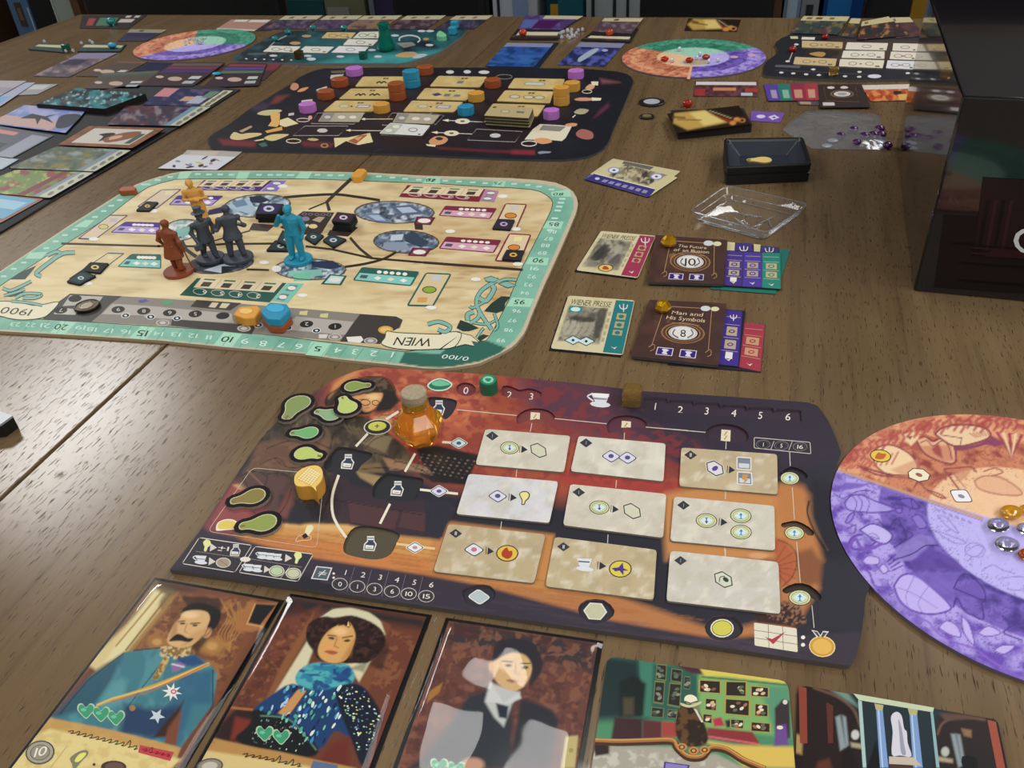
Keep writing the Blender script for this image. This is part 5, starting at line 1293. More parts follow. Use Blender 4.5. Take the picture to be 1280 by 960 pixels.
# ---- card one: officer in a blue coat
z=ZC+TC
q=cardquad((194,725),(348,752.5),1.72,z)
f=Flat('character_card',q,ZC,TC,'#2c2a2c','#70452f',cell=1.25)
f.P(Q2((220,20),(340,80),(200,330),(40,420),(-140,560)),'#8c7a50',6);f.P(Q1((790,90),(800,170),(640,370),(480,470),(430,440)),'#d9c68e',5)
f.P(Q2((215,60),(262,90),(60,380),(0,420),(-40,430)),'#e2d6a4',5);f.L(Q2((330,80),(100,370)),3,'#b07c38',2);f.L(Q2((290,90),(70,370)),2,'#8a5c28',1.5);f.L(Q2((255,70),(20,350)),2,'#a8803c',1.5)
f.P(Q2((190,40),(240,10),(420,60),(400,110),(250,70)),'#40302c',14,.8)
f.P(Q2((350,80),(540,90),(720,130),(700,300),(560,560),(520,640),(480,440),(260,350),(110,370)),'#7c4c32',6)
f.N('#a3703f',7,6,.52,.6,.8,5,Q2((330,90),(720,120),(540,600),(470,420),(130,360)),6,14);f.N('#5c3422',9,7,.55,.65,.7,9,Q2((330,90),(720,120),(540,600),(470,420),(130,360)),6,14)
for k in range(7):f.L(smooth(Q2((540+18*k,110+40*k%90),(580+10*k,200+10*k),(530+16*k,300),(590,380-8*k)),5),1.3,'#b98548',1.2,.8)
f.E(*Q2((500,350))[0],16,11,'#a8793f',.6);f.E(*Q2((225,330))[0],14,9,'#a0703c',.6);f.E(*Q2((500,350))[0],7,5,'#c4975a',.6);f.E(*Q2((225,330))[0],6,4,'#c4975a',.6)
f.P(Q2((680,130),(830,135),(770,260),(700,280),(600,270)),'#a86e3e',2.5);f.P(Q2((720,140),(820,145),(740,245),(680,232)),'#17181a',2);f.L(Q2((715,140),(675,240),(760,255)),1.4,'#d0a86a')
f.P(Q2((345,100),(540,110),(545,190),(500,290),(420,390),(400,350),(460,280)),'#33241c',4,.85)
co=Q1((630,380),(800,362))+Q2((110,372),(245,358),(330,420),(400,390),(490,440),(525,490),(505,640),(340,860),(0,780))+Q1((250,705),(310,690),(440,510))
f.P(co,'#3f7a86',2.2);f.N('#56959c',14,22,.45,.65,.7,11,co,4,10,20);f.P(Q2((350,480),(505,470),(500,640),(400,640),(340,860),(190,800),(290,640)),'#2f5f80',8,.8)
f.P(Q1((440,510),(620,385),(560,520),(490,640),(310,700),(250,705)),'#2c5468',7,.9);f.P(Q1((480,640),(560,530),(640,520),(600,640),(520,690)),'#5c9ca0',8,.8)
f.P(Q2((60,640),(180,660),(330,650),(300,760),(190,810),(40,790)),'#243a5e',10,.95);f.P(Q2((330,400),(420,395),(470,440),(400,450),(330,440)),'#244c78',4);f.P(Q2((345,640),(360,620),(300,800),(200,810)),'#3a241e',4)
f.P(Q2((340,680),(350,670),(320,850),(260,840),(280,760)),'#7c4830',4);f.L(Q2((505,470),(505,640),(480,700)),1.2,'#15262e');f.L(Q2((265,410),(150,560),(60,680)),1.1,'#1c3c4c');f.L(Q1((620,385),(440,520),(300,690)),1.1,'#1c2c34')
f.L(Q2((110,372),(245,358)),1.2,'#152a30')
# head
f.P(smooth(Q2((340,210),(360,170),(420,150),(480,180),(500,220),(490,265),(450,300),(420,330),(370,362),(300,350),(275,320),(300,260),(320,230)),3,True),'#d9b07a',1.8)
f.P(Q2((300,250),(330,220),(325,290),(300,320),(285,320)),'#a87a4c',4,.7);f.P(Q2((400,290),(480,250),(460,300),(390,345),(330,360)),'#c0925c',5,.6)
f.P(smooth(Q2((335,205),(355,165),(400,138),(470,138),(530,165),(545,200),(515,262),(475,262),(490,215),(475,180),(420,170),(365,178)),3,True),'#171512',1.8)
f.E(*Q2((478,285))[0],4.5,7,'#c49462',.4,30);f.L(smooth(Q2((462,300),(480,262),(494,272),(470,300)),3),.9,'#6c4628')
f.P(smooth(Q2((285,325),(320,292),(345,292),(378,310),(408,312),(385,330),(345,325),(315,325)),3,True),'#14100e',1.3)
f.L(Q2((332,228),(365,225)),1.4,'#3c2a1c');f.L(Q2((392,238),(440,235)),1.4,'#3c2a1c');f.E(*Q2((353,238))[0],3.4,1.5,'#5c4630',.5);f.E(*Q2((415,246))[0],3.4,1.5,'#5c4630',.5);f.L(Q2((375,240),(362,275),(375,285)),1.1,'#a8784a');f.E(*Q2((390,195))[0],10,4,'#eccb98',.8)
f.P(Q2((270,345),(330,365),(400,350),(385,395),(330,400),(255,395),(240,370)),'#8a6c3c',2);f.N('#d8c08a',3.5,3,.48,.58,.95,13,Q2((245,350),(395,355),(390,395),(300,420),(240,400)),2)
f.P(Q2((262,400),(285,420),(250,490),(225,520),(200,515),(225,470)),'#c9ac68',2);f.N('#7c6030',3,3,.5,.56,.9,15,Q2((262,400),(285,420),(250,490),(225,520),(200,515)),2);f.P(Q2((295,440),(340,430),(370,445),(330,475),(300,480)),'#8c6aa0',2);f.L(Q2((300,440),(360,455)),2,'#d3cfe0')
# sash, stars, hearts
f.P(Q2((480,432),(490,446),(300,530),(0,625))+Q1((480,655),(485,640),(800,530)),'#d2a045',1.5);f.L(Q2((482,436),(200,560),(0,612))+Q1((485,645),),1.6,'#e9c770',1.2);f.L(Q2((478,440),(200,575),(0,628)),1.3,'#b4663c')
def star(x,y,r,n,col,lay=2):f.v([(x+(r if k%2==0 else r*.42)*math.cos(math.pi*k/n+.2),y+.92*(r if k%2==0 else r*.42)*math.sin(math.pi*k/n+.2)) for k in range(2*n)],col,lay)
star(*Q2((300,580))[0],13,8,'#e9e6de');f.ve(*Q2((308,578))[0],3.6,3,'#b46a72',3);f.ve(*Q2((308,578))[0],2,1.6,'#e8d8d0',4);star(*Q2((225,700))[0],10.5,5,'#c9d4de')
f.ve(*Q2((102,660))[0],4,4,'#9a7a4c',2);hearts(f,Q1((430,677),(505,693),(580,712)),10)
# parchment foot
pf=[Q1((215,712))[0],Q1((540,780))[0]]+Q2((140,850),(300,880))+[bil(q,1.0,.66),q[2],q[3],bil(q,0,.62)]
pf=[Q1((250,708))[0],Q1((560,770))[0],Q2((240,830))[0],Q2((345,860))[0],Q2((300,960))[0],(200,1010),q[2],q[3],Q1((20,960))[0],Q1((140,810))[0]]
f.P(pf,'#c39a58',2.5);f.P([(x,y+14) for x,y in pf[:4]]+pf[4:],'#e3d08e',4);f.N('#c8ac68',12,8,.5,.7,.5,21,pf,4)
cursive(f,Q1((340,778))[0],Q1((690,862))[0],7,11,'#3c3420',1.0,3);f.v(Q2((140,845),(310,880),(290,925),(130,882)),'#c2454e',2);cursive(f,Q2((150,868))[0],Q2((292,900))[0],5,5,'#8c1c2c',.9,5,4)
x,y=Q1((200,882))[0];f.ve(x,y,18.5,15,'#57534a',3,-12);f.ve(x,y,16.6,13.2,'#a8a28e',4,-12);f.ve(x,y,12.6,9.8,'#5c574c',5,-12);f.ve(x,y,11.6,9,'#9a9482',6,-12);f.vt('10',(x-8,y+6),(x+7,y+3),(x-4.4,y-6),'#f0ecdc',7)
f.v(smooth(Q1((360,940),(350,910),(390,880),(430,870),(440,890),(400,935),(370,970)),3,True),'#7f8460',3);f.v(smooth(Q1((372,925),(395,892),(425,882),(428,895),(395,928)),3,True),'#e9e27c',4);f.ve(*Q1((470,942))[0],1.8,1.6,'#3c3420',3);f.ve(*Q1((568,955))[0],16,8,'#4a3430',3);f.ve(*Q1((572,955))[0],12,6,'#6c5048',4);f.vl(Q1((335,850),(250,960)),.5,'#b8a468',3)
o=f.done('character card of moustached officer in blue coat with yellow sash, in sleeve','card',GC);sleeve(o,q,z,'sleeve_film',.0012,3)
# ---- card two: woman in a patterned blue dress
q=cardquad((365,745.5),(533,771),1.72,z)
f=Flat('character_card',q,ZC,TC,'#2c2a2c','#6c3c2c',cell=1.25)
f.P(Q4((100,20),(850,150),(830,200),(560,160),(280,100),(60,130)),'#2e2628',12);f.P(Q4((0,200),(200,110),(260,80),(0,500)),'#71402f',8)
f.N('#94603f',8,6,.52,.6,.7,5,Q3((640,180),(700,110),(420,600),(250,640),(520,220)),5,12);f.N('#50281f',9,8,.55,.66,.7,8,Q3((620,50),(700,110),(420,600),(250,640)),6,12);f.N('#94603f',8,6,.52,.6,.6,15,Q4((640,200),(800,260),(640,560),(520,500)),6,12)
f.P(Q3((300,620),(420,640),(380,700),(260,830),(140,780)),'#2c1c1c',5);f.P(Q3((280,680),(370,700),(330,760),(250,820)),'#7a3024',5);f.L(Q3((250,630),(410,645)),3,'#b06c3c',2)
f.P(Q4((230,110),(190,240),(20,540),(-60,640),(60,380)),'#8a5834',3);f.P(Q4((270,130),(330,90),(430,85),(530,110),(600,160),(620,230),(480,500),(430,420),(230,300),(130,560),(10,560),(190,270)),'#d8d2ae',3);f.P(Q4((590,150),(650,180),(520,560),(470,500),(620,230)),'#7c4a30',3)
f.L(smooth(Q4((270,130),(340,88),(440,82),(540,112),(600,160)),4),1.4,'#3c3028');f.P(Q4((420,420),(530,370),(500,440),(480,430)),'#7d8064',4,.8)
f.P(Q4((530,400),(620,260),(640,320),(600,430)),'#3a2420',5,.8)
hair=smooth(Q4((190,200),(215,160),(280,135),(350,140),(430,128),(510,150),(580,190),(615,240),(610,300),(570,350),(520,385),(440,388),(400,390),(260,370),(225,320),(190,270)),3,True)
f.P(hair,'#2a1a18',1.8);f.N('#4a2e28',5,4,.5,.62,.8,17,hair,3,10);f.N('#120c0c',6,5,.55,.65,.7,19,hair,3,10)
f.P(smooth(Q4((410,160),(350,185),(300,220),(265,270),(250,320),(265,360),(310,385),(370,385),(410,360),(440,300),(455,240),(440,190)),3,True),'#d9a764',1.8)
f.P(Q4((375,150),(410,150),(430,180),(420,195),(390,180),(360,185)),'#2a1a18',1.5);f.v(Q4((408,188),(416,158),(424,186)),'#e4c080',1);f.E(*Q4((370,215))[0],9,5,'#eec488',.9);f.E(*Q4((310,310))[0],8,6,'#e2a460',.9);f.P(Q4((420,300),(450,250),(430,340),(370,385),(390,350)),'#b07c44',5,.7)
f.L(Q4((305,235),(350,240)),1.4,'#4a2c1c');f.L(Q4((385,250),(440,240)),1.4,'#4a2c1c');f.E(*Q4((325,252))[0],4,1.6,'#523624',.5,10);f.E(*Q4((410,265))[0],4,1.6,'#523624',.5,-5);f.L(Q4((355,250),(340,295),(362,305)),1.2,'#a06c3c');f.P(smooth(Q4((285,325),(320,318),(360,330),(330,342)),3,True),'#a8583c',1.3)
sc=smooth(Q4((130,460),(170,410),(250,385),(330,395),(420,400),(450,470),(400,520),(300,545),(200,535),(140,500)),3,True);f.P(sc,'#2f7f9c',2);f.N('#54b4b8',12,5,.46,.6,.9,21,sc,3,14);f.N('#1c3c80',12,6,.54,.64,.9,25,sc,3,14)
dr=smooth(Q4((110,500),(250,540),(430,500),(510,530),(560,640),(560,760),(520,860),(430,800),(340,760),(250,860),(60,700),(-60,660),(-100,640),(0,560)),3,True);f.P(dr,'#1d3f6c',2.5)
f.P(smooth(Q4((440,500),(520,540),(600,680),(560,800),(500,960),(430,800),(370,640),(350,530)),3,True),'#141c2c',3);f.P(smooth(Q4((-100,640),(0,670),(120,710),(250,850),(200,900),(0,870))+Q3((280,810),(360,720)),3,True),'#15181c',3)
rg=random.Random(3);PA=np.array(dr)
def inside(p,poly):return sdf(np.array([p[0]]),np.array([p[1]]),poly)[0][0]<-1.5
for k in range(150):
    x,y=Q4((rg.uniform(-90,370),rg.uniform(500,820)))[0]
    if inside((x,y),dr) and not inside((x,y),Q4((140,530),(190,540),(90,670),(20,660))):f.v(ell(x,y,rg.uniform(2,5.2),rg.uniform(1,2.2),-62+rg.uniform(-12,12),9),rg.choice(['#dfe9dc','#7fc8b4','#3c8fc0','#2a5cac','#4aa88c','#15224c','#b4cce8']),1)
for k in range(150):
    x,y=Q4((rg.uniform(360,590),rg.uniform(510,860)))[0]
    if inside((x,y),Q4((440,500),(520,540),(600,680),(560,800),(500,940),(430,800),(370,640),(350,530))):f.v(ell(x,y,rg.uniform(.8,1.8),rg.uniform(.7,1.3),0,6),rg.choice(['#e6e6c0','#c8cc70','#8fc8b8','#e9efe4','#4a6c9c']),1)
for k in range(90):
    x,y=Q3((rg.uniform(290,720),rg.uniform(690,880)))[0]
    if inside((x,y),Q3((430,680),(600,720),(720,860),(560,880),(300,800))):f.v(ell(x,y,1.5,.8,-60,6),rg.choice(['#cfd6cc','#8a9a94','#4a544c']),1)
f.P(Q4((140,530),(190,540),(90,680),(30,660)),'#c9955c',1.8);f.L(Q4((140,530),(30,660)),1,'#1c2030');f.L(Q4((190,540),(90,680)),1,'#1c2030');f.L(smooth(Q3((420,675),(560,690),(640,760),(720,860)),4),1.8,'#5c8a74',1.2)
f.P(Q4((310,840),(420,790),(420,960),(250,940)),'#6a2c24',8,.9);hearts(f,Q3((440,775),(530,793)),10)
pf=[Q3((130,790))[0],Q3((400,850))[0],Q4((40,870))[0],Q4((260,920))[0],Q4((460,960))[0],(440,1010),q[2],q[3],Q3((10,960))[0]]
f.P(pf,'#b88c50',2.5);f.P([Q3((95,860))[0],Q3((420,910))[0],Q4((200,950))[0],(430,990)]+pf[6:],'#d9c284',4);f.v(Q4((225,920),(360,945),(350,975),(210,960)),'#5c7090',2)
cursive(f,Q3((320,885))[0],Q3((640,950))[0],7,9,'#33291c',1.1,9);f.vt('N',*Q3((150,825),(165,828),(155,810)),'#8a6c40',2)
x,y=Q3((140,950))[0];f.ve(x,y,17,10,'#57534a',3,-8);f.ve(x,y,15,8.4,'#8f8a7c',4,-8);f.ve(x,y,10,5.4,'#c4bfae',5,-8)
o=f.done('character card of dark-haired woman in blue patterned dress and scarf, in sleeve','card',GC);sleeve(o,q,z,'sleeve_film',.0012,8)
# ---- card three: young man in dark suit under a loose wavy sleeve
q=cardquad((561,776),(747.5,804),1.72,z)
f=Flat('character_card',q,ZC,TC,'#2c2a2c','#6a4038',cell=1.3)
f.P([bil(q,0,0),bil(q,1,0),bil(q,1,.1),bil(q,0,.08)],'#3a3438',12);f.N('#8c5c46',8,7,.5,.62,.7,3,q,3,14);f.N('#50302c',9,8,.55,.66,.7,6,q,3,14)
f.P(Q5((230,480),(320,420),(300,480),(220,550)),'#a8743c',2.5);f.P(Q5((360,690),(480,500),(560,480),(640,430),(758,480),(758,960),(100,960),(200,880)),'#2a3038',8);f.P(Q6((260,520),(330,540),(460,600),(500,660),(440,960),(180,960)),'#282a32',6)
f.P(Q6((60,420),(250,480),(200,560),(150,700),(90,640),(30,540)),'#c4c6c4',4);f.P(Q6((70,420),(150,550),(250,480),(260,520),(170,560),(40,540)),'#d3d4d0',3);f.P(Q6((100,550),(180,570),(170,650),(120,640)),'#22283c',3)
f.P(smooth(Q6((80,290),(110,250),(200,225),(280,240),(330,300),(320,370),(280,440),(210,475),(130,440),(85,380)),3,True),'#d8b27c',2);f.P(smooth(Q6((75,280),(110,170),(220,140),(330,170),(385,250),(390,340),(340,420),(310,440),(330,330),(290,250),(200,230),(110,270)),3,True),'#2c2a32',3)
f.L(Q6((140,285),(205,290)),1.6,'#3a2c24');f.L(Q6((255,300),(315,300)),1.6,'#3a2c24');f.E(*Q6((180,312))[0],4.5,1.8,'#4c3c34',.5);f.E(*Q6((285,325))[0],4.5,1.8,'#4c3c34',.5);f.L(Q6((225,310),(220,360),(250,368)),1.3,'#a87c50');f.P(smooth(Q6((165,405),(210,400),(245,412),(205,422)),3,True),'#a86858',1.4);f.E(*Q6((70,320))[0],3.4,7,'#c89a68',.4)
f.P(Q6((540,760),(620,755),(600,960),(510,960)),'#c4b478',2.5);f.ve(*Q6((575,848))[0],3,3,'#a89858',1);hearts(f,Q5((297,950),(405,970)),10);f.E(*Q5((510,940))[0],14,9,'#c89a80',.5)
f.P([bil(q,0,.56),bil(q,1,.56),q[2],q[3]],'#d9c284',4)
o=f.done('character card of young man in dark suit under a loose glossy sleeve','card',GC);sleeve(o,q,z,'wavy_sleeve_film',.0046,5,30,44)
# ---- card four: picture gallery
q=[Q7((180,92))[0],Q7((1212,235))[0]];w4=cardquad(q[0],q[1],1.55,z);w4[3]=tuple(np.array(w4[0])+(np.array(Q7((90,731))[0])-np.array(w4[0]))*2.0);w4[2]=tuple(np.array(w4[1])+(np.array(Q7((1255,760))[0])-np.array(w4[1]))*2.0);q=w4
f=Flat('location_card',rnd(q,.05,3),ZC,TC,'#2c2a2c','#4c8a64',cell=1.3)
f.P(Q7((150,90),(640,150),(700,200),(720,420),(580,460),(100,440)),'#2f5c50',10);f.P(Q7((100,80),(360,110),(400,440),(80,460)),'#1c2e30',14);f.P(Q7((700,190),(1210,250),(1250,560),(700,500)),'#7cae68',6);f.P(Q7((680,150),(860,170),(1210,215),(1210,250),(860,210),(720,205)),'#d9c85c',3);f.P(Q7((560,140),(700,150),(730,200),(660,190)),'#4a2c34',3);f.L(Q7((720,210),(1210,258)),2,'#4c6a50')
f.P(Q7((1050,260),(1215,260),(1250,560),(1130,540)),'#4c8c74',8,.8);f.P(Q7((360,110),(440,130),(430,440),(380,440)),'#3f7c66',4)
for a in (((460,135),(520,140),(515,235),(455,225)),((545,160),(610,170),(605,245),(540,235)),((620,205),(655,210),(650,285),(615,278)),((450,230),(510,235),(500,370),(440,360)),((535,240),(605,245),(595,390),(520,375)),((430,380),(505,390),(500,445),(425,440)),((525,395),(580,400),(575,450),(520,445)),((700,225),(832,232),(832,310),(698,300)),((850,232),(980,235),(978,328),(848,322)),((995,260),(1105,270),(1105,330),(995,322)),((845,330),(1000,340),(998,440),(843,425)),((1020,360),(1100,368),(1100,442),(1018,436)),((738,330),(805,335),(805,408),(736,400)),((995,465),(1115,475),(1115,530),(993,522)),((725,420),(780,425),(778,480),(722,470)),((880,450),(962,455),(960,510),(880,500))):
    p=Q7(*a);f.v(p,'#a89c50' if a[0][0]>690 else '#6c7a50',1);i_=sub(p,.08,.08,.92,.92);f.v(i_,'#2e2822',2)
    for k in range(5):u=rg.random()*.7+.15;v_=rg.random()*.6+.2;f.v(ell(*bil(i_,u,v_),3.2,2.0,rg.uniform(-40,40),7),rg.choice(['#d8b48c','#a86c4c','#e6d8bc','#7c5c4c','#5c6c58'] if a[0][0]>690 else ['#5c6c5c','#8a8c74','#3c4c44']),3)
f.P(Q7((245,240),(330,200),(400,250),(385,430),(250,440)),'#14201e',5);f.P(Q7((270,330),(330,330),(330,430),(270,430)),'#4a4432',5)
f.P(Q7((220,440),(380,450),(380,570),(200,570)),'#3c2228',4);f.P(Q7((380,455),(490,465),(490,560),(380,565)),'#5a2c30',3);f.P(Q7((490,465),(580,470),(580,555),(490,555)),'#a04438',3);f.P(Q7((750,500),(1010,525),(1050,590),(1040,610),(750,560)),'#8a3436',3);f.L(Q7((750,550),(1045,595)),2.4,'#c4686a')
f.P(Q7((720,570),(900,600),(1250,610),(1255,730),(960,725),(860,640)),'#d9bc5c',5)
co=smooth(Q7((590,390),(650,380),(700,410),(735,480),(755,560),(730,600),(650,610),(590,580),(568,500)),3,True);f.P(co,'#2e2119',2);f.N('#6a4a2c',9,7,.5,.64,.8,31,co,3,8);f.v(Q7((672,392),(690,398),(728,470),(715,470)),'#d3d0c4',1)
f.P(Q7((660,380),(700,375),(715,420),(680,400)),'#7c8454',2)
f.v(smooth(Q7((598,358),(650,372),(712,350),(708,368),(650,386),(605,375)),3,True),'#cfc89c',3);f.v(smooth(Q7((620,350),(625,322),(655,312),(685,325),(692,352),(655,366)),3,True),'#efe8c8',4);f.vl(Q7((622,350),(655,362),(692,350)),1.4,'#2a241c',5)
f.P(Q7((1135,390),(1180,340),(1220,350),(1225,560),(1140,580)),'#3a3036',3);f.P(Q7((1145,490),(1200,480),(1215,600),(1130,605)),'#6c4c8c',3);f.ve(*Q7((1165,500))[0],4,2.4,'#e6dcc8',2);f.ve(*Q7((1195,355))[0],3,3,'#d8d4c4',2)
f.P(Q7((780,450),(830,440),(850,490),(790,495)),'#b4364c',2.5);f.P(Q7((850,460),(900,450),(960,470),(950,500),(860,500)),'#2c2a34',3)
f.P(Q7((60,600),(540,610),(600,660),(800,650),(960,731),(900,800),(60,800)),'#a8a294',4);f.N('#d0ccbf',12,9,.5,.65,.7,41,Q7((60,640),(540,620),(620,690),(780,680),(940,760),(60,800)),4)
fr=smooth(Q7((110,580),(250,585),(420,580),(550,580),(580,620),(640,670),(720,670),(770,620),(860,630),(960,690),(1080,740)),4);f.vl(fr,9,'#4a2c1c',2);f.vl([(x,y-2) for x,y in fr],5,'#a4703c',3);f.vl([(x,y-3) for x,y in fr],1.6,'#cf9c58',4)
for p in Q7((605,612),(672,632),(735,628)):f.ve(*p,6.6,5,'#c08a4a',5);f.ve(*p,4,3,'#6c4424',6);f.ve(*p,2,1.6,'#d8a460',7)
f.P(Q7((95,590),(190,600),(190,650),(110,665)),'#2a1c1c',3);p=Q7((505,695),(650,715),(640,745),(500,735));f.v(p,'#3c2c6c',2);f.v(sub(p,.06,.15,.94,1),'#8a7cc0',3)
o=f.done('location card painted with green picture gallery and man in straw hat','card','location cards at the near edge')
sq=[Q7((135,28))[0],(1000,836),(1010,985),(712,985)];sl=[Q7((150,28))[0],Q7((410,68))[0],Q7((180,95))[0],Q7((90,731))[0],(716,980)]
a=MB();P4=[U(p,z+.0004) for p in ((752.5,805),(990,839),(1000,975),(716,975))]
st=[U(p,.0007) for p in ((752.5,806),(772,809),(760,822),(754,850),(737,962),(719,962))];a.add(st,[(5,4,3,2,1,0)]);a.build('sleeve_border','sleeve_film',o)
# ---- card five: marble hall
tl,tr=Q8((75,68))[0],Q8((1140,255))[0];q=cardquad(tl,tr,1.5,z);q[3]=tuple(np.array(tl)+(np.array(Q8((60,520))[0])-np.array(tl))*2.2);q[2]=tuple(np.array(tr)+(np.array(Q8((1192,512))[0])-np.array(tr))*2.2)
f=Flat('location_card',rnd(q,.05,3),ZC,TC,'#1c1a1c','#1c1416',cell=1.3)
f.P(Q8((100,90),(250,110),(400,300),(420,520),(100,520)),'#241618',6);f.P(Q8((300,100),(900,200),(830,330),(800,520),(420,520),(400,250)),'#1c2c34',5);f.P(Q8((820,240),(1080,240),(1180,520),(800,520)),'#241a1c',5)
f.v(Q8((78,75),(120,85),(125,380),(85,380)),'#8a4030',1);f.v(Q8((1085,255),(1130,265),(1180,515),(1135,515)),'#9a4c38',1);f.v(Q8((225,160),(262,180),(262,380),(235,380)),'#5c2c20',1)
f.v(Q8((370,115),(800,190),(795,215),(400,150)),'#c3cfae',2);f.v(Q8((395,150),(415,155),(440,510),(420,510)),'#a8c4c0',2);f.v(Q8((780,210),(795,212),(830,510),(812,510)),'#8ab0b4',2)
for x0,x1 in (((490,180),(525,185)),((668,205),(708,210))):f.v(Q8(x0,x1,(x1[0]+32,510),(x0[0]+22,510)),'#7c9ccc',2);f.v(Q8((x0[0]+8,x0[1]),(x0[0]+16,x0[1]),(x0[0]+40,510),(x0[0]+32,510)),'#b4cce8',3);f.v(Q8((x0[0]-8,x0[1]-12),(x1[0]+6,x1[1]-8),(x1[0],x1[1]+22),(x0[0],x0[1]+20)),'#b4b078',3)
st=smooth(Q8((570,240),(600,212),(628,235),(640,300),(655,320),(660,380),(680,450),(620,445),(575,440),(580,320)),3,True);f.v(st,'#d3d3dc',3);f.v(smooth(Q8((610,250),(628,300),(640,380),(650,440),(625,430),(615,330)),3,True),'#9a9cae',4);f.v(Q8((560,450),(690,455),(735,500),(560,490)),'#c4b8a8',3);f.P(Q8((560,490),(735,500),(740,520),(560,520)),'#4a342c',3)
f.P(smooth(Q8((445,500),(470,430),(490,370),(505,430),(540,470),(545,520),(440,520)),3,True),'#0e0e12',2);f.P(Q8((310,420),(360,400),(395,520),(300,520)),'#1a1212',4);f.P(Q8((180,480),(240,460),(260,520),(170,520)),'#5c3024',5)
for q_ in (((275,240),(300,230),(330,400),(300,420)),((310,230),(330,240),(345,390),(330,400)),((890,330),(915,330),(950,500),(930,510)),((920,330),(940,335),(965,480),(950,490))):f.P(Q8(*q_),'#98a8ac',3,.8)
f.P(Q8((945,300),(1000,310),(1000,350),(960,340)),'#8a6c48',3);f.v(smooth(Q8((950,450),(1020,455),(1030,512),(960,512)),2,True),'#0c0c10',3);f.E(*Q8((380,335))[0],5,6,'#c4c8c0',.4);f.E(*Q8((860,425))[0],5,6,'#b4b8b0',.4);f.P(Q8((355,375),(420,385),(420,410),(360,400)),'#a89c80',3);f.P(Q8((820,450),(900,465),(900,485),(820,475)),'#a89c80',3)
f.L(smooth(Q8((160,85),(280,130),(370,200),(405,290)),4),3,'#6a4c3c',2);f.L(smooth(Q8((820,330),(850,270),(940,240),(1070,255)),4),3,'#6a4c3c',2);f.P(Q8((240,90),(340,110),(400,190),(330,150)),'#7c9c8c',5,.8);f.P(Q8((830,220),(960,225),(1060,245),(860,260)),'#5c4438',4)
f.P(Q8((62,330),(100,340),(95,440),(62,430)),'#a88c58',4);f.P([bil(q,0,.52),bil(q,1,.52),q[2],q[3]],'#b4ac9c',5)
f.done('location card painted with white statue between blue marble columns','card','location cards at the near edge')
# ================================================================= cards, trays and coins between the boards
def psi(f,q,u,v,s,col='#e6e0ea',lay=4):
    x,y=bil(q,u,v);f.vl(smooth([(x-5*s,y-3*s),(x-4*s,y+1*s),(x,y+2.4*s),(x+4*s,y+1*s),(x+5*s,y-3*s)],3),1.2*s,col,lay);f.vl([(x,y-4*s),(x,y+6*s)],1.2*s,col,lay)
def spine(f,q,col,ornc,psi_=True,small=None,lay=1):
    f.v(q,col,lay)
    for v0 in (.12,.26,.5,.74):f.vl([bil(q,.08,v0),bil(q,.92,v0)],.6,ornc,lay+1)
    for v0 in ((.3,.46),(.54,.70)):
        o=sub(q,.2,v0[0],.8,v0[1]);f.v(o,ornc,lay+2);f.ve(*bil(o,.5,.5),4,2.2,col,lay+3);f.ve(*bil(o,.5,.5),2.4,1.2,ornc,lay+4)
    if psi_:psi(f,q,.5,.12,.8,'#ece6ee',lay+2)
    x,y=bil(q,.48,.9);f.v([(x-4,y-2),(x,y),(x+4,y-1.6),(x+1,y+1.8)],'#eadcc0',lay+3)
    if small:f.v(sub(q,.32,.76,.68,.88),small,lay+3)
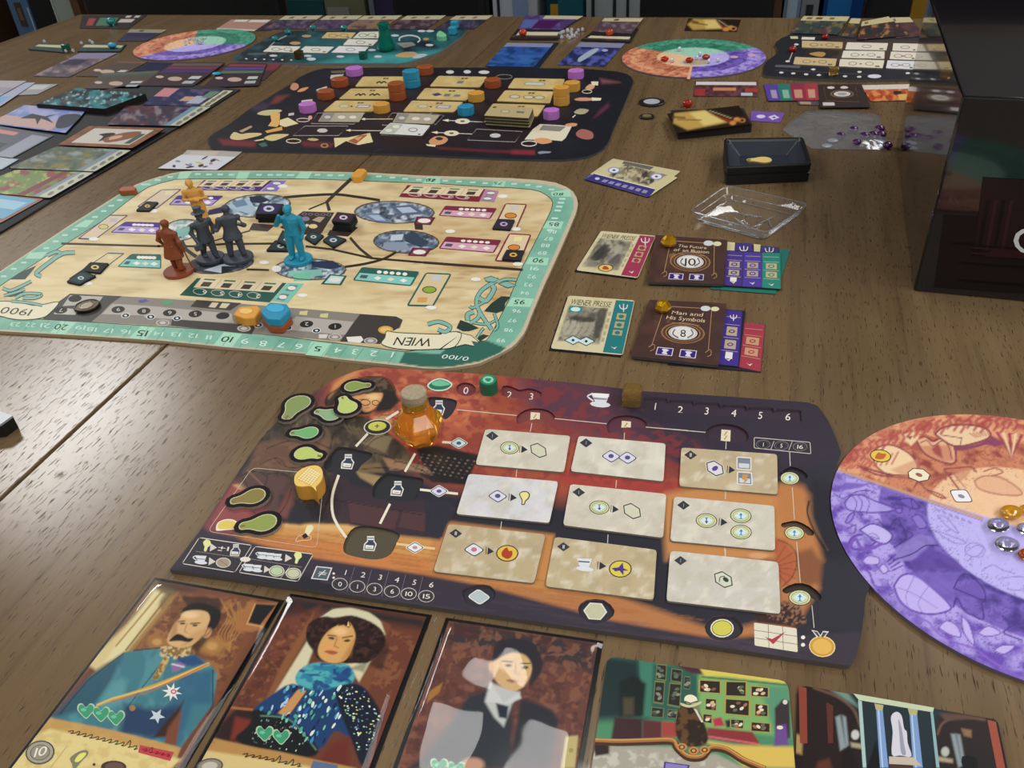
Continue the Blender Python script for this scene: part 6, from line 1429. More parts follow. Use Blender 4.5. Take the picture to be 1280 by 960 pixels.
# ---- newspaper cards
def paper(q,ribbon,seed,label,kind):
    f=Flat('newspaper_card',rnd(q,.04,2),.0006,.0007,'#26242a','#d9cfa8',cell=2.0)
    f.N('#c3b78c',12,8,.48,.7,.5,seed);pic=sub(q,.06,.18,.64,.88 if kind=='a' else .84)
    f.P(pic,'#8f8a78',1.5);f.N('#57544c',4,3,.46,.62,.6,seed+2,pic,1.5,6);f.N('#c4bea6',4,4,.55,.7,.6,seed+5,pic,1.5,6)
    for p,c in ((((.2,.3),(.3,.5),(.22,.7),(.12,.55)),'#4c4a48'),(((.38,.28),(.5,.3),(.48,.45),(.4,.42)),'#55524e'),(((.36,.55),(.54,.45),(.58,.78),(.34,.8)),'#6c6a66')):f.P([bil(q,*a) for a in p],c,3,.75)
    fig=((((.14,.45),(.2,.3),(.27,.28),(.3,.42),(.34,.62),(.2,.72),(.1,.66)),'#3f3d3a'),(((.2,.27),(.24,.22),(.29,.26),(.26,.32)),'#b8b09a'),(((.38,.38),(.44,.26),(.5,.3),(.56,.5),(.6,.74),(.36,.78),(.42,.56)),'#b4ae9c'),(((.42,.25),(.47,.2),(.51,.25),(.47,.3)),'#4a4642'),(((.46,.56),(.56,.5),(.6,.74),(.42,.76)),'#55524e')) if kind=='a' else\
          ((((.08,.5),(.18,.44),(.3,.5),(.3,.7),(.1,.72)),'#b8b29e'),(((.3,.5),(.42,.44),(.52,.52),(.5,.7),(.32,.7)),'#a8a28e'),(((.12,.4),(.3,.36),(.5,.4),(.44,.46),(.2,.45)),'#44423c'),(((.5,.25),(.62,.22),(.62,.7),(.54,.7)),'#4a4842'))
    for a,cc in fig:f.P(smooth([bil(q,*p) for p in a],3,True),cc,1.6,.85)
    for k in range(5):f.L(smooth([bil(q,.12+.09*k,.7),bil(q,.16+.09*k,.55),bil(q,.14+.09*k,.42)],3),.8,'#2f2d2a',1.0,.7)
    f.vt('WIENER PRESSE',bil(q,.06,.155),bil(q,.66,.155),bil(q,.075,.055),'#5c563e',2)
    rb=sub(q,.72,.02,.99,.98);f.v(rb,ribbon,1);psi(f,rb,.5,.12,1.0,'#eadfe0',3)
    for v0 in ((.24,.36),(.40,.52),(.56,.66)):o=sub(rb,.25,v0[0],.75,v0[1]);f.v(o,'#b9a878',2);f.ve(*bil(o,.5,.5),3.4,2.2,ribbon,3)
    x,y=bil(rb,.5,.9);f.v([(x-4,y-2),(x,y),(x+4,y-1.6),(x+1,y+1.8)],'#eadcc0',3)
    for k in range(5):f.v(sub(q,.66,.24+k*.12,.695,.31+k*.12),'#b4a888',2)
    return f
def stack_under(q,label,dx,z=0):
    f=Flat('card',[(x+dx[0],y+dx[1]) for x,y in q],z,.0006,'#1c1c20','#26262c');f.done(label,'card','sleeved cards under the newspaper cards')
q=R1((410,68),(958,118),(778,540),(160,462));stack_under(q,'black-backed sleeved card under the red ribbon newspaper card',(-2.0,1.6))
f=paper(q,'#a03c58',3,'','a');x,y=bil(q,.43,.86);f.ve(x,y,9.5,4.8,'#4a3a2c',2);f.ve(x,y,8.4,4,'#e6c474',3);f.v(smooth([(x-4,y+1.6),(x-2,y-2.4),(x+2,y-1.4),(x+4,y+1.8)],3,True),'#b4502c',4);f.done('cream newspaper card with crimson ribbon beside the ten-point book card','card','newspaper cards')
q=R3((130,40),(485,66),(420,358),(35,322));stack_under(q,'black-backed sleeved card under the teal ribbon newspaper card',(-2.2,2.2))
f=paper(q,'#2c7c80',9,'','b');o=R3((140,95),(205,98),(198,132),(130,128));f.v(o,'#3c8c94',2);f.v(ell(*bil(o,.5,.5),6,2.8),'#d3ecec',3)
for x,y in R3((155,278),(225,284)):f.v([(x-11.5,y),(x,y-6),(x+11.5,y),(x,y+6)],'#2c3c44',3);f.v([(x-9.8,y),(x,y-5),(x+9.8,y),(x,y+5)],'#cfe6ea',4);f.ve(x,y,1.8,1.6,'#2c3c44',5)
f.done('cream newspaper card with teal ribbon beside the eight-point book card','card','newspaper cards')
# ---- book cards
def title(q,num,l1,l2,z,seed):
    f=Flat('book_card',rnd(q,.02,1),z,.0022,'#4c4a4c','#4a3430',cell=2.4)
    f.N('#5c4038',18,10,.45,.7,.6,seed)
    g_='#a8845c'
    for a in (((.22,.1),(.82,.1)),((.22,.1),(.2,.78)),((.82,.1),(.86,.78))):f.vl([bil(q,*a[0]),bil(q,*a[1])],.9,g_,1)
    for c in ((.2,.82),(.86,.82)):f.vl(smooth([bil(q,c[0]-.03,c[1]),bil(q,c[0]+.02,c[1]-.06),bil(q,c[0]+.04,c[1]+.02),bil(q,c[0],c[1]+.06)],3),.9,g_,1)
    x,y=bil(q,.525,.53);rx=abs(q[1][0]-q[0][0])*.285;ry=rx*.48
    for k,cc in ((1.0,'#9a7450'),(.93,'#5c4034'),(.8,'#b08a5c'),(.76,'#4a3430'),(.66,'#dcdad6'),(.6,'#6c6a6c'),(.585,'#e4e2de')):f.ve(x,y,rx*k,ry*k,cc,1+[1.0,.93,.8,.76,.66,.6,.585].index(k),3)
    for s_ in (-1,1):f.vl(smooth([(x+s_*rx*.2,y+ry*.45),(x+s_*rx*.46,y+ry*.1),(x+s_*rx*.36,y-ry*.35)],3),1.6,'#6c6a6c',8)
    wd=3.4*len(num);f.vt(num,(x-wd,y+4.6),(x+wd,y+5),(x-wd+.5,y-4.6),'#33302e',9)
    f.vt(l1,bil(q,.33,.225),bil(q,.72,.235),bil(q,.335,.165),'#e3cfa8',2);f.vt(l2,bil(q,.28,.315),bil(q,.76,.33),bil(q,.285,.25),'#e3cfa8',2);f.vl([bil(q,.36,.37),bil(q,.7,.385)],.7,g_,2)
    for u in (.36,.63):
        o=sub(q,u-.09,.80,u+.1,.93);f.v(o,'#e0dcea',2);f.v(sub(o,.05,.08,.95,.92),'#3c2c74',3);f.v(smooth([bil(o,.3,.25),bil(o,.5,.15),bil(o,.75,.3),bil(o,.6,.55),bil(o,.72,.85),bil(o,.35,.8),bil(o,.42,.5)],2,True),'#e0dcea',4)
    for u,cc,r in ((.74,'#d4d8d8',6.8),(.86,'#e0dab0',5.8)):x,y=bil(q,u,.1);f.ve(x,y,r,r*.55,'#6c6458',2);f.ve(x,y,r*.9,r*.48,cc,3)
    return f
GB='book cards fanned between the boards'
ln=Flat('book_card',rnd(R2((700,190),(1205,205),(1085,560),(560,520)),.03,2),0,.0006,'#1c1c22','#2a7468');ln.done('teal-edged book card lowest in the ten-point pile','card',GB)
q=R2((660,140),(1112,188),(1115,500),(640,480));ln=Flat('book_card',q,.0006,.0006,'#1c1c22','#2c2a34')
for a,c in ((((700,143),(760,148),(755,215),(695,212)),'#d3cc9c'),(((760,150),(895,155),(905,220),(755,218)),'#473a78'),(((910,160),(965,165),(960,222),(912,220)),'#d3cc9c'),(((968,172),(1108,190),(1105,235),(962,230)),'#473a78')):ln.v(R2(*a),c,1)
for p in R2((830,200),(1035,212)):ln.vl(smooth([(p[0]-5,p[1]-3),(p[0]-4,p[1]+1),(p[0],p[1]+2.4),(p[0]+4,p[1]+1),(p[0]+5,p[1]-3)],3),1.1,'#ece6ee',2);ln.vl([(p[0],p[1]-4),(p[0],p[1]+5)],1.1,'#ece6ee',2)
ln.done('book card with cream and violet spine tops under the ten-point card','card',GB)
q=R2((640,208),(1122,228),(1128,522),(610,490));ln=Flat('book_card',q,.0012,.0006,'#2c2c32','#2c2a34')
spine(ln,R2((693,215),(832,222),(815,498),(672,488)),'#4c3888','#b8a890',False,'#ece6dc');spine(ln,R2((834,222),(975,228),(975,505),(820,498)),'#5040a0','#b8a890',False);spine(ln,R2((978,228),(1122,232),(1126,520),(977,508)),'#2c8c7c','#c8b890',False)
ln.done('book card showing two violet spines and one teal spine','card',GB)
q=R2((125,88),(702,128),(668,480),(58,462));title(q,'10','The Future','of an Illusion',.0018,4).done('brown book card worth ten with gold ring emblem, two violet spines beside it','card',GB)
q=R3((720,170),(1180,194),(1157,448),(660,408));ln=Flat('book_card',q,.0,.0007,'#26242a','#2c2a34');spine(ln,R3((1068,186),(1178,195),(1155,446),(1035,420)),'#a43c4c','#c89a78',False);ln.done('book card with crimson spine under the eight-point card','card',GB)
q=R3((640,90),(1076,122),(1040,420),(560,385));ln=Flat('book_card',q,.0007,.0007,'#26242a','#232432');spine(ln,R3((972,116),(1058,124),(1035,418),(925,405)),'#45358c','#b8a890',True,'#e8e4ea');ln.done('book card with violet spine under the eight-point card','card',GB)
q=R3((562,62),(975,82),(930,412),(462,362));title(q,'8','Man and','His Symbols',.0014,14).done('brown book card worth eight with gold ring emblem, violet and crimson spines','card',GB)
pebble((836,308),.0040,10.5,'gold_gem','faceted golden gem at the corner of the ten-point card','golden gems on book cards',.8,1.1,.2,'golden_gem',facet=True)
pebble((828.5,389.5),.0036,11,'gold_gem','faceted golden gem at the corner of the eight-point card','golden gems on book cards',.8,1.1,-.2,'golden_gem',facet=True)
# ---- pair of cream cards
GPR='pair of cream cards beside the city board'
f=Flat('press_card',rnd(K7((530,145),(1208,272),(900,515),(265,325)),.04,2),0,.0007,'#2a2a30','#cfc49a');f.v(K7((640,170),(940,230),(900,260),(620,195)),'#6c6a68',1);f.v(K7((265,325),(300,300),(500,365),(480,395)),'#45407c',1);f.done('cream card lying under its twin beside the city board','card',GPR)
q=K7((545,178),(1178,335),(885,530),(240,350));f=Flat('press_card',rnd(q,.04,2),.0007,.0007,'#2a2a30','#d3c99c',cell=2)
pic=K7((660,195),(1095,300),(880,410),(480,320));f.P(pic,'#8c8468',1.5);f.N('#3a3834',6,4,.45,.58,.9,4,pic,1.5,6);f.N('#cfc4a0',5,4,.55,.65,.9,8,pic,1.5,6)
rb=K7((340,298),(955,455),(890,530),(240,350));f.v(rb,'#3f3c84',1)
for k in range(7):f.v(sub(rb,.22+.105*k,.35,.29+.105*k,.72),'#9a94b4',2)
f.ve(*bil(rb,.13,.5),3,1.6,'#cfcbe0',2)
for p in K7((540,262),(965,325)):f.ve(*p,7.8,4.0,'#8c94c8',2);f.ve(*p,6.2,3,'#e9e8ee',3);f.ve(*p,2,1.2,'#55598c',4)
f.vl(K7((345,295),(955,450)),.9,'#efe9d4',3);f.done('cream card with grey engraving and violet ribbon on top of its twin','card',GPR)
# ---- black dice tray
solid('black_leather','#16181c',.34,noise=.12,nscale=800)
hT=.018;out=[U(p,hT) for p in rnd(K8((378,88),(1058,78),(1132,302),(398,335)),.11,4)]
cT=np.mean(np.array(out),0);V=[];F=[];n=len(out)
def ringat(k,z,inset=0.0):
    r=[]
    for p in out:
        d=p-cT;d[2]=0;L=np.linalg.norm(d);q_=cT+d*(k-inset/L);r.append((q_[0],q_[1],TZ+z))
    return r
rings=[ringat(.985,0),ringat(1.0,.001),ringat(1.0,.0085),ringat(.965,.0092),ringat(.965,.0104),ringat(1.0,.011),ringat(1.01,hT-.0012),ringat(.995,hT),ringat(.955,hT),ringat(.93,hT-.0008),ringat(.90,hT-.0024)]
for r in rings:V+=r
for k in range(len(rings)-1):F+=[(k*n+i,k*n+(i+1)%n,(k+1)*n+(i+1)%n,(k+1)*n+i) for i in range(n)]
F.append(tuple(range(n))[::-1])
F=[f_[::-1] for f_ in F]
o=mobj('dice_tray',V,F,'black_leather',None,None,False);tag(o,'square black dice tray with sloping inner walls, holding a bulb token','tray')
solid('sheen_leather','#252d38',.34,noise=.1,nscale=800);V=ringat(.90,hT-.0024)+ringat(.62,.0052)+ringat(.60,.0050);F=[(k*n+i,k*n+n+i,k*n+n+(i+1)%n,k*n+(i+1)%n) for k in range(2) for i in range(n)]+[tuple(2*n+i for i in range(n))];mobj('inner_walls',V,F,'sheen_leather',o)  # inner walls: the same leather, its bluish sheen put into a lighter colour
bulb_token((954.5,199.5),(934,199.6),'#dcc070','pale yellow bulb token lying in the black dice tray',.0051,'token',None,.0015,'#e0c888','#a08a50',.0006,'#efdca0')
# ---- clear plastic insert
film_mat('clear_plastic',.05,.05,.25,haze=.03,scale=40);solid('plastic_lip','#dfe4ea',.08,trans=.85,ior=1.45)
hP=.011;rim=[U(p,hP) for p in rnd([(861.5,263.5),(908,231.5),(1011,255),(960,291)],.13,4)];cP=np.mean(np.array(rim),0);n=len(rim);V=[];F=[]
def rg2(k,z):return [tuple((cP+(p-cP)*k)[:2])+(TZ+z,) for p in rim]
rings=[rg2(1.0,hP),rg2(.955,hP-.0004),rg2(.93,.0045),rg2(.90,.0042),rg2(.83,.0006)]
for r in rings:V+=r
for k in range(len(rings)-1):F+=[(k*n+i,k*n+(i+1)%n,(k+1)*n+(i+1)%n,(k+1)*n+i) for i in range(n)]
F.append(tuple((len(rings)-1)*n+i for i in range(n)));pt=mobj('plastic_insert',V,F,'clear_plastic',None,None,True);tag(pt,'clear plastic tray insert with raised ribs beside the dice tray','tray')
mb=MB();lp=rg2(1.0,hP);mb.tube(lp+[lp[0]],.00045,6);mb.build('lip','plastic_lip',pt)
mb=MB();lp=rg2(.93,.0045);mb.tube(lp+[lp[0]],.0004,6);lp=rg2(.83,.001);mb.tube(lp+[lp[0]],.0004,6);mb.build('step_edge','plastic_lip',pt)
for a in (((395,750),(410,815)),((755,785),(785,850)),((470,770),(590,860)),((600,860),(800,760)),((420,720),(700,760))):mb=MB();mb.tube([U(p,.0012) for p in K8(*a)],.0005,6);mb.build('rib','plastic_lip',pt)
# ---- coins
def coin3d(p,rpx,mats,label,grp,z=0,th=.0022):
    c=U(p,z);r=np.linalg.norm(U((p[0]+rpx,p[1]),z)-c);mb=MB();mb.lathe([(r*.96,0),(r,th*.2),(r,th*.8),(r*.95,th),(r*.86,th),(r*.84,th*.85),(.0001,th*.85)],c,32)
    o=mb.build('coin',mats[0]);tag(o,label,'coin',grp)
    mb=MB();mb.lathe([(.0001,th*.86),(r*.62,th*.86),(r*.62,th*.98),(r*.5,th*1.02),(r*.46,th*.92),(.0001,th*.92)],c,28,cap=False);mb.build('face',mats[1],o)
solid('gunmetal','#2c2c30',.4,metal=.5);solid('silver_face','#d0d4dc',.3,metal=.3);solid('brass_face','#9a9060',.4,metal=.6);solid('bronze_dark','#3c3428',.38,metal=.8);solid('bronze_face','#6c6450',.35,metal=.8)
coin3d((814.5,129),16.5,('gunmetal','silver_face'),'dark coin with pale silver centre on the bare table','coins on the table')
coin3d((808.5,147),9.5,('gunmetal','brass_face'),'small dark coin with brass centre on the bare table','coins on the table')
coin3d(W2((702,480))[0],14.5,('bronze_dark','bronze_face'),'thick dark bronze coin on the grey track of the city board',None,T_B,.0030)
# ---- deck with tilted top card, red gem, purple card
GD='sepia picture cards'
zk=.009;dq=E7((150,462),(875,440),(960,600),(225,672));mb=MB();mb.prism([U(p,zk) for p in dq],TZ,TZ+zk);solid('card_edges','#17120f',.6,noise=.2,nscale=900)
dk_=mb.build('card_deck','card_edges');tag(dk_,'dark deck of cards with a sepia picture card on top','card deck')
def sepia(q,z,th,label,cell=1.3):
    f=Flat('picture_card',q,z,th,'#1a1412','#2a1c14',cell=cell);f.P([bil(q,.1,.02),bil(q,.5,.04),bil(q,.72,.78),bil(q,.16,.92),bil(q,.02,.5)],'#c4a054',3);f.P([bil(q,.3,.1),bil(q,.52,.06),bil(q,.7,.72),bil(q,.4,.8)],'#e2cc7c',3)
    f.L([bil(q,.1,.35),bil(q,.4,.5)],1.2,'#5a3c20');f.L([bil(q,.05,.2),bil(q,.2,.3)],2,'#5a3c20',2)
    f.P([bil(q,.55,.2),bil(q,.8,.72),bil(q,.95,.74),bil(q,.9,.84),bil(q,.74,.86)],'#8c3418',2.5);f.P([bil(q,.6,.05),bil(q,.98,.02),bil(q,1,.5),bil(q,.82,.5)],'#20160f',3);f.L([bil(q,.58,.1),bil(q,.8,.6)],.8,'#c8b088');f.L([bil(q,.62,.08),bil(q,.84,.58)],.8,'#2c4a28')
    for u,v_ in ((.78,.84),(.86,.68),(.92,.76)):f.E(*bil(q,u,v_),4,2.6,'#d08c48',.5)
    f.E(*bil(q,.92,.76),2.4,1.6,'#2a1c14',.5);f.done(label,'card',GD)
sepia(E7((112,495),(828,415),(950,600),(205,690)),zk,.0006,'sepia picture card lying askew on the dark deck')
sepia(D6((645,147),(1065,157),(1030,252),(610,245)),0,.0006,'sepia picture card alone near the far table edge',1.0)
pebble((859.5,134),.0,6.6,'red_pebble','red glass pebble behind the sepia card deck',None,.8,1.1)
q=[(939,138.5),(981.5,141),(975,153.2),(937.5,151)];f=Flat('violet_card',rnd(q,.1,2),0,.0006,'#3c2c5c','#7a58b0');f.v(ell(*bil(q,.32,.5),5.5,2.2),'#e0d4ee',1);f.v([bil(q,.55,.5),bil(q,.72,.25),bil(q,.9,.5),bil(q,.72,.8)],'#e0d4ee',1);f.v(ell(*bil(q,.73,.52),2,.9),'#5c4a8c',2);f.done('small violet card with two pale symbols behind the dice tray','card')
# ---- zip bag with purple gems
bagp=E8((370,402),(700,395),(1108,435),(1165,600),(1232,778),(860,780),(440,770),(330,700),(140,580),(240,480));film_mat('bag_film',.08,.16,.6,tint=(.80,.86,.94),haze=.2,scale=60)
P_=[U(p,.0) for p in rnd(bagp,.12,2)];cB=np.mean(np.array(P_),0);n=len(P_);V=[tuple(cB+e3*.0062)];F=[]
for kk,zz in ((.3,.0062),(.6,.0056),(.85,.0045),(1.0,.0004)):
    for p in P_:q_=cB+(p-cB)*kk;V.append((q_[0],q_[1],TZ+zz+.0016*(vnoise(np.array([q_[0]*70]),np.array([q_[1]*70]),3)[0]-.5)*(1 if kk<1 else 0)))
F+=[(0,1+i,1+(i+1)%n) for i in range(n)]
for r in range(3):F+=[(1+r*n+i,1+(r+1)*n+i,1+(r+1)*n+(i+1)%n,1+r*n+(i+1)%n) for i in range(n)]
o=mobj('zip_bag',V,F,'bag_film',None,None,True);tag(o,'crumpled clear plastic zip bag holding dark purple gems','bag');mb=MB();mb.tube([U(p,.0058) for p in E8((375,410),(700,445),(935,475))],.0006,6);mb.build('zip_seal','plastic_lip',o)
for i,(x,y) in enumerate(E8((1110,600),(850,612),(880,740),(960,670),(1050,660),(1125,660),(1190,765),(720,672))):pebble((x,y),.0002,7,'purple_pebble','dark purple gem inside the plastic zip bag','purple gems in the zip bag',.7,1.1,i*.7,'purple_gem')
for i,(x,y) in enumerate(E8((645,695),(590,748),(1118,705),(1130,752))):pebble((x,y),.0002,7,'silver_face','pale round token inside the plastic zip bag','pale tokens in the zip bag',.25,1.1,0,'pale_token','token')
# ---- big black game box
A_,B_=U((1141.5,364)),U((1280,377.5));fx=(B_-A_);fx/=np.linalg.norm(fx);fy=np.array([-fx[1],fx[0],0]);hB=.1415;wB,dB=.30,.30
solid('gloss_black_box','#16171c',.10,coat=.6,noise=.15,nscale=4)
bx=empty('big_game_box',A_+fx*wB/2+fy*dB/2);tag(bx,'large glossy black game box with dark red panelled front at the table\'s right','game box')
mb=MB();axb=np.stack([fx,fy,e3]);mb.box(A_+fx*wB/2+fy*dB/2+e3*hB/2,(wB,dB,hB),axb);o=mb.build('box_body','gloss_black_box',bx);q_=o.modifiers.new('edge','BEVEL');q_.width=.0016;q_.segments=3
def fp(p,d=.0002):
    """pixel -> point on the front face of the box"""
    r_=FW*FPX+RT*(p[0]-640)+UP*(480-p[1]);o_=np.array([0,0,TZ+H]);t=((A_-fy*d-o_)@fy)/(r_@fy);return o_+r_*t
mb=MB()
def panel(pts,col,d):mb.add([fp(p,d) for p in crop(1080,250,6.4)(*[(x+1500,y+118) if x==1900 else (x,y) for x,y in pts])],[tuple(range(len(pts)))[::-1]],C(col))
panel([(640,120),(1900,160),(1900,790),(560,700)],'#191012',.0003);panel([(950,-180),(1900,-160),(1900,520),(880,440)],'#241416',.0005)
for k in range(4):c_='#130b0c' if k%2==0 else '#361c1f';panel([(900+62*k,440),(925+62*k,440),(1010+62*k,0),(980+62*k,0)],c_,.0007);panel([(860,440-22*k),(1900,520-22*k),(1900,535-22*k),(860,452-22*k)],c_,.0009)
panel([(700,345),(1900,420),(1900,432),(700,355)],'#110a0b',.001);panel([(760,500),(1900,590),(1900,602),(760,512)],'#110a0b',.001);panel([(760,640),(1900,740),(1900,750),(760,650)],'#110a0b',.001);panel([(1030,395),(1900,440),(1900,480),(960,450)],'#2e1719',.0011)
mb.build('front_print','printed_card',bx,cols=True)
g_,fc,wd=GL['C'];o_=fp(crop(1080,250,6.4)((1196,425))[0],.0013);u_=fp(crop(1080,250,6.4)((1196,205))[0],.0013)-o_;mb=MB();hh_=np.linalg.norm(u_)
mb.add([o_+fx*x*hh_/.72+u_*y/.72 for x,y in g_],fc,C('#dfe3e8'));mb.build('title_letter','printed_card',bx,cols=True)
# ================================================================= dark central board
TD=.0022
db=K1((0,760),(8,800),(30,830),(60,845),(100,852),(350,866))+K2((0,876),(720,892))+K3((0,906),(900,946))+K4((300,955),(500,956),(640,945),(750,925),(840,890),(905,850),(950,800),(980,740),(1000,680),(1110,430),(1205,200),(1212,165),(1195,130),(1150,100),(1050,74),(700,45))+K3((700,36),)+K2((700,35),(300,45))+K1((1180,42),(1080,62),(980,98),(900,140),(850,190),(760,240),(430,440),(200,610),(60,690),(15,725))
d=Flat('treatment_board',db,0,TD,'#4a4c54','#191b24',cell=(2.0,1.4),mat='printed_board')
d.P(K2((200,280),(500,100),(1280,60),(1280,850),(400,830),(100,700)),'#2c1e20',18);d.P([(410,100),(620,95),(700,130),(660,190),(400,185),(330,170)],'#2e2022',22,.7)
d.N('#232734',20,8,.45,.7,.4,3)
d.P(K1((100,750),(480,770),(470,830),(150,810)),'#7c2e38',4,.9);d.P(K1((930,770),(1280,790),(1230,835),(950,825)),'#6c2c34',4,.9);d.P(K1((680,320),(810,310),(700,390),(620,400)),'#7a3a34',4,.9);d.P(K1((450,390),(620,400),(560,470),(440,460)),'#403048',5)
d.P(K3((200,830),(700,860),(1180,870),(1190,905),(250,850)),'#7a2c38',3,.8);d.P(K4((0,860),(230,865),(225,905),(0,900)),'#8a3038',3,.9);d.P(K4((820,540),(880,460),(960,390),(970,430),(880,500)),'#6a3048',4,.9)
d.P(K4((880,145),(1080,185),(900,195)),'#8a5058',4,.9)
# printed vignettes: hands, cups, letters
def pv(q,c,lay=1):d.v(q,c,lay)
pv(smooth(K1((490,500),(560,465),(690,455),(740,465),(700,490),(600,515)),3,True),'#c9c08c');pv(K1((620,500),(720,490),(715,600),(690,630),(600,620),(635,570)),'#e3b468',2);pv(K1((570,670),(740,625),(745,660),(590,690)),'#dca860',2)
pv(K1((720,560),(800,535),(905,595),(770,630),(715,610)),'#e6d8ac',2);pv(smooth(K1((220,740),(260,680),(330,700),(400,690),(520,690),(530,710),(420,740),(300,760)),3,True),'#d6c48c');pv(K1((310,670),(430,615),(445,630),(340,685)),'#b4a078')
pv(smooth(K1((560,740),(640,705),(740,700),(810,705),(740,740),(640,770)),3,True),'#d9c688');pv(K1((460,765),(560,745),(560,760),(480,772)),'#e6d8a4');d.vl(ell(*K1((855,770))[0],9,2.6),1.0,'#e6d8b0',1,True);pv(K1((500,800),(570,780),(600,820),(540,830)),'#3c6c60')
d.vl(ell(*K1((950,560))[0],8,2.2),.9,'#e0ccb4',1,True);pv(ell(*K1((1022,535))[0],2.6,2.6),'#e0a890',1);pv(smooth(K1((990,755),(1040,740),(1110,755),(1060,770)),2,True),'#c8b078');pv(ell(*K1((1165,815))[0],5,3),'#a8804c',1);pv(ell(*K1((1165,815))[0],2.6,1.6),'#4a3020',2)
pv(smooth(K1((820,240),(850,190),(900,200),(905,240),(860,265)),2,True),'#c89070');pv(smooth(K1((890,280),(930,245),(1010,230),(960,270)),2,True),'#dc9c64')
for a in (((1085,255),(1190,220)),((935,365),(1045,350)),((805,495),(860,485))):pv(sub([K1(a[0])[0],K1(a[1])[0],(K1(a[1])[0][0],K1(a[1])[0][1]+3.2),(K1(a[0])[0][0],K1(a[0])[0][1]+3.0)],0,0,1,1),'#d0ccc8')
pv(K2((270,110),(400,100),(370,140),(260,145)),'#c4c0bc');pv(K2((265,70),(420,62),(400,90),(280,92)),'#6c604c')
pv(K2((300,740),(440,735),(660,690),(690,780),(540,810),(420,770),(310,835)),'#e6d8a4',2);pv(K2((440,770),(560,710),(640,705),(520,800)),'#a8623c',3);pv(K2((500,740),(590,720),(540,770)),'#d8a070',4)
for a in (((380,80),(300,80)),((550,78),(475,78)),((735,82),(625,82))):x,y=K3((sum(t[0] for t in a)/2,a[0][1]))[0];d.ve(x,y,abs(a[0][0]-a[1][0])/16,2.2,'#d6d4d4',1)
d.vl(ell(*K3((882,128))[0],10,2.8),.7,'#8a8478',1,True)
def box_(q,lay=1):d.vl(q,.6,'#b9b2ac',lay,True)
for a in (((135,490),(610,490),(500,600),(70,595)),((10,620),(445,620),(345,715),(-110,715)),((880,490),(1280,500),(1200,625),(780,610))):box_(K2(*a))
box_(K3((605,650),(1065,675),(990,780),(515,760)));box_(K3((190,610),(280,515),(140,490)))
d.ve(*K2((183,665))[0],6.6,2.6,'#cfc6c0',2);d.ve(*K3((793,715))[0],6.8,2.7,'#c8c8cc',2)
for a in (((570,550),(890,550)),((425,663),(780,668))):d.vl(K2(*a),.9,'#dccfb8',2);p=K2(a[0])[0];d.v([(p[0]-1,p[1]),(p[0]+5,p[1]-1.6),(p[0]+5,p[1]+1.6)],'#efe4cc',3)
for a,c in ((((270,562),(670,580)),(465,572)),(((160,683),(560,700)),(355,692))):
    d.vl(K3(*a),.9,'#d8d0c4',2);p=K3(a[0])[0];d.v([(p[0]-1,p[1]),(p[0]+7,p[1]-1.6),(p[0]+7,p[1]+2)],'#efe4cc',3);d.ve(*K3(c)[0],9.4,3.4,'#e6dcc4',3);d.ve(*K3(c)[0],3,1.2,'#6c5c50',4)
pv(smooth(K3((130,770),(190,725),(280,725),(320,755),(270,800),(160,810)),3,True),'#d39a70',2);pv(smooth(K3((190,745),(230,728),(275,745),(235,765)),2,True),'#3c3034',3);pv(K3((100,800),(200,810),(190,828),(110,818)),'#e6dcc0',2)
pv(K4((125,755),(210,650),(280,600),(600,620),(540,735),(500,770),(380,760)),'#e3dcc0',2);pv(K4((270,660),(310,610),(540,625),(480,675)),'#8a8880',3);pv(smooth(K4((215,765),(270,740),(360,745),(400,780),(300,800)),3,True),'#dfa070',4);pv(smooth(K4((530,605),(590,590),(650,595),(640,620),(560,625)),2,True),'#dc9c70',4);d.vl(ell(*K4((170,795))[0],9.5,3.2),1.2,'#d6d4cc',3,True)
pv(smooth(K4((620,355),(680,335),(790,340),(795,365),(680,370)),2,True),'#d89a80',2);pv(K4((795,335),(895,340),(885,365),(800,368)),'#e6e0c8',2);pv(smooth(K4((730,245),(780,200),(830,215),(800,255)),2,True),'#dca880',2);pv(K4((790,175),(865,175),(860,215),(800,210)),'#e6dcc0',2);d.vl(ell(*K4((750,275))[0],6,2.2),1,'#d0ccb8',2,True)
pv(smooth(K4((620,480),(680,445),(770,460),(720,500),(650,500)),2,True),'#b4ac8c',2);d.vl(K4((605,535),(635,510)),1.2,'#e0dcd0',2);pv(smooth(K4((640,690),(700,650),(800,680),(810,740),(740,755),(660,730)),3,True),'#a86a60',2);pv(K4((255,880),(300,870),(395,875),(380,890),(270,900)),'#8c94a4',2)
d.vl(K2((690,880),(780,850)),.5,'#3c4658',2)
d.done('dark central board with cream cards, wooden tokens and vignettes of hands','game board')
# cream cards on the board
GCC='cream action cards on the dark central board'
rows=[[K2((590,125),(1008,125),(1000,225),(510,225)),K3((225,118),(712,128),(640,232),(135,222)),[K3((985,140))[0],K4((530,150))[0],K4((490,255))[0],K3((915,240))[0]]],
        [K2((470,245),(870,245),(860,350),(345,350)),K3((90,240),(595,255),(505,365),(0,350)),[K3((890,262))[0],K4((415,275))[0],K4((380,392))[0],K3((805,370))[0]]],
        [K2((320,365),(790,370),(690,475),(190,475)),[K2((1080,365))[0],K3((475,380))[0],K3((380,480))[0],K2((990,475))[0]],[K3((770,395))[0],K4((335,410))[0],K4((255,525))[0],K3((690,500))[0]]]]
desc=[['black squiggle mark, next to the tall cyan token','a small grey cup mark','three overlapping pale rings, beside a magenta token'],['two black squiggle marks, beside the double brown token','a violet diamond and grey marks','three separate pale rings'],['pale ring and lilac bar, beside a yellow token','pale ring and lilac bar, beside a cyan token','double dark dash, half under a tile stack']]
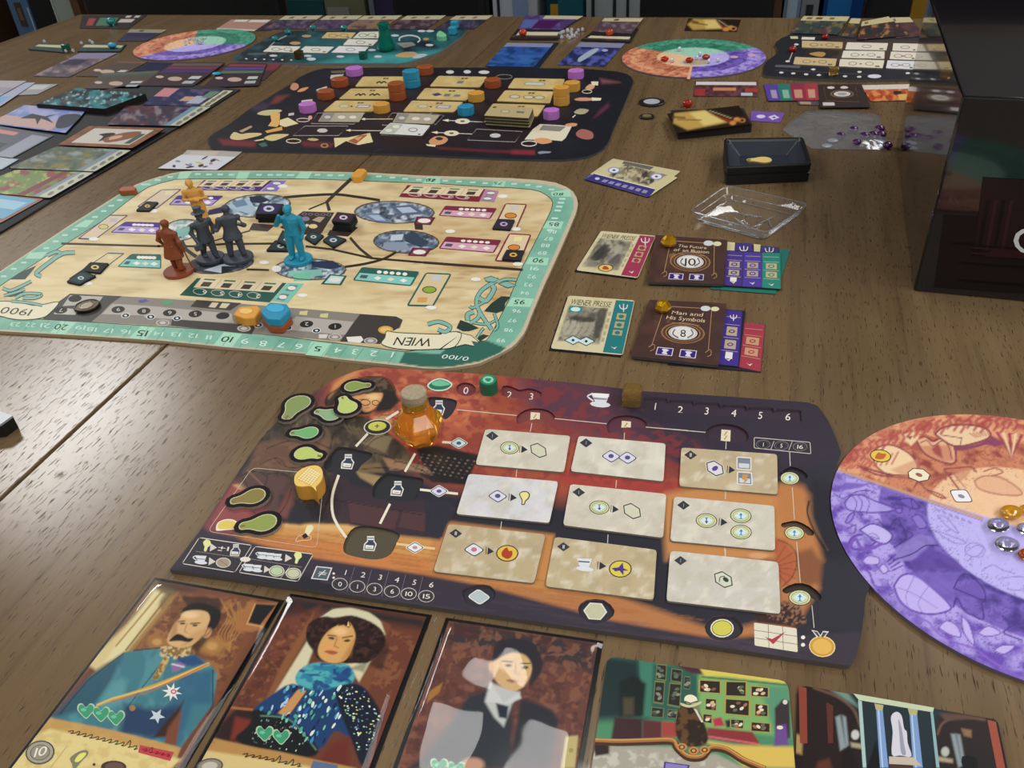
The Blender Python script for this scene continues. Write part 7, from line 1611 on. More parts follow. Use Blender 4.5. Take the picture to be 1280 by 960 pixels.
kind=[['s','c','ooo'],['ss','dc','o o'],['ob','ob','']]
for i in range(3):
    for j in range(3):
        q=rows[i][j];f=Flat('action_card',rnd(q,.08,2),TD,.0012,'#8a7848','#d6bc7c',cell=(3,2));f.N('#e3cf94',10,5,.45,.7,.6,5+i*3+j);f.N('#bfa264',14,4,.55,.75,.5,25+i*3+j)
        for u in (.53,.6):f.v(sub(q,u-.025,.12,u+.03,.26),'#7c5c48',1)
        k=kind[i][j]
        if 's' in k:
            for u in ((.5,) if k=='s' else (.36,.66)):f.vl(smooth([bil(q,u-.1,.66),bil(q,u-.04,.5),bil(q,u,.66),bil(q,u+.05,.5),bil(q,u+.12,.66)],3),1.6,'#2c342c',1)
        if 'c' in k:f.v(sub(q,.48,.45,.6,.68),'#7c807c',1);f.v(sub(q,.68,.5,.8,.68),'#7c807c',1) if k=='dc' else None
        if 'd' in k:f.v([bil(q,.22,.55),bil(q,.33,.38),bil(q,.44,.55),bil(q,.33,.7)],'#4c4474',1)
        if k=='ooo':
            for u in (.36,.46,.56):f.ve(*bil(q,u,.52),7,2.3,'#8c9088',1);f.ve(*bil(q,u,.52),5.8,1.7,'#d3d6c8',2)
        if k=='o o':
            for u in (.28,.55,.76):f.ve(*bil(q,u,.55),7,2.4,'#6c7068',1);f.ve(*bil(q,u,.55),5.8,1.8,'#d8d4b0',2)
        if k=='ob':f.ve(*bil(q,.3,.5),7,2.4,'#a8a08c',1);f.ve(*bil(q,.3,.5),5.6,1.8,'#dccfa4',2);f.v(sub(q,.56,.38,.84,.64),'#8c8aa4',1);f.v(sub(q,.59,.44,.81,.58),'#dcdce4',2);f.ve(*bil(q,.46,.52),1.6,.8,'#4a4038',1)
        f.done('cream card on dark board with '+desc[i][j],'card',GCC)
# grey tiles, white tile, tall stack
GT='grey and white tiles on the dark board'
def gt(q,z,c,lab,th=.0012):
    f=Flat('treatment_tile',rnd(q,.08,2),TD+z,th,'#5c584c',c,mat='matte_tile');f.v(sub(q,.02,.05,.28,.95),'#8f8a80' if c!='#dcdcd8' else '#b4b4a0',1)
    f.ve(*bil(q,.16,.5),4,1.8,'#c8c8c4',2);f.ve(*bil(q,.5,.5),5,2,'#e0dcd0',2);f.ve(*bil(q,.78,.5),4.5,2,'#e0dcd0',2);f.done(lab,'tile',GT)
gt([(405,140.6),(456,140.6),(448.8,152.5),(397.5,152)],0,'#b0a890','grey tile under the cream card with a yellow token')
gt([(497.5,141),(550,143.8),(540.6,155),(490.6,153)],0,'#b0a890','grey tile under the cream card with a cyan token')
gt([(489,155.5),(538,158.5),(527.5,171),(475,168.5)],0,'#c8c4b8','white tile hidden beneath another white one')
q=[(488,153.5),(538,156.8),(527.5,169.8),(474,166.8)];f=Flat('treatment_tile',rnd(q,.08,2),TD+.0012,.0012,'#3c3a36','#dcdcd8',mat='matte_tile');f.v(sub(q,.02,.06,.34,.94),'#b9bcae',1);f.ve(*bil(q,.22,.3),4.4,2,'#dfe2d6',2);f.ve(*bil(q,.14,.68),4.4,2,'#dfe2d6',2);f.ve(*bil(q,.68,.5),5.8,2.6,'#4c4c4c',2);f.ve(*bil(q,.68,.5),4.8,2,'#dcdcd8',3);f.v(sub(q,.88,.82,.94,.92),'#2c2c2c',2);f.done('white tile with ringed symbol, topmost of its pair on the dark board','tile',GT)
def base_for(q,zt_):return [U(p,zt_) for p in q]
tq=K3((758,412),(1172,438),(1128,542),(680,515));ht=.0135;rj=random.Random(2);nL=7
for k in range(nL):
    dx,dy=rj.uniform(-1.2,1.2),rj.uniform(-.5,.5);zt_=TD+.0012+.0016*(k+1);q_=[(x+dx*(k<nL-1),y+dy*(k<nL-1)) for x,y in tq]
    Pw=[U(p,TD+.0012+.0016*nL) for p in q_];pxq=[PX((p[0],p[1],TZ+zt_)) for p in Pw]
    f=Flat('treatment_tile',rnd(pxq,.06,2),zt_-.0016,.0015,'#4c4838','#b9a87c',mat='matte_tile')
    if k==nL-1:f.v(sub(pxq,.06,.1,.14,.24),'#5c5040',1);f.ve(*bil(pxq,.4,.5),6,2.2,'#8c8268',1);f.ve(*bil(pxq,.4,.5),4.8,1.6,'#c8ba90',2);f.v(sub(pxq,.66,.4,.84,.56),'#6c6a68',1)
    f.done('tan tile on top of the tall tile stack' if k==nL-1 else 'dark-edged tile inside the tall tile stack','tile','tall stack of tan tiles')
# ---- wooden tokens
for n_,c_ in (('magenta','#c47ad2'),('brown','#a2522a'),('cyan','#2792b8'),('yellow','#dca244'),('orange','#e0a040')):solid('token_'+n_,c_,.45,noise=.05,nscale=200);
def token(p,wpx,hz,colr,label,grp,z,ang=0.0,nm='wooden_token'):
    """six-sided rounded wooden token with a raised ring on top; p = centre of its base"""
    c=U(p,z);r=np.linalg.norm(U((p[0]+wpx/2,p[1]),z)-c);pts=[]
    for k in range(6):
        a=ang+math.pi/3*k;pts.append((c[0]+r*math.cos(a)*1.03,c[1]+r*math.sin(a)*.93))
    mb=MB();mb.prism(rnd(pts,.25,3),TZ+z,TZ+z+hz,bev=r*.07);o=mb.build(nm,'token_'+colr);tag(o,label,'token',grp)
    mb=MB();mb.lathe([(r*.52,0),(r*.52,.0004),(r*.40,.0004),(r*.40,0)],c+e3*(hz-.00005),20,cap=False);mb.build('embossed_ring','token_'+colr,o);return o
TG='wooden tokens on the dark central board';tz=TD+.0001;hz=.0105
def tk(P,col,lab,n=1):
    x,y=P
    for k in range(n):token((x,y),21,hz,col,lab if n==1 else lab+(', lower of two' if k==0 else ', upper of two'),TG,tz,.15) if k==0 else token(PX(U((x,y),tz)+e3*0),21,hz,col,lab+', upper of two',TG,tz,.15).__setattr__('location',Vector((U((x,y),tz)[0],U((x,y),tz)[1],TZ+tz+hz*k)))
for (x,y),col,n,lab in ((K1((1005,478))[0],'magenta',1,'magenta token beside the printed letter-opening hand'),(K1((1185,345))[0],'brown',1,'brown token left of the two-squiggle cream card'),(K2((365,222))[0],'brown',1,'brown token left of the one-squiggle cream card'),(K2((510,112))[0],'magenta',1,'magenta token at the rounded far corner of the dark board'),
                            (K2((940,355))[0],'brown',2,'brown token right of the two-squiggle card'),(K2((1085,228))[0],'cyan',2,'cyan token right of the one-squiggle card'),(K2((1215,100))[0],'brown',1,'brown token just behind the stacked cyan tokens'),(K2((782,480))[0],'yellow',1,'yellow token right of the ring-and-bar card above white tile'),
                            (K3((770,232))[0],'brown',1,'brown token right of the grey-cup cream card'),(K3((605,368))[0],'yellow',1,'yellow token right of the violet-diamond card'),(K3((502,505))[0],'cyan',1,'single cyan token beside the tall tile stack'),(K4((640,142))[0],'magenta',1,'magenta token beside the three-ring cream card'),
                            (K4((602,265))[0],'yellow',1,'yellow token behind the stacked yellow tokens'),(K4((497,405))[0],'yellow',2,'yellow token right of the separate-rings card'),(K4((395,545))[0],'magenta',1,'magenta token right of the tall tile stack')):
    tk((x,y),col,lab,n)
# ================================================================= far boards and the neighbour's cards
def simple_card(name,q,z,th,bands,label,grp,cat='card',r=.04,edge='#2c2a2e',top='#5a5058',cell=None,noise=None,extra=None):
    """bands: (u0, v0, u1, v1, colour) rectangles of print in the card's own frame"""
    f=Flat(name,rnd(q,r,2) if r else q,z,th,edge,top,cell=cell)
    if cell and noise:
        for k,(c,sx,sy,lo,hi,op) in enumerate(noise):f.N(c,sx,sy,lo,hi,op,7*k+int(abs(q[0][0])),None,2,6)
    for b_ in bands:f.v(sub(q,*b_[:4]),b_[4],b_[5] if len(b_)>5 else 1)
    if extra:extra(f,q)
    return f.done(label,cat,grp)
# ---- far right player board
ZF=.003
fr_=D7((88,592),(96,520),(125,480),(180,445),(208,412),(200,385),(182,358),(200,330),(240,302),(310,275))+[(1070,45),(1150,46.5),(1146,98.5)]+D7((800,640),(400,628),(110,606))
f=Flat('player_board',fr_,0,ZF,'#5c5850','#20222a',cell=(2.4,1.4),mat='printed_board');f.P([(1040,50),(1150,50),(1150,75),(1040,80)],'#4a3830',8);f.P(D7((440,400),(700,400),(690,450),(430,450)),'#2c2620',3)
f.v(smooth(D7((455,430),(500,418),(560,415),(590,430),(560,455),(500,445)),3,True),'#b48c5c',1);f.v(D7((190,518),(390,525),(380,545),(182,535)),'#5c5c60',1)
for p in D7((235,580),(330,587),(433,594),(535,600),(745,610),(858,614),(490,555),(860,575),(285,490),(355,355))+D1((350,585),(390,632)):f.ve(*p,2.8,1.2,'#dcd8d0',2)
f.ve(*D7((980,610))[0],8.6,2.4,'#d8d4e4',2);f.v(D7((305,290),(365,290),(370,310),(310,310)),'#cfcaa0',2);f.v(D7((400,295),(505,298),(500,318),(395,316)),'#e0dcd0',2);f.vl(D7((345,365),(320,430),(295,490)),.9,'#c8c4bc',1)
f.vl(D7((190,560),(1000,600)),.6,'#4c4e58',1)
f.done('dark player board with notched side at the far right, partly behind the box','game board')
GT2='ability tiles on the far right player board'
def ftile(q,c,kind,label,z=ZF,g=GT2):
    f=Flat('ability_tile',rnd(q,.08,2),z,.0013,'#8a8270',c,mat='matte_tile')
    if kind=='n':f.ve(*bil(q,.5,.5),6,2,'#6c6858',1);f.ve(*bil(q,.5,.5),5,1.5,c,2)
    else:
        f.ve(*bil(q,.3,.55),5.4,2.2,'#6c6858',1);f.ve(*bil(q,.3,.55),4.4,1.7,c,2);f.v([bil(q,.46,.45),bil(q,.53,.55),bil(q,.46,.65)],'#4c4840',1);f.ve(*bil(q,.68,.5),5.4,2.2,'#6c6858',1);f.ve(*bil(q,.68,.5),4.4,1.7,c,2)
    f.v(sub(q,.82,.72,.92,.88),'#55503f',1);f.done(label,'tile',g)
for a,c,k,lb in (([(400,325),(727,337),(722,388),(398,378)],'#c9b080','y','tan tile next to the red pebble on the far right board'),([(762,338),(1090,345),(1075,403),(745,395)],'#e0d8c8','n','cream tile with single ring, back row of far right board'),([(1130,345),(1330,350),(1322,412),(1122,405)],'#e0d8c8','n','cream tile with single ring beside the box, back row of far right board'),
                    ([(732,405),(1062,410),(1058,470),(715,462)],'#e2dccc','y','cream tile in the middle row, second from the box, far right board'),([(1112,412),(1320,420),(1315,480),(1100,472)],'#e2dac8','y','cream tile in the middle row next to the box, far right board'),([(345,455),(680,470),(665,530),(330,512)],'#c8b488','y','tan tile above the dark grey strip on the far right board'),
                    ([(705,472),(1060,482),(1045,545),(695,530)],'#e0d8c4','y','cream tile in the front row, second from the box, far right board'),([(1085,482),(1310,490),(1300,555),(1072,545)],'#dcdce0','y','white tile in the front row next to the box, far right board')):
    ftile(D7(*a),c,k,lb)
pebble(D7((322,415))[0],ZF,5.0,'red_pebble','red glass pebble on the printed track of far right board','red pebbles on the far right board',.8,1.1);pebble(D7((583,312))[0],ZF,4.4,'red_pebble','red glass pebble at the back edge of far right board','red pebbles on the far right board',.8,1.1)
mb=MB();c=U(D7((650,598))[0],ZF);mb.box(c+e3*.0048,(.011,.011,.009),AX);o=mb.build('amber_cube','amber_plastic');tag(o,'smoky amber plastic cube on the far right player board','game piece');bv=o.modifiers.new('round','BEVEL');bv.width=.0018;bv.segments=3
# cards behind it
GH='tall character cards at the far table edge'
pn=[('#2a3c44',6,4,.45,.62,.9),('#8a7c4c',7,4,.56,.68,.8),('#6a4038',8,4,.56,.7,.7)]
hd=[(0,0,1,.26,'#cfc296',2),(.1,.06,.22,.18,'#7c7458',3),(.3,.06,.44,.18,'#6c5c40',3),(.6,.06,.7,.18,'#7c7458',3)]
simple_card('character_card',D7((415,128),(782,132),(690,275),(303,265)),ZF,.0008,hd,'character card with green seascape behind the far right board',GH,cell=1.4,noise=pn,top='#3c4a48')
simple_card('character_card',D7((795,146),(872,149),(815,303),(712,292)),ZF,.0008,hd[:1],'narrow strip of character card tucked behind the far right board',GH,cell=1.4,noise=pn,top='#4a3c38')
simple_card('character_card',D7((1110,140),(1262,137),(1380,288),(1150,305)),ZF,.0008,hd[:2],'brown character card under a tilted one beside the box',GH,cell=1.4,noise=[('#6a4a3c',6,4,.45,.65,.8)],top='#4c3440')
simple_card('character_card',D7((882,172),(1092,132),(1262,280),(842,318)),ZF+.001,.0008,hd[:2],'tilted character card with dark portrait beside the box',GH,cell=1.4,noise=[('#2a3438',6,4,.45,.6,.9),('#b88a58',6,4,.6,.7,.8)],top='#4a3030')
# row in front of it
simple_card('book_card',D7((300,662),(520,664),(545,842),(372,838)),0,.0008,[(.1,.85,.6,.97,'#b49a78')],'cream-edged book card under the spine card, far right','book cards at the far right')
simple_card('book_card',D7((95,674),(530,666),(545,802),(128,806)),.0008,.0008,[(0,0,.25,1,'#5a46a0'),(.25,0,.47,1,'#2c7c70'),(.47,0,.74,1,'#94344c'),(.74,0,.98,1,'#a8404c'),(.09,.35,.2,.85,'#a89cb8',2),(.31,.35,.43,.85,'#8cb8a4',2),(.53,.35,.68,.85,'#c8967c',2),(.79,.35,.92,.85,'#d09a80',2)],'book card showing violet, teal and red spines, far right','book cards at the far right',r=.03)
def ringed(f,q):f.ve(*bil(q,.5,.42),15,5,'#7c6450',1);f.ve(*bil(q,.5,.42),12.6,4,'#3c2e2a',2);f.ve(*bil(q,.5,.42),10.6,3.3,'#d8d4d0',3);f.ve(*bil(q,.5,.42),6,1.8,'#a8a4a4',4);f.v(sub(q,.06,.78,.3,.92),'#d6d0cc',2);f.ve(*bil(q,.28,.14),4.6,1.6,'#dccfd4',2);f.ve(*bil(q,.58,.14),5,1.6,'#dccfd4',2);f.vl([bil(q,.12,.1),bil(q,.14,.7),bil(q,.8,.78),bil(q,.84,.12)],.7,'#6c5444',1)
simple_card('book_card',D7((530,676),(876,672),(946,856),(545,860)),.0016,.0009,[],'brown book card with pale ring emblem, far right','book cards at the far right',top='#3a2e2b',r=.02,extra=ringed)
simple_card('landscape_card',[(1075.5,106.5),(1146,105),(1146,125.5),(1088.5,126.5)],0,.0008,[(0,0,1,.28,'#dcd4c8',2),(.55,.4,.7,.62,'#3c2420',2),(.62,.6,.95,.95,'#e0b868',2)],'orange landscape card with white header touching the box',None,cell=1.2,noise=[('#a83c24',4,3,.46,.6,.9),('#e89a50',5,3,.56,.68,.9)],top='#c4603a',r=.03)
simple_card('landscape_card',E7((390,172),(1015,176),(1018,325),(372,322)),0,.0008,[(.02,.03,.98,.24,'#dcd8d8',2),(.74,.75,.92,.95,'#b8c8d0',2),(.02,.5,.18,.95,'#a03834',2),(.8,.45,1,.7,'#a84038',2),(.3,.42,.66,.62,'#c8885c',2)],'small theatre-red landscape card in front of the far dial',None,cell=1.2,noise=[('#4a2430',5,2.5,.45,.6,.8)],top='#6c4448',r=.05)
# ---- cards and aid boards in the middle far row
def aid(q,label,g='dark reference strips at the far table edge'):
    simple_card('reference_strip',q,0,.002,[(.02,.78,.98,.9,'#4c443c',1),(.08,.62,.94,.8,'#d8d0b4',2)],label,g,'reference card',r=.05,top='#2a2624')
aid(D5((610,160),(960,160),(880,315),(490,312)),'dark reference strip with cream row in front of violet card');aid(A3((560,120),(735,118),(700,178),(490,168)),'dark reference strip with cream row beside the crystals')
simple_card('character_card',D5((625,122),(1082,128),(905,238),(560,232)),.002,.0008,[(.34,0,1,.24,'#c9c0a0',2),(.3,.35,.72,.92,'#4c1c58',2),(.02,.3,.28,.9,'#5c68a8',2)],'character card with deep purple picture at the far edge',GH,cell=1.4,noise=[('#6a5a9c',6,3,.45,.65,.8)],top='#4a3a6c')
simple_card('character_card',A3((588,76),(755,76),(705,142),(540,132)),.002,.0008,[(.02,0,1,.24,'#c9c0a0',2),(.3,.06,.42,.18,'#5c5440',3)],'character card with mauve picture at the far edge',GH,cell=1.4,noise=[('#6a5058',6,3,.45,.65,.8),('#8a7c80',6,3,.58,.7,.8)],top='#544450')
simple_card('picture_card',D5((520,345),(890,340),(725,545),(320,540)),0,.0008,[(.05,0,.95,.1,'#2c3040')],'dark card just under the blue lake card',None,top='#20283c')
simple_card('picture_card',D5((475,342),(845,348),(690,535),(295,528)),.0008,.0008,[(0,0,1,.16,'#8c90b4',2)],'blue lake picture card beyond the dark central board','blue picture cards beyond the dark board',cell=1.6,noise=[('#1c3c74',9,4,.42,.6,.9),('#3c70b4',14,3,.55,.7,.8)],top='#2c58a4')
def pale(f,q):f.v(smooth([bil(q,.3,.7),bil(q,.36,.4),bil(q,.46,.25),bil(q,.56,.3),bil(q,.5,.6),bil(q,.4,.85)],3,True),'#a8b8cc',2);f.ve(*bil(q,.7,.32),4,1.6,'#a8b4cc',2)
simple_card('picture_card',A3((490,178),(678,182),(592,280),(393,272)),0,.0008,[(0,0,1,.2,'#8a8cac',2)],'blue picture card with pale figure beyond the dark central board','blue picture cards beyond the dark board',cell=1.6,noise=[('#5c64b4',8,4,.5,.65,.9)],top='#26305c',extra=pale)
solid('orange_pebble','#d8501c',.12,trans=.35)
pebble(D5((600,288))[0],.0021,5,'orange_pebble','orange pebble on the reference strip of the violet card','orange pebbles on reference strips',.8,1.0);pebble(A3((613,150))[0],.0021,5,'orange_pebble','orange pebble on the reference strip beside the crystals','orange pebbles on reference strips',.8,1.0)
rr=random.Random(9)
for k in range(16):x,y=bil(A3((415,130),(510,128),(490,172),(395,168)),rr.random(),rr.random());pebble((x,y),.0,2.2,'white_crystal','tiny clear crystal heaped between two reference strips','clear crystals between reference strips',1.0,1.0,facet=True)
# ---- teal player board
tb=[(290,73.5),(296,69),(312,60),(330,50),(345,42),(358,38.5),(460,37.6),(560,36.4)]+E6((1050,262),(1120,285),(1140,310),(1090,370),(1000,430),(880,515),(760,560),(640,600),(560,622),(480,634),(0,632))+[(380,79),(300,76.5)]
f=Flat('player_board',tb,0,ZF,'#77787a','#1d2a34',cell=(2.2,1.2),mat='printed_board');f.P([(380,45),(600,40),(560,70),(500,79),(360,79)],'#245a60',14);f.P([(440,70),(560,62),(500,82),(380,82)],'#3f9898',7);f.P(E6((440,380),(800,400),(860,480),(520,530)),'#18222c',5);f.N('#2c6c74',14,5,.5,.7,.5,5)
f.vl(ell(*E6((575,395))[0],13,5.2,0,16,160,400),1.8,'#c8c8c4',1);f.v(smooth(E6((430,560),(500,525),(620,520),(650,550),(560,575)),3,True),'#c8a878',1);f.v(E6((440,430),(600,420),(640,450),(520,480)),'#8a8c84',1);f.v(smooth(E6((600,580),(660,540),(760,545),(680,580)),2,True),'#b8c0c4',1)
for p in E6((430,355),(695,310),(780,310),(775,450),(200,500),(260,565))+D8((395,445),(930,452),(670,447)):f.ve(*p,5,1.4,'#c8ccd0',1)
f.ve(*D8((697,472))[0],6,2,'#c8d4dc',1);f.ve(*E6((740,390))[0],4,1.6,'#b48c58',1);f.ve(*D8((570,345))[0],7,2,'#b8986c',1);f.ve(*D8((660,288))[0],6,1.6,'#b8986c',1)
for k in range(6):f.ve(*D8((178+72*k,470+2*k))[0],1.6,.8,'#d0d4d8',1)
f.v(D8((190,425),(350,420),(330,440),(185,438)),'#4c5a64',1);f.vl(D8((360,375),(410,330),(500,285)),1,'#a8b4b8',1)
f.done('dark teal player board with teal bottle at the far side','game board')
GT3='ability tiles on the teal player board'
for a,c,k,lb in (([(380,365),(615,372),(560,420),(310,412)],'#dcdcd0','y','cream tile at the front row end of teal board, above the dice strip'),([(650,370),(882,374),(820,425),(585,418)],'#dcdcd4','n','cream tile in the middle of the front row on teal board'),([(920,368),(1160,374),(1110,425),(858,420)],'#dfe2e4','n','white tile of the front row beside the teal bottle'),
                    ([(995,312),(1235,318),(1190,365),(950,360)],'#dcdccf','n','cream tile of the middle row behind the white one, teal board'),([(825,258),(1055,260),(1015,308),(778,304)],'#cdb47c','y','tan tile of the back row on teal board'),([(1085,255),(1250,252),(1235,305),(1030,305)],'#d8d8c8','y','cream tile of the back row behind the teal bottle')):
    ftile(D8(*a),c,k,lb,ZF,GT3)
solid('teal_glass','#12907c',.12,trans=.55,ior=1.4);solid('dark_green_cube','#14604c',.3,trans=.2);solid('smoky_cube','#5c4a24',.12,trans=.6);solid('blue_wood','#2f9cc0',.4);solid('mint_wood','#7fcf9c',.45)
c=U(E6((345,505))[0],ZF);r=np.linalg.norm(U(E6((435,505))[0],ZF)-U(E6((258,505))[0],ZF))/2
mb=MB();mb.lathe([(r*.8,0),(r*.98,r*.25),(r,r*.45),(r*.62,r*1.5),(r*.56,r*2.2),(r*.66,r*2.35),(r*.66,r*2.75),(r*.5,r*2.8)],c,8);o=mb.build('teal_bottle','teal_glass');tag(o,'small teal glass bottle standing on the teal player board','bottle')
def cube(p,s,mat,label,grp=None,z=ZF,nm='cube_marker'):
    mb=MB();mb.box(U(p,z)+e3*(s/2+.0001),(s,s,s),AX);o=mb.build(nm,mat);tag(o,label,'game piece',grp);q=o.modifiers.new('round','BEVEL');q.width=s*.14;q.segments=2
cube(E6((118,590))[0],.010,'dark_green_cube','dark green cube marker at the front edge of teal board');cube(D8((605,470))[0],.0115,'smoky_cube','smoky amber cube marker at the front edge of teal board')
for p,lb in ((E6((1010,345))[0],'blue wooden block in front of its twin on the teal board'),(E6((1030,285))[0],'blue wooden block behind its twin on the teal board')):cube(p,.0115,'blue_wood',lb,'blue blocks on the teal board',nm='wooden_block')
q=E6((845,345),(870,310),(900,315),(945,350),(920,368),(860,365));mb=MB();mb.prism([U(p,ZF+.006) for p in smooth(q,3,True)],TZ+ZF,TZ+ZF+.006);o=mb.build('mint_block','mint_wood');tag(o,'mint green wooden bubble piece beside blue blocks','game piece')
for i,(x,y) in enumerate(D8((515,275),(413,330),(715,243),(962,243))):pebble((x,y),ZF,4.0,'teal_pebble',['teal glass pebble second along the track of teal board','teal glass pebble at the track\'s near end on teal board','teal glass pebble behind the tan tile on teal board','teal glass pebble near the back-row cream tile on teal board'][i],'teal pebbles on the teal board',.8,1.1)
# cards behind the teal board
xs=[(356.6,403.4),(408,453.4),(455,502.5),(508.8,557.5),(570,616)];tops=['#4a4460','#55486a','#94765a','#4a3a40','#3c3c58'];ds=['blue-grey night picture','mauve picture with white mark','tan desert picture','dark brown picture','navy picture nearest the white box']
for (a,b_),tc,dsx in zip(xs,tops,ds):
    simple_card('character_card',[(a,19.6),(b_,19.2),(b_-24,36),(a-28,36.6)],0,.0009,[(0,0,1,.3,'#c4bc9c',2),(.2,.08,.32,.22,'#7c7458',3),(.55,.08,.65,.22,'#7c7458',3)],'character card with '+dsx+' behind teal board',GH,cell=1.3,noise=[('#7c6a74',6,3,.52,.68,.7),('#2c2834',7,3,.5,.65,.7)],top=tc)
simple_card('character_card',[(321,24.4),(358,24.4),(338,38),(296,38)],0,.0008,[(0,0,1,.3,'#5c4a50',2)],'dark mauve card leaning against the teal board\'s back',GH,top='#40343c')
simple_card('picture_card',E2((1195,195),(1600,195),(1420,312),(1040,292)),.0,.001,[(0,.86,1,1,'#cfc8b8',2),(.12,.02,.44,.22,'#e0dcd4',2),(.5,.04,.98,.24,'#e0dcd4',2)],'pale pink card with two white labels beside the far left dial',None,top='#b48c80')
# ================================================================= neighbour's area at the left
# dark sleeve mats
solid('black_mat','#14151c',.7,noise=.25,nscale=900)
mt_=[(300,111.5),(262,135),(140,207.5),(63,251),(0,290),(-110,352),(-230,300),(-60,196),(60,128),(150,108),(220,104)]
mb=MB();mb.prism([U(p,.002) for p in mt_],TZ,TZ+.002,bev=0);o=mb.build('play_mat','black_mat');tag(o,'black stitched play mat under the left-hand picture cards','mat')
mb=MB()
for k in range(70):
    a=np.array((268,133.5))*(1-k/70)+np.array((2,291))*(k/70)-np.array([2.2,1.0]);mb.box(U(tuple(a),.0021),(.0032,.0007,.0003),np.stack([np.array([-.80,-.6,0]),np.array([.6,-.8,0]),e3]))
solid('grey_thread','#4c4450',.8);mb.build('stitching','grey_thread',o)
GL_='picture cards on the black mat';ZM=.002
def icons(f,q):
    for k,v_ in enumerate((.18,.4,.62,.84)):f.ve(*bil(q,.93,v_),4.6,1.8,'#7c7c78',3,-28)
def strip(q,z,col,noise,label,bands=(),extra=None,hdr='#c3c6b0'):
    def ex_(f,q_):
        icons(f,q_)
        if extra:extra(f,q_)
    simple_card('picture_card',q,z,.0009,[(.86,.02,1,.98,hdr,2)]+list(bands),label,GL_,cell=1.7,noise=noise,top=col,extra=ex_,edge='#16161c')
strip([(20,212),(118,215),(62,247.5),(-45,238)],ZM+.001,'#6f8a48',[('#8a3440',16,6,.5,.62,.9),('#b8c070',7,4,.58,.7,.8)],'picture card of green meadow with dark red hillside',[(.6,.02,.7,.98,'#7a2c38'),(.8,.02,.86,.98,'#8498a8')])
strip([(70,183),(164,187.5),(118,214.5),(10,210)],ZM+.002,'#5c6c58',[('#8a7c30',12,5,.5,.65,.8),('#9aa4a8',16,4,.55,.7,.8),('#3c4c44',10,5,.56,.68,.8)],'picture card of misty green valley with olive slopes',[(.78,.02,.86,.98,'#8090a0')])
def lady(f,q):f.v(sub(q,.12,.1,.9,.86),'#cfcac0',2);f.v(smooth([bil(q,.3,.4),bil(q,.42,.3),bil(q,.5,.35),bil(q,.5,.55),bil(q,.44,.75),bil(q,.4,.5)],3,True),'#2a1c18',3);f.v(smooth([bil(q,.46,.5),bil(q,.6,.25),bil(q,.78,.2),bil(q,.8,.5),bil(q,.6,.78),bil(q,.48,.7)],3,True),'#8a5c40',3);f.v(smooth([bil(q,.5,.5),bil(q,.6,.4),bil(q,.64,.52),bil(q,.55,.66)],3,True),'#d8a88c',4);f.v(sub(q,.8,.3,.88,.8),'#4c5a50',3)
simple_card('picture_card',[(111,157.5),(206,160.5),(165,185),(72,181)],ZM+.003,.001,[],'picture card of dark-haired lady in wooden frame',GL_,top='#94603c',cell=1.7,noise=[('#6c4028',10,3,.5,.65,.8)],extra=lady,edge='#16161c')
strip([(158,132),(264,133),(224,157.5),(134,155.5)],ZM+.001,'#3f3444',[('#8a8088',9,5,.5,.62,.9),('#5c2c34',9,5,.55,.66,.9),('#20264c',12,5,.58,.7,.9)],'picture card of grey masks over dark red stage',[(.78,.02,.86,.98,'#7898b0')])
strip([(206,109.5),(292,113),(261,133),(178,131)],ZM,'#26305c',[('#6a5a78',9,4,.5,.66,.7)],'picture card of sleeping figure under deep blue drapery',[(0,.02,.22,.5,'#d08c94',2),(.45,.45,.62,.72,'#c8a088',2),(.6,.4,.8,.85,'#b0b8cc',2),(.7,.1,.84,.5,'#6c8c78',2)],None,'#d6d0a4')
simple_card('picture_card',[(-40,236),(55,248.5),(0,279),(-98,262)],ZM,.0009,[(.08,.06,.95,.84,'#64a8cc',2),(.3,.2,.9,.5,'#9cc8dc',3)],'picture card with bright blue sky in brown frame',GL_,top='#8a5c40',edge='#16161c')
# second column
def bird(f,q):f.v([bil(q,.3,.35),bil(q,.42,.38),bil(q,.52,.4),bil(q,.66,.2),bil(q,.56,.42),bil(q,.74,.66),bil(q,.5,.5),bil(q,.56,.8),bil(q,.44,.55),bil(q,.25,.62)],'#343a34',3);f.v(smooth([bil(q,.72,.3),bil(q,.86,.15),bil(q,1,.2),bil(q,.98,.7),bil(q,.84,.85),bil(q,.76,.6)],3,True),'#3a4050',2)
simple_card('picture_card',[(-32,152),(68,169),(14,198.5),(-95,186)],ZM,.0009,[(.3,.1,.62,.22,'#d08c88',2),(.0,.5,.7,.95,'#3c424c',2),(.78,.1,.98,.96,'#9aa0b0',2)],'picture card of dark storm cloud with pale ribbon',GL_,top='#58606c',edge='#16161c')
simple_card('picture_card',[(31,131),(106,139.5),(82,166),(-14,154)],ZM+.0015,.0009,[(.0,.55,.8,.95,'#c8a8a4',2)],'picture card of soaring bird in blue sky',GL_,top='#7c90cc',cell=1.7,noise=[('#b4b8dc',10,6,.5,.65,.8)],extra=bird,edge='#16161c')
simple_card('picture_card',[(-40,190),(24,199),(2,212),(-70,206)],ZM,.0009,[(.6,.05,.98,.95,'#b4c0cc',2)],'pale blue picture card at the left end of the mat',GL_,top='#8094ac',edge='#16161c')
zq=.008;dq=[(95,110),(182,117),(131,136),(45,129.5)];Pw=[U(p,ZM+zq) for p in dq];mb=MB();mb.prism(Pw,TZ+ZM,TZ+ZM+zq-.0008);o=mb.build('card_deck','card_edges');tag(o,'dark deck of dream cards under the teal seascape card','card deck')
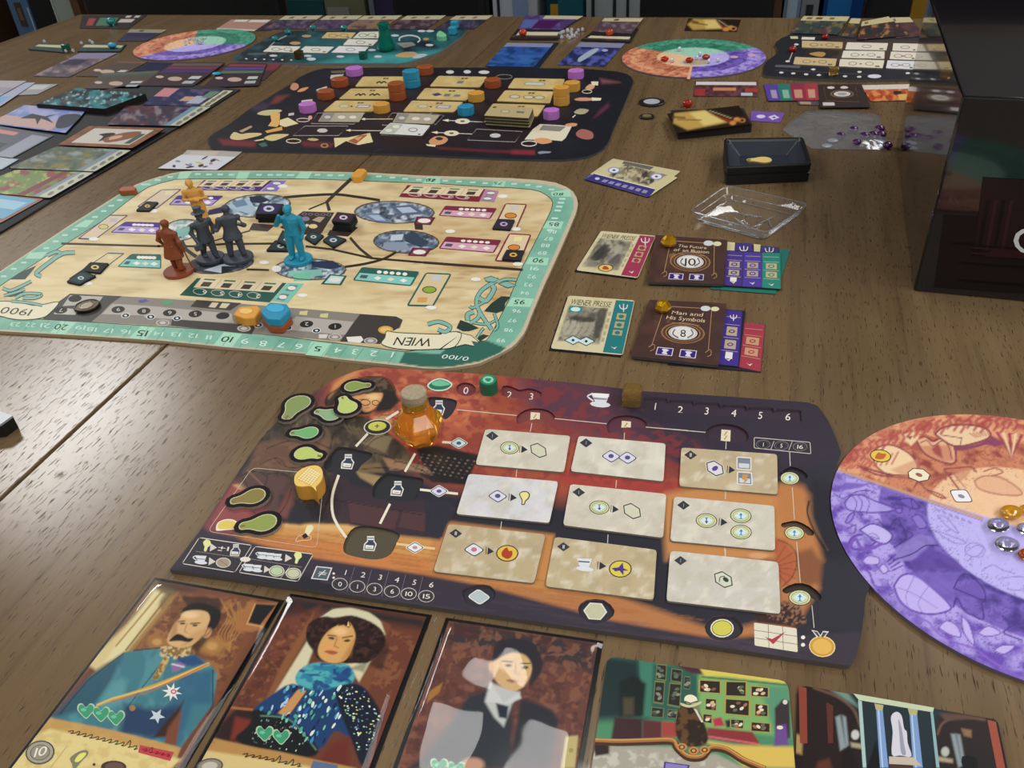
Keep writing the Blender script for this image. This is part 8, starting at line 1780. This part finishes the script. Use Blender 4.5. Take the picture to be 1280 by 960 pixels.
simple_card('picture_card',dq,ZM+zq-.0008,.0008,[],'teal seascape card on top of the left deck',None,top='#15252c',cell=1.6,noise=[('#2f8c94',9,4,.46,.6,.9),('#48545c',12,4,.58,.7,.8),('#b4dce0',4,2,.66,.72,.8)],edge='#0c0e12')
# loose cards near the left rim
GX='pale cards at the left rim of the table'
simple_card('pale_card',[(-30,100.5),(34,101),(-4,122),(-70,119)],.0016,.0008,[(.0,.4,1,.75,'#9c9ca8',2)],'pale grey card topmost at the left rim',GX,top='#b4b0b8');simple_card('pale_card',[(-12,103.5),(45,103),(0,133),(-50,130)],.0008,.0008,[(.1,.6,.9,.9,'#7cb0dc',2)],'white and sky blue card under the pale grey one',GX,top='#b0b4cc',edge='#16161c');simple_card('pale_card',[(5,105),(73,105),(46,118),(-10,120)],0,.0008,[(.5,.1,.9,.5,'#c8ccd4',2)],'pale silver card lowest at the left rim',GX,top='#a4a4a8')
simple_card('picture_card',E1((800,530),(1172,530),(690,770),(328,760)),0,.0009,[(0,0,1,.24,'#8c84a4',2),(.1,.28,.6,.5,'#34304c',2)],'mauve picture card beyond the black mat',None,top='#6c6068',cell=1.5,noise=[('#a89098',7,3,.52,.66,.8),('#4a4250',8,4,.5,.65,.8)])
# brown book cards row
GBK='brown book cards beyond the black mat'
def bk(f,q):f.ve(*bil(q,.48,.7),9,2.7,'#c8b0a4',2);f.v(sub(q,.72,.58,.92,.7),'#c8ccd0',2);f.v(sub(q,.72,.78,.92,.9),'#b4bcc4',2);f.ve(*bil(q,.14,.62),5,1.6,'#d0c0b4',2)
def bk2(cols):
    def g(f,q):
        bk(f,q)
        for k,c in enumerate(cols):f.v(sub(q,.04,.04+.14*k,.98,.15+.14*k),c,2)
    return g
simple_card('book_card',[(150,75.5),(186,76.5),(148,96),(94,95)],0,.001,[],'brown book card with faint ring, farthest of the row',GBK,top='#574843',extra=bk2(['#7c5c50']))
simple_card('picture_card',[(187,77.5),(238,79),(214,90),(166,88.5)],0,.0008,[],'plain dark navy card between brown book cards',None,top='#1c2244')
simple_card('book_card',[(128,91.5),(201,88),(173,110.5),(104,110.5)],.001,.001,[],'brown book card with green band beside the teal deck',GBK,top='#5c4e46',extra=bk2(['#5c6c60','#4c5c54']))
simple_card('book_card',[(217,78),(282,78),(241,107.5),(174,107)],.002,.0012,[],'brown book card with violet and crimson bands',GBK,top='#45353a',extra=bk2(['#6c5c58','#7a3c58','#4c3a7c']))
simple_card('book_card',[(300,77),(352,80),(330,100),(290,107)],0,.001,[(.3,0,1,.4,'#7c3c44',2)],'crimson-banded book card peeking from under another',GBK,top='#4a383c')
simple_card('book_card',[(287,78.5),(334,79.5),(323,106.5),(252,109.5)],.001,.0012,[],'brown book card with crimson, violet and green bands',GBK,top='#40333a',extra=bk2(['#8a4450','#5c4c8c','#5c7a68']))
pebble(E2((1050,752))[0],.0022,5.6,'blue_wood','small blue piece between two brown book cards',None,.4,1.3,0,'blue_piece','game piece')
# far left strips and cards
aidc=[(.04,.2,.96,.52,'#c8c8a0',2)]
simple_card('reference_strip',E1((400,432),(690,436),(640,522),(280,490)),0,.002,aidc,'dark green reference strip with teal cube at the far left','green reference strips','reference card',top='#2c4a48');simple_card('reference_strip',E1((850,430),(1262,440),(1200,512),(770,512)),0,.002,aidc,'dark green reference strip beside the far left dial','green reference strips','reference card',top='#2c4a48')
cube(E1((668,505))[0],.010,'dark_green_cube','teal cube on the far left reference strip',None,.0021);pebble(E1((1130,480))[0],.0021,5,'blue_wood','blue piece on the reference strip beside the far left dial',None,.7,1.2,0,'blue_piece','game piece')
for i,(x,y) in enumerate(E1((450,430),(665,525),(735,520),(905,425),(930,440),(820,445))):pebble((x,y),.0021,1.7,'white_crystal','tiny clear crystal near the green reference strips','clear crystals near green strips',1,1,facet=True)
simple_card('book_card',[(103,19),(184,18.5),(160,36),(99,35)],0,.001,[(.12,.25,.24,.8,'#a04840',2),(.3,.2,.6,.8,'#4c7c60',2),(.66,.3,.9,.55,'#c8c0b8',2),(.7,.05,.78,.2,'#c8c0b8',2),(.84,.05,.92,.2,'#c8c0b8',2)],'dark book card with red and green spines at far left corner',None,top='#33282c')
pebble((140,31.5),.001,5,'teal_pebble','teal glass pebble on the dark book card at far left corner',None,.8,1.0)
simple_card('picture_card',E2((185,292),(552,296),(340,412),(50,412)),0,.0009,[(0,0,1,.28,'#9a9684',2),(.3,.06,.42,.2,'#4c4a3c',3),(.1,.3,.9,.6,'#2c2c54',2)],'navy picture card with grey header near the far left dial',None,top='#3c3850')
# white cards between mat and boards
def wc(f,q):
    r_=random.Random(int(q[0][0]))
    for k in range(12):x,y=bil(q,r_.uniform(.1,.9),r_.uniform(.15,.85));f.v(ell(x,y,r_.uniform(2,6),r_.uniform(.8,1.8),r_.uniform(-30,30),8),r_.choice(['#5c6470','#8a94a8','#d8c860','#4a4038','#a89098']),1+k%4)
simple_card('white_card',[(234,187.5),(304,188.8),(290,200),(224,197)],0,.0008,[(.1,.15,.6,.6,'#c8c0b4')],'white card half under its neighbour beside the city board','pair of white cards',top='#b4afa8')
simple_card('white_card',[(227,193.2),(295,196),(271,212.5),(197,210.5)],.0008,.0008,[],'white card with sketchy grey and yellow print, on top','pair of white cards',top='#d6dae2',extra=wc)
# pale object at the left rim of the picture
zz=.010;q=D4((-320,420),(30,510),(84,530),(0,590),(-420,640));mb=MB();mb.prism([U(p,zz) for p in q],TZ,TZ+zz-.0014);o=mb.build('card_box','card_edges');tag(o,'black box with white lid at the left rim near the seam','box')
f=Flat('lid',q,zz-.0014,.0014,'#9aa0a4','#c8ccd0');f.done(parent=o)
# ================================================================= pieces on the city board
def zheight(p,ty,z0=0.0):
    b_=U(p,z0);lo,hi=0,.3
    for _ in range(40):
        m_=(lo+hi)/2
        if PX((b_[0],b_[1],TZ+z0+m_))[1]>ty:lo=m_
        else:hi=m_
    return lo
for n_,c_ in (('brown','#8a4426'),('grey','#434a55'),('amber','#dba04a'),('cyan','#1f94b4')):solid('figure_'+n_,c_,.5,noise=.05,nscale=400)
def loft(mb,secs,n=14):
    """secs: (x, y, z, rx, ry)"""
    V=[];F=[]
    for x,y,z,rx,ry in secs:
        for k in range(n):t=2*math.pi*k/n;V.append((x+rx*math.cos(t),y+ry*math.sin(t),z))
    for i in range(len(secs)-1):
        for k in range(n):j=(k+1)%n;F.append((i*n+k,i*n+j,i*n+n+j,i*n+n+k))
    F.append(tuple(range(n))[::-1]);F.append(tuple((len(secs)-1)*n+k for k in range(n)));mb.add(V,F)
def figure(p,topy,rpx,mat,yaw,pose,label,lean=(0,0)):
    """miniature, local units: body height 1 standing on its base, facing -y"""
    z0=T_B;c=U(p,z0);hgt_=zheight(p,topy,z0);r=np.linalg.norm(U((p[0]+rpx,p[1]),z0)-c);bh=.0032;S_=hgt_-bh
    m_=MB();cy,sy=math.cos(yaw),math.sin(yaw)
    hat=pose.get('hat');hd=.86 if hat else .92
    k=hd/.92
    # legs and shoes
    ls=pose.get('legs',((-.065,0),(.065,0)))
    hipz=.47*k
    for s_,(fx_,fy_) in zip((-1,1),ls):
        m_.tube([(s_*.05,0,hipz),(s_*.055+(fx_-s_*.055)*.5,fy_*.4-.01,.26*k),(fx_,fy_,.03)],[.068,.056,.042],10);m_.ball((fx_,fy_-.035,.028),(.036,.075,.03),6)
    # torso, coat, neck, head
    cl=pose.get('coat',.40);fl=pose.get('flare',.13)
    loft(m_,[(0,.005,cl*k,fl,fl*.8),(0,.003,(cl+.05)*k,fl*.98,fl*.78),(0,0,.52*k,.105,.082),(0,-.002,.60*k,.098,.076),(0,0,.70*k,.125,.085),(0,.005,.77*k,.130,.078),(0,.008,.81*k,.085,.06),(0,.006,.835*k,.045,.045),(0,0,.87*k,.042,.045)],18)
    hx=pose.get('head',(0,-.012));hz=.925*k
    m_.ball((hx[0],hx[1],hz),(.056,.066,.074),10);m_.ball((hx[0],hx[1]-.066,hz-.012),(.012,.016,.018),5);m_.ball((hx[0],hx[1]-.03,hz-.055),(.034,.036,.03),6)
    for s_ in (-1,1):m_.ball((hx[0]+s_*.056,hx[1],hz-.005),(.010,.016,.022),5)
    m_.ball((hx[0],hx[1]+.012,hz+.022),(.060,.064,.062),8)
    if pose.get('bun'):m_.ball((hx[0],hx[1]+.055,hz+.03),(.035,.035,.035),6)
    if pose.get('beard'):m_.ball((hx[0],hx[1]-.05,hz-.07),(.035,.03,.045),6)
    if hat:m_.lathe([(.105,0),(.108,.012),(.062,.016),(.058,.07),(.066,.115),(.062,.122)],(hx[0],hx[1],hz+.045),18)
    # arms: shoulder, elbow, wrist, with a mitten hand and thumb
    for s_,(el_,wr) in zip((-1,1),pose['arms']):
        sh=(s_*.125,.005,.755*k);m_.tube([sh,el_,wr],[.048,.042,.030],9);m_.ball(sh,.05,6);m_.ball(el_,.042,6)
        d=np.array(wr)-np.array(el_);d/=np.linalg.norm(d);m_.ball(np.array(wr)+d*.025,(.028,.028,.034),6);m_.tube([np.array(wr)+d*.01,np.array(wr)+d*.02+np.array([-s_*.03,-.015,0])],[.012,.009],6)
    for fn in pose.get('extra',()):fn(m_)
    V=np.array(m_.V)*np.array([1.28,1.22,1.0])
    V=np.stack([V[:,0]*cy-V[:,1]*sy+lean[0]*V[:,2],V[:,0]*sy+V[:,1]*cy+lean[1]*V[:,2],V[:,2]],1)*S_+c+e3*(bh-.0002)
    o=mobj('figurine',V,m_.F,'figure_'+mat,None,None,True,origin=c)
    rm=o.modifiers.new('fuse','REMESH');rm.mode='VOXEL';rm.voxel_size=.00042;rm.use_smooth_shade=True
    sm=o.modifiers.new('soften','SMOOTH');sm.factor=.5;sm.iterations=2
    tag(o,label,'figurine','miniature figures on the city board')
    mb=MB();mb.lathe([(r*.97,0),(r,.0004),(r*.99,bh-.0005),(r*.94,bh)],c+e3*.0001,36);b_=mb.build('base','figure_'+mat,o);return o
side=lambda s_:((s_*.165,.0,.60),(s_*.165,-.03,.45))
folds=[lambda m_,a=a:m_.tube([(.11*math.cos(a),.085*math.sin(a),.52),(.135*math.cos(a),.11*math.sin(a),.30)],[.014,.018],6) for a in (1.0,1.6,2.2,4.0,5.2)]
figure((224.5,341),275,18,'brown',math.pi-.35,dict(arms=(((-.175,.02,.60),(-.17,-.02,.42)),((.175,.02,.60),(.16,-.05,.44))),coat=.27,flare=.155,legs=((-.07,.03),(.075,-.04)),extra=folds+[lambda m_:m_.tube([(-.17,-.03,.42),(-.19,-.08,.02)],.012,6)]),'brown figurine in long coat seen from behind, standing with a cane')
figure((263.8,324.5),260,16.6,'grey',.75,dict(hat=True,beard=True,arms=(((-.17,.03,.56),(-.15,-.06,.40)),((.17,.0,.56),(.10,-.12,.52))),coat=.34,flare=.135,legs=((-.05,.09),(.06,-.08)),extra=[lambda m_:m_.box((-.16,-.07,.30),(.11,.07,.12)),lambda m_:m_.tube([(-.16,-.07,.40),(-.16,-.07,.35)],.02,6)]),'dark grey figurine in top hat carrying a bag')
figure((298.3,324),256.5,18,'grey',math.pi+.3,dict(arms=(((-.19,.02,.58),(-.10,-.13,.55)),((.19,.02,.58),(.12,-.12,.60))),coat=.36,flare=.14,legs=((-.09,.03),(.09,-.02))),'bareheaded dark grey figurine in a short coat seen from behind')
figure((258.5,284.5),224.5,16,'amber',.15,dict(arms=(((-.17,-.03,.60),(.03,-.12,.60)),((.17,-.03,.60),(-.03,-.125,.63))),coat=.12,flare=.10,bun=True,legs=((-.04,0),(.04,0)),extra=[lambda m_:m_.ball((0,.0,.16),(.10,.09,.12),8)]),'yellow figurine with crossed arms and bound hair',lean=(-.12,.02))
figure((373.5,326.5),256.3,17.2,'cyan',-.12,dict(arms=(((-.19,-.03,.66),(-.11,-.10,.84)),((.17,.0,.58),(.14,-.05,.44))),coat=.46,flare=.112,legs=((-.075,0),(.08,-.03)),extra=[lambda m_:m_.tube([(0,-.085,.74),(0,-.088,.56)],.012,6)]),'cyan figurine in waistcoat lifting one hand to its face')
# tiles on the city board
TG2='small dark tiles on the city board'
def ctile(q,z,col,label,th=.0018,edge='#242426',mark='#c8ccd0'):
    f=Flat('city_tile',rnd(q,.08,2),T_B+z,th,edge,'#2a2c30',mat='matte_tile');f.v(sub(q,.12,.12,.88,.88),col,1);x,y=bil(q,.5,.5);sx=abs(q[1][0]-q[0][0])*.22;f.ve(x,y,sx,sx*.55,mark,2);f.ve(x,y,sx*.5,sx*.25,col,3);return f.done(label,'tile',TG2)
def cstack(topq,n,cols,lbl):
    rj=random.Random(n+len(lbl));H_=.0019;ztop=n*H_
    for k in range(n):
        Pw=[U(p,T_B+ztop) for p in topq];ox,oy=(rj.uniform(-.0012,.0012),rj.uniform(-.0012,.0012)) if k<n-1 else (0,0);zk_=(k+1)*H_
        q=[PX((p[0]+ox,p[1]+oy,TZ+T_B+zk_)) for p in Pw];ctile(q,k*H_,cols,lbl if k==n-1 else 'dark tile in the stack under the '+lbl.split(' ')[0]+' tile',H_-.0001)
cstack(W3((925,345),(1122,350),(1058,432),(888,430)),5,'#3c2c64','violet top tile, capping the dark stack beside the grey figures')
cstack(W5((458,415),(606,432),(555,502),(410,488)),5,'#4a2440','maroon top tile, capping the dark stack beside the cyan figure')
ctile(W5((245,562),(352,602),(278,672),(195,622)),.0,'#2c4448','slate tile with pale crest lying next to the cyan figure');ctile(W5((402,592),(535,632),(430,697),(340,642)),.0,'#2c4448','slate tile with pale crest between cyan figure and maroon stack')
ctile(W3((1050,640),(1180,668),(1172,726),(975,722)),.0,'#2f3c3c','slate tile under a tilted one, other side of cyan figure');ctile(W3((1110,555),(1195,640),(1172,700),(1062,652)),.0019,'#2c4448','tilted slate tile resting on another beside the cyan figure')
ctile(W1((1170,330),(1268,335),(1195,405),(1085,402)),0,'#3a3634','black tile with gold mark near the brown block',mark='#d8c87c');ctile(W2((722,112),(870,120),(798,198),(650,182)),0,'#2c2c30','black tile with gold mark above the bronze coin',mark='#d8c87c')
ctile(W2((652,178),(768,220),(635,292),(530,268)),0,'#31504e','teal-grey tile on the cream map above the bronze coin');ctile(W7((588,470),(728,476),(690,556),(546,546)),0,'#3a2c40','black tile with lilac mark in the upper red frame',mark='#b8a4d0');ctile(W7((660,716),(800,722),(775,802),(622,792)),0,'#2c2a2c','black tile with gold mark in the lower red frame',mark='#e0b050')
# wooden tokens on tracks
def block(poly,z,h,mat,label,grp,emb=None,nm='score_block'):
    zt_=z+h;P_=[U(p,zt_) for p in rnd(poly,.14,3)];mb=MB();mb.prism(P_,TZ+z,TZ+zt_,bev=.0009);o=mb.build(nm,mat);tag(o,label,'token',grp)
    if emb:f=Flat('top_emblem',smooth(emb,2,True),zt_-.0001,.0004,'#f0c068' if 'orange' in mat or 'yellow' in mat else '#5cb4d4','#f0c878' if 'orange' in mat or 'yellow' in mat else '#4cb0d8',mat='matte_tile');f.done(parent=o)
    return o
GTK='wooden blocks on the city board tracks';h6=.0075
block(W4((712,530),(762,468),(905,458),(932,482),(885,556),(800,562)),T_B,h6,'token_orange','orange wooden token beside the cyan one on the grey track',GTK,ell(*W4((815,503))[0],8,3.4,0,12),'wooden_token')
cy_=W4((928,500),(1008,432),(1142,445),(1170,492),(1088,572),(985,565));pw=[U(p,T_B+.0125) for p in cy_];low=[PX((p[0],p[1],TZ+T_B+.0060)) for p in pw]
block(low,T_B,.0060,'token_brown','brown wooden token under the cyan one on the grey track',GTK,None,'wooden_token');block(cy_,T_B+.0061,.0064,'token_cyan','cyan wooden token stacked on a brown one on the grey track',GTK,ell(*W4((1050,480))[0],11,5,0,12),'wooden_token')
block(W1((945,238),(975,212),(1068,206),(1090,222),(1075,240),(965,248)),T_B,.0055,'token_brown','rusty brown block at the rounded corner of score track',GTK);block(W5((568,115),(622,68),(672,66),(694,82),(648,132),(580,135)),T_B,.0065,'token_orange','orange block on the far edge of the score track',GTK)
# ---- tidy helper values
for o in bpy.data.objects:
    if '_o' in o:del o['_o']
